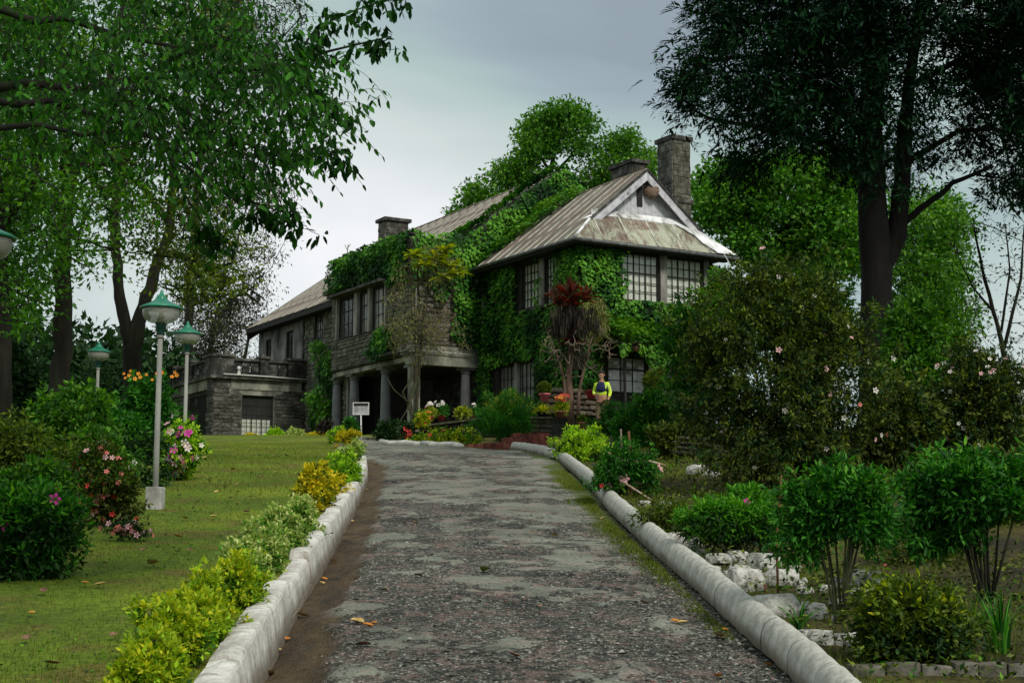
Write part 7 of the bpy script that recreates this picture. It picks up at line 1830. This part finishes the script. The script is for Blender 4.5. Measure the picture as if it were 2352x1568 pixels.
# canes tied by the right kerb
def stick(pts, r, label, mat, name='garden_cane'):
    m = MB(); m.tube(pts, r, 7); o = m.build(name, mat, None, True); tag(o, label, 'cane', 'canes beside the right kerb'); return o
M_cane = simple('reddish_cane', [(.3, (.10, .04, .02)), (.7, (.26, .12, .06))], 9, .8, .2, .003, sc3=(1, 1, .2)); M_canep = simple('peeled_branch', [(.3, (.20, .13, .09)), (.5, (.38, .27, .20)), (.7, (.50, .40, .32))], 7, .8, .3, .005)
def gp(x, v): return G(x, v)
p = G(1405, 1145); Yc = p[1]
stick([at(1407, 1150, Yc), at(1405, 1070, Yc), at(1402, 1000, Yc)], .010, 'dark thin cane standing leftmost by the kerb', M_wood)
stick([at(1430, 1152, Yc), at(1430, 1070, Yc), at(1426, 985, Yc)], .012, 'thin pale brown cane in the middle of the three', bark_pale)
stick([at(1448, 1150, Yc), at(1450, 1070, Yc), at(1444, 990, Yc)], .015, 'thick reddish cane rightmost of the three', M_cane)
stick([at(1396, 1038, Yc - .1), at(1425, 1055, Yc - .1), at(1440, 1060, Yc - .1), at(1490, 1058, Yc - .1), at(1530, 1068, Yc - .1)], [.008, .013, .016, .013, .008], 'crooked peeled branch laid across the canes', M_canep, 'crooked_branch')
stick([at(1396, 1080, Yc - .12), at(1415, 1095, Yc - .12), at(1440, 1112, Yc - .2), at(1500, 1150, Yc - .4)], [.010, .014, .014, .009], 'forked pale branch slanting down across the canes', M_canep, 'crooked_branch')
stick([at(1787, 1368, 9.9), at(1784, 1240, 9.9), at(1792, 1130, 9.9), at(1795, 1090, 9.9)], [.009, .009, .008, .006], 'tall brown stem standing among the rocks', M_cane, 'dead_stalk')
stick([at(1758, 1390, 9.9), at(1757, 1340, 9.9)], [.012, .010], 'short sawn stump of a cane between the rocks', M_cane, 'dead_stalk')

# ================================================================== PERSON
M_skin = simple('skin', [(.3, (.34, .17, .11)), (.7, (.44, .24, .16))], 12, .55, .1, .002)
M_hair = simple('black_hair', [(.3, (.006, .005, .005)), (.7, (.018, .015, .013))], 30, .6, .4, .005)
M_neon = simple('neon_yellow_shirt', [(.3, (.42, .60, .02)), (.5, (.58, .80, .04)), (.7, (.68, .86, .30))], 5, .8, .3, .01)
M_navy = simple('navy_vest', [(.3, (.008, .012, .045)), (.7, (.02, .03, .09))], 6, .8, .3, .01)
M_khaki = simple('khaki_trousers', [(.3, (.14, .10, .06)), (.7, (.24, .18, .11))], 6, .9, .3, .01)
def skin(name, joints, edges, root, mat, parent, org, lev=2):
    me = bpy.data.meshes.new(name); me.from_pydata([tuple(j[:3]) for j in joints], edges, [])
    o = bpy.data.objects.new(name, me); COL.objects.link(o)
    sm = o.modifiers.new('s', 'SKIN'); sd_ = me.skin_vertices[0].data
    for i, j in enumerate(joints):
        r = j[3]; sd_[i].radius = r if hasattr(r, '__len__') else (r, r); sd_[i].use_root = (i == root)
    sm.use_smooth_shade = True
    su = o.modifiers.new('u', 'SUBSURF'); su.levels = lev; su.render_levels = lev
    bpy.context.view_layer.update()
    dg = bpy.context.evaluated_depsgraph_get(); ev = o.evaluated_get(dg); nm = bpy.data.meshes.new_from_object(ev)
    bpy.data.objects.remove(o)
    V = np.array([v.co for v in nm.vertices]) ; Fc = [tuple(p.vertices) for p in nm.polygons]
    return V, Fc
PYAW = math.radians(-28)
head = at(1382, 866, 41.0); foot = np.array([head[0], 41.0, head[2] - 1.58])
pe = thing('person', foot, 'smiling man in a neon yellow shirt and navy vest standing among the garden plants', 'person')
def fin(name, V, Fc, mat, parent=pe):
    V = np.asarray(V); ca, sa = math.cos(PYAW), math.sin(PYAW); Q = V.copy(); Q[:, 0] = V[:, 0] * ca - V[:, 1] * sa; Q[:, 1] = V[:, 0] * sa + V[:, 1] * ca
    return mk(name, Q + foot, Fc, mat, parent, True)
# figure faces -Y, x to the viewer's right; one arm down, other bent in front
J = [(0, 0, .93, (.15, .10)), (0, .0, 1.12, (.14, .095)), (0, .01, 1.32, (.165, .10)), (0, .0, 1.42, (.12, .08)), (0, -.01, 1.50, .052), (0, -.02, 1.56, .06), (0, -.025, 1.64, .088), (0, -.015, 1.71, .07),
     (.185, .01, 1.38, .058), (.25, .05, 1.14, .045), (.24, -.08, .93, .034), (.235, -.12, .86, .030),
     (-.185, .01, 1.38, .058), (-.26, .03, 1.15, .045), (-.14, -.20, 1.05, .034), (-.08, -.25, 1.04, .030),
     (.09, 0, .86, .095), (.10, -.01, .50, .062), (.10, .02, .12, .042), (.10, -.08, .04, .038), (-.09, 0, .86, .095), (-.10, -.02, .50, .062), (-.11, .02, .12, .042), (-.11, -.08, .04, .038)]
Eg = [(0, 1), (1, 2), (2, 3), (3, 4), (4, 5), (5, 6), (6, 7), (2, 8), (8, 9), (9, 10), (10, 11), (2, 12), (12, 13), (13, 14), (14, 15), (0, 16), (16, 17), (17, 18), (18, 19), (0, 20), (20, 21), (21, 22), (22, 23)]
for (w0, d0) in ((11, np.array([-.02, -.02, -.09])), (15, np.array([.08, -.04, -.01]))):
    b0 = np.array(J[w0][:3])
    for f_, (off, ln) in enumerate((((-.025, 0, .0), .95), ((-.009, -.004, .0), 1.05), ((.009, -.004, 0), 1.0), ((.025, 0, 0), .8))):
        o1 = np.array(off) if w0 == 11 else np.array([0, off[1], off[0]])
        J.append((*(b0 + d0 * .55 + o1), .011)); J.append((*(b0 + d0 * 1.3 * ln + o1 * 1.2), .0095)); J.append((*(b0 + d0 * 1.9 * ln + o1 * 1.2 + [0, .015, -.005]), .008))
        n_ = len(J); Eg += [(w0, n_ - 3), (n_ - 3, n_ - 2), (n_ - 2, n_ - 1)]
    o1 = np.array([.035, -.02, -.01]) if w0 == 11 else np.array([.0, -.01, .035])
    J.append((*(b0 + d0 * .3 + o1), .012)); J.append((*(b0 + d0 * .8 + o1 * 1.3), .010)); n_ = len(J); Eg += [(w0, n_ - 2), (n_ - 2, n_ - 1)]
V, Fc = skin('body', J, Eg, 0, M_skin, pe, foot); body = fin('body', V, Fc, M_skin)
def grown(sel, g): return [(*J[i][:3], tuple(np.array(J[i][3]) + g) if hasattr(J[i][3], '__len__') else J[i][3] + g) for i in sel]
js = [(0, 0, .98, (.16, .105)), (0, 0, 1.12, (.15, .105)), (0, .01, 1.32, (.17, .112)), (0, .0, 1.43, (.12, .085)), (.19, .01, 1.38, .064), (.25, .05, 1.14, .054), (.242, -.05, .98, .044), (-.19, .01, 1.38, .064), (-.26, .03, 1.15, .054), (-.17, -.15, 1.08, .044)]
V, Fc = skin('shirt', js, [(0, 1), (1, 2), (2, 3), (2, 4), (4, 5), (5, 6), (2, 7), (7, 8), (8, 9)], 0, M_neon, pe, foot); fin('shirt', V, Fc, M_neon)
V, Fc = skin('vest', [(0, -.01, 1.10, (.185, .140)), (0, -.01, 1.26, (.195, .150)), (0, 0, 1.38, (.180, .135)), (0, 0, 1.46, (.11, .09))], [(0, 1), (1, 2), (2, 3)], 0, M_navy, pe, foot); fin('vest', V, Fc, M_navy)
V, Fc = skin('trousers', [(0, 0, .97, (.16, .115)), (.09, 0, .84, .112), (.10, -.01, .50, .08), (.10, .02, .10, .068), (-.09, 0, .84, .112), (-.10, -.02, .50, .08), (-.11, .02, .10, .068)], [(0, 1), (1, 2), (2, 3), (0, 4), (4, 5), (5, 6)], 0, M_khaki, pe, foot); fin('trousers', V, Fc, M_khaki)
m = MB()
for s in (-1, 1): m.box((s * .10 - .045, -.19, 0), (.09, 0, 0), (0, .26, 0), (0, 0, .075))
fin('shoes', np.array(m.v), m.f, M_blkpot)
u_ = np.array([[math.sin(t_) * math.cos(f_), math.sin(t_) * math.sin(f_), math.cos(t_)] for t_ in np.linspace(0, 1.75, 9) for f_ in np.linspace(0, 2 * math.pi, 18, endpoint=False)])
V = u_ * [.096, .108, .115] + [0, .0, 1.675]; V[:, 1] = np.where((V[:, 2] < 1.70) & (V[:, 1] < -.03), -.03, V[:, 1]); V += rng.normal(0, .003, V.shape)
Fc = [(i * 18 + k, i * 18 + (k + 1) % 18, (i + 1) * 18 + (k + 1) % 18, (i + 1) * 18 + k) for i in range(8) for k in range(18)]
fin('hair', V, Fc, M_hair)
m = MB()
for s in (-1, 1): m.lathe((s * .034, -.112, 1.645), [(.0, -.008), (.012, 0), (.0, .008)], 8); m.box((s * .034 - .02, -.118, 1.664), (.04, 0, 0), (0, .01, 0), (0, 0, .007))
fin('eyes', np.array(m.v), m.f, M_hair)
m = MB(); m.tube([(0, -.108, 1.655), (0, -.128, 1.622), (0, -.112, 1.612)], [.010, .016, .014], 7); fin('nose', np.array(m.v), m.f, M_skin)
m = MB(); m.tube([(-.03, -.104, 1.592), (0, -.117, 1.584), (.03, -.104, 1.592)], [.005, .009, .005], 6); fin('mouth', np.array(m.v), m.f, M_pipe)
for s in (-1, 1):
    m = MB(); m.lathe((s * .092, -.01, 1.60), [(0, 0), (.014, .01), (.018, .035), (.012, .055), (0, .062)], 8, .6, 1.2); fin('ear', np.array(m.v), m.f, M_skin)
print('leaf faces', NLEAF, 'objects', len(bpy.data.objects), 'stones', NST[0])
print('tris', sum(sum(len(p.vertices) - 2 for p in me.polygons) * 1 for me in bpy.data.meshes if len(me.polygons) < 60000) )
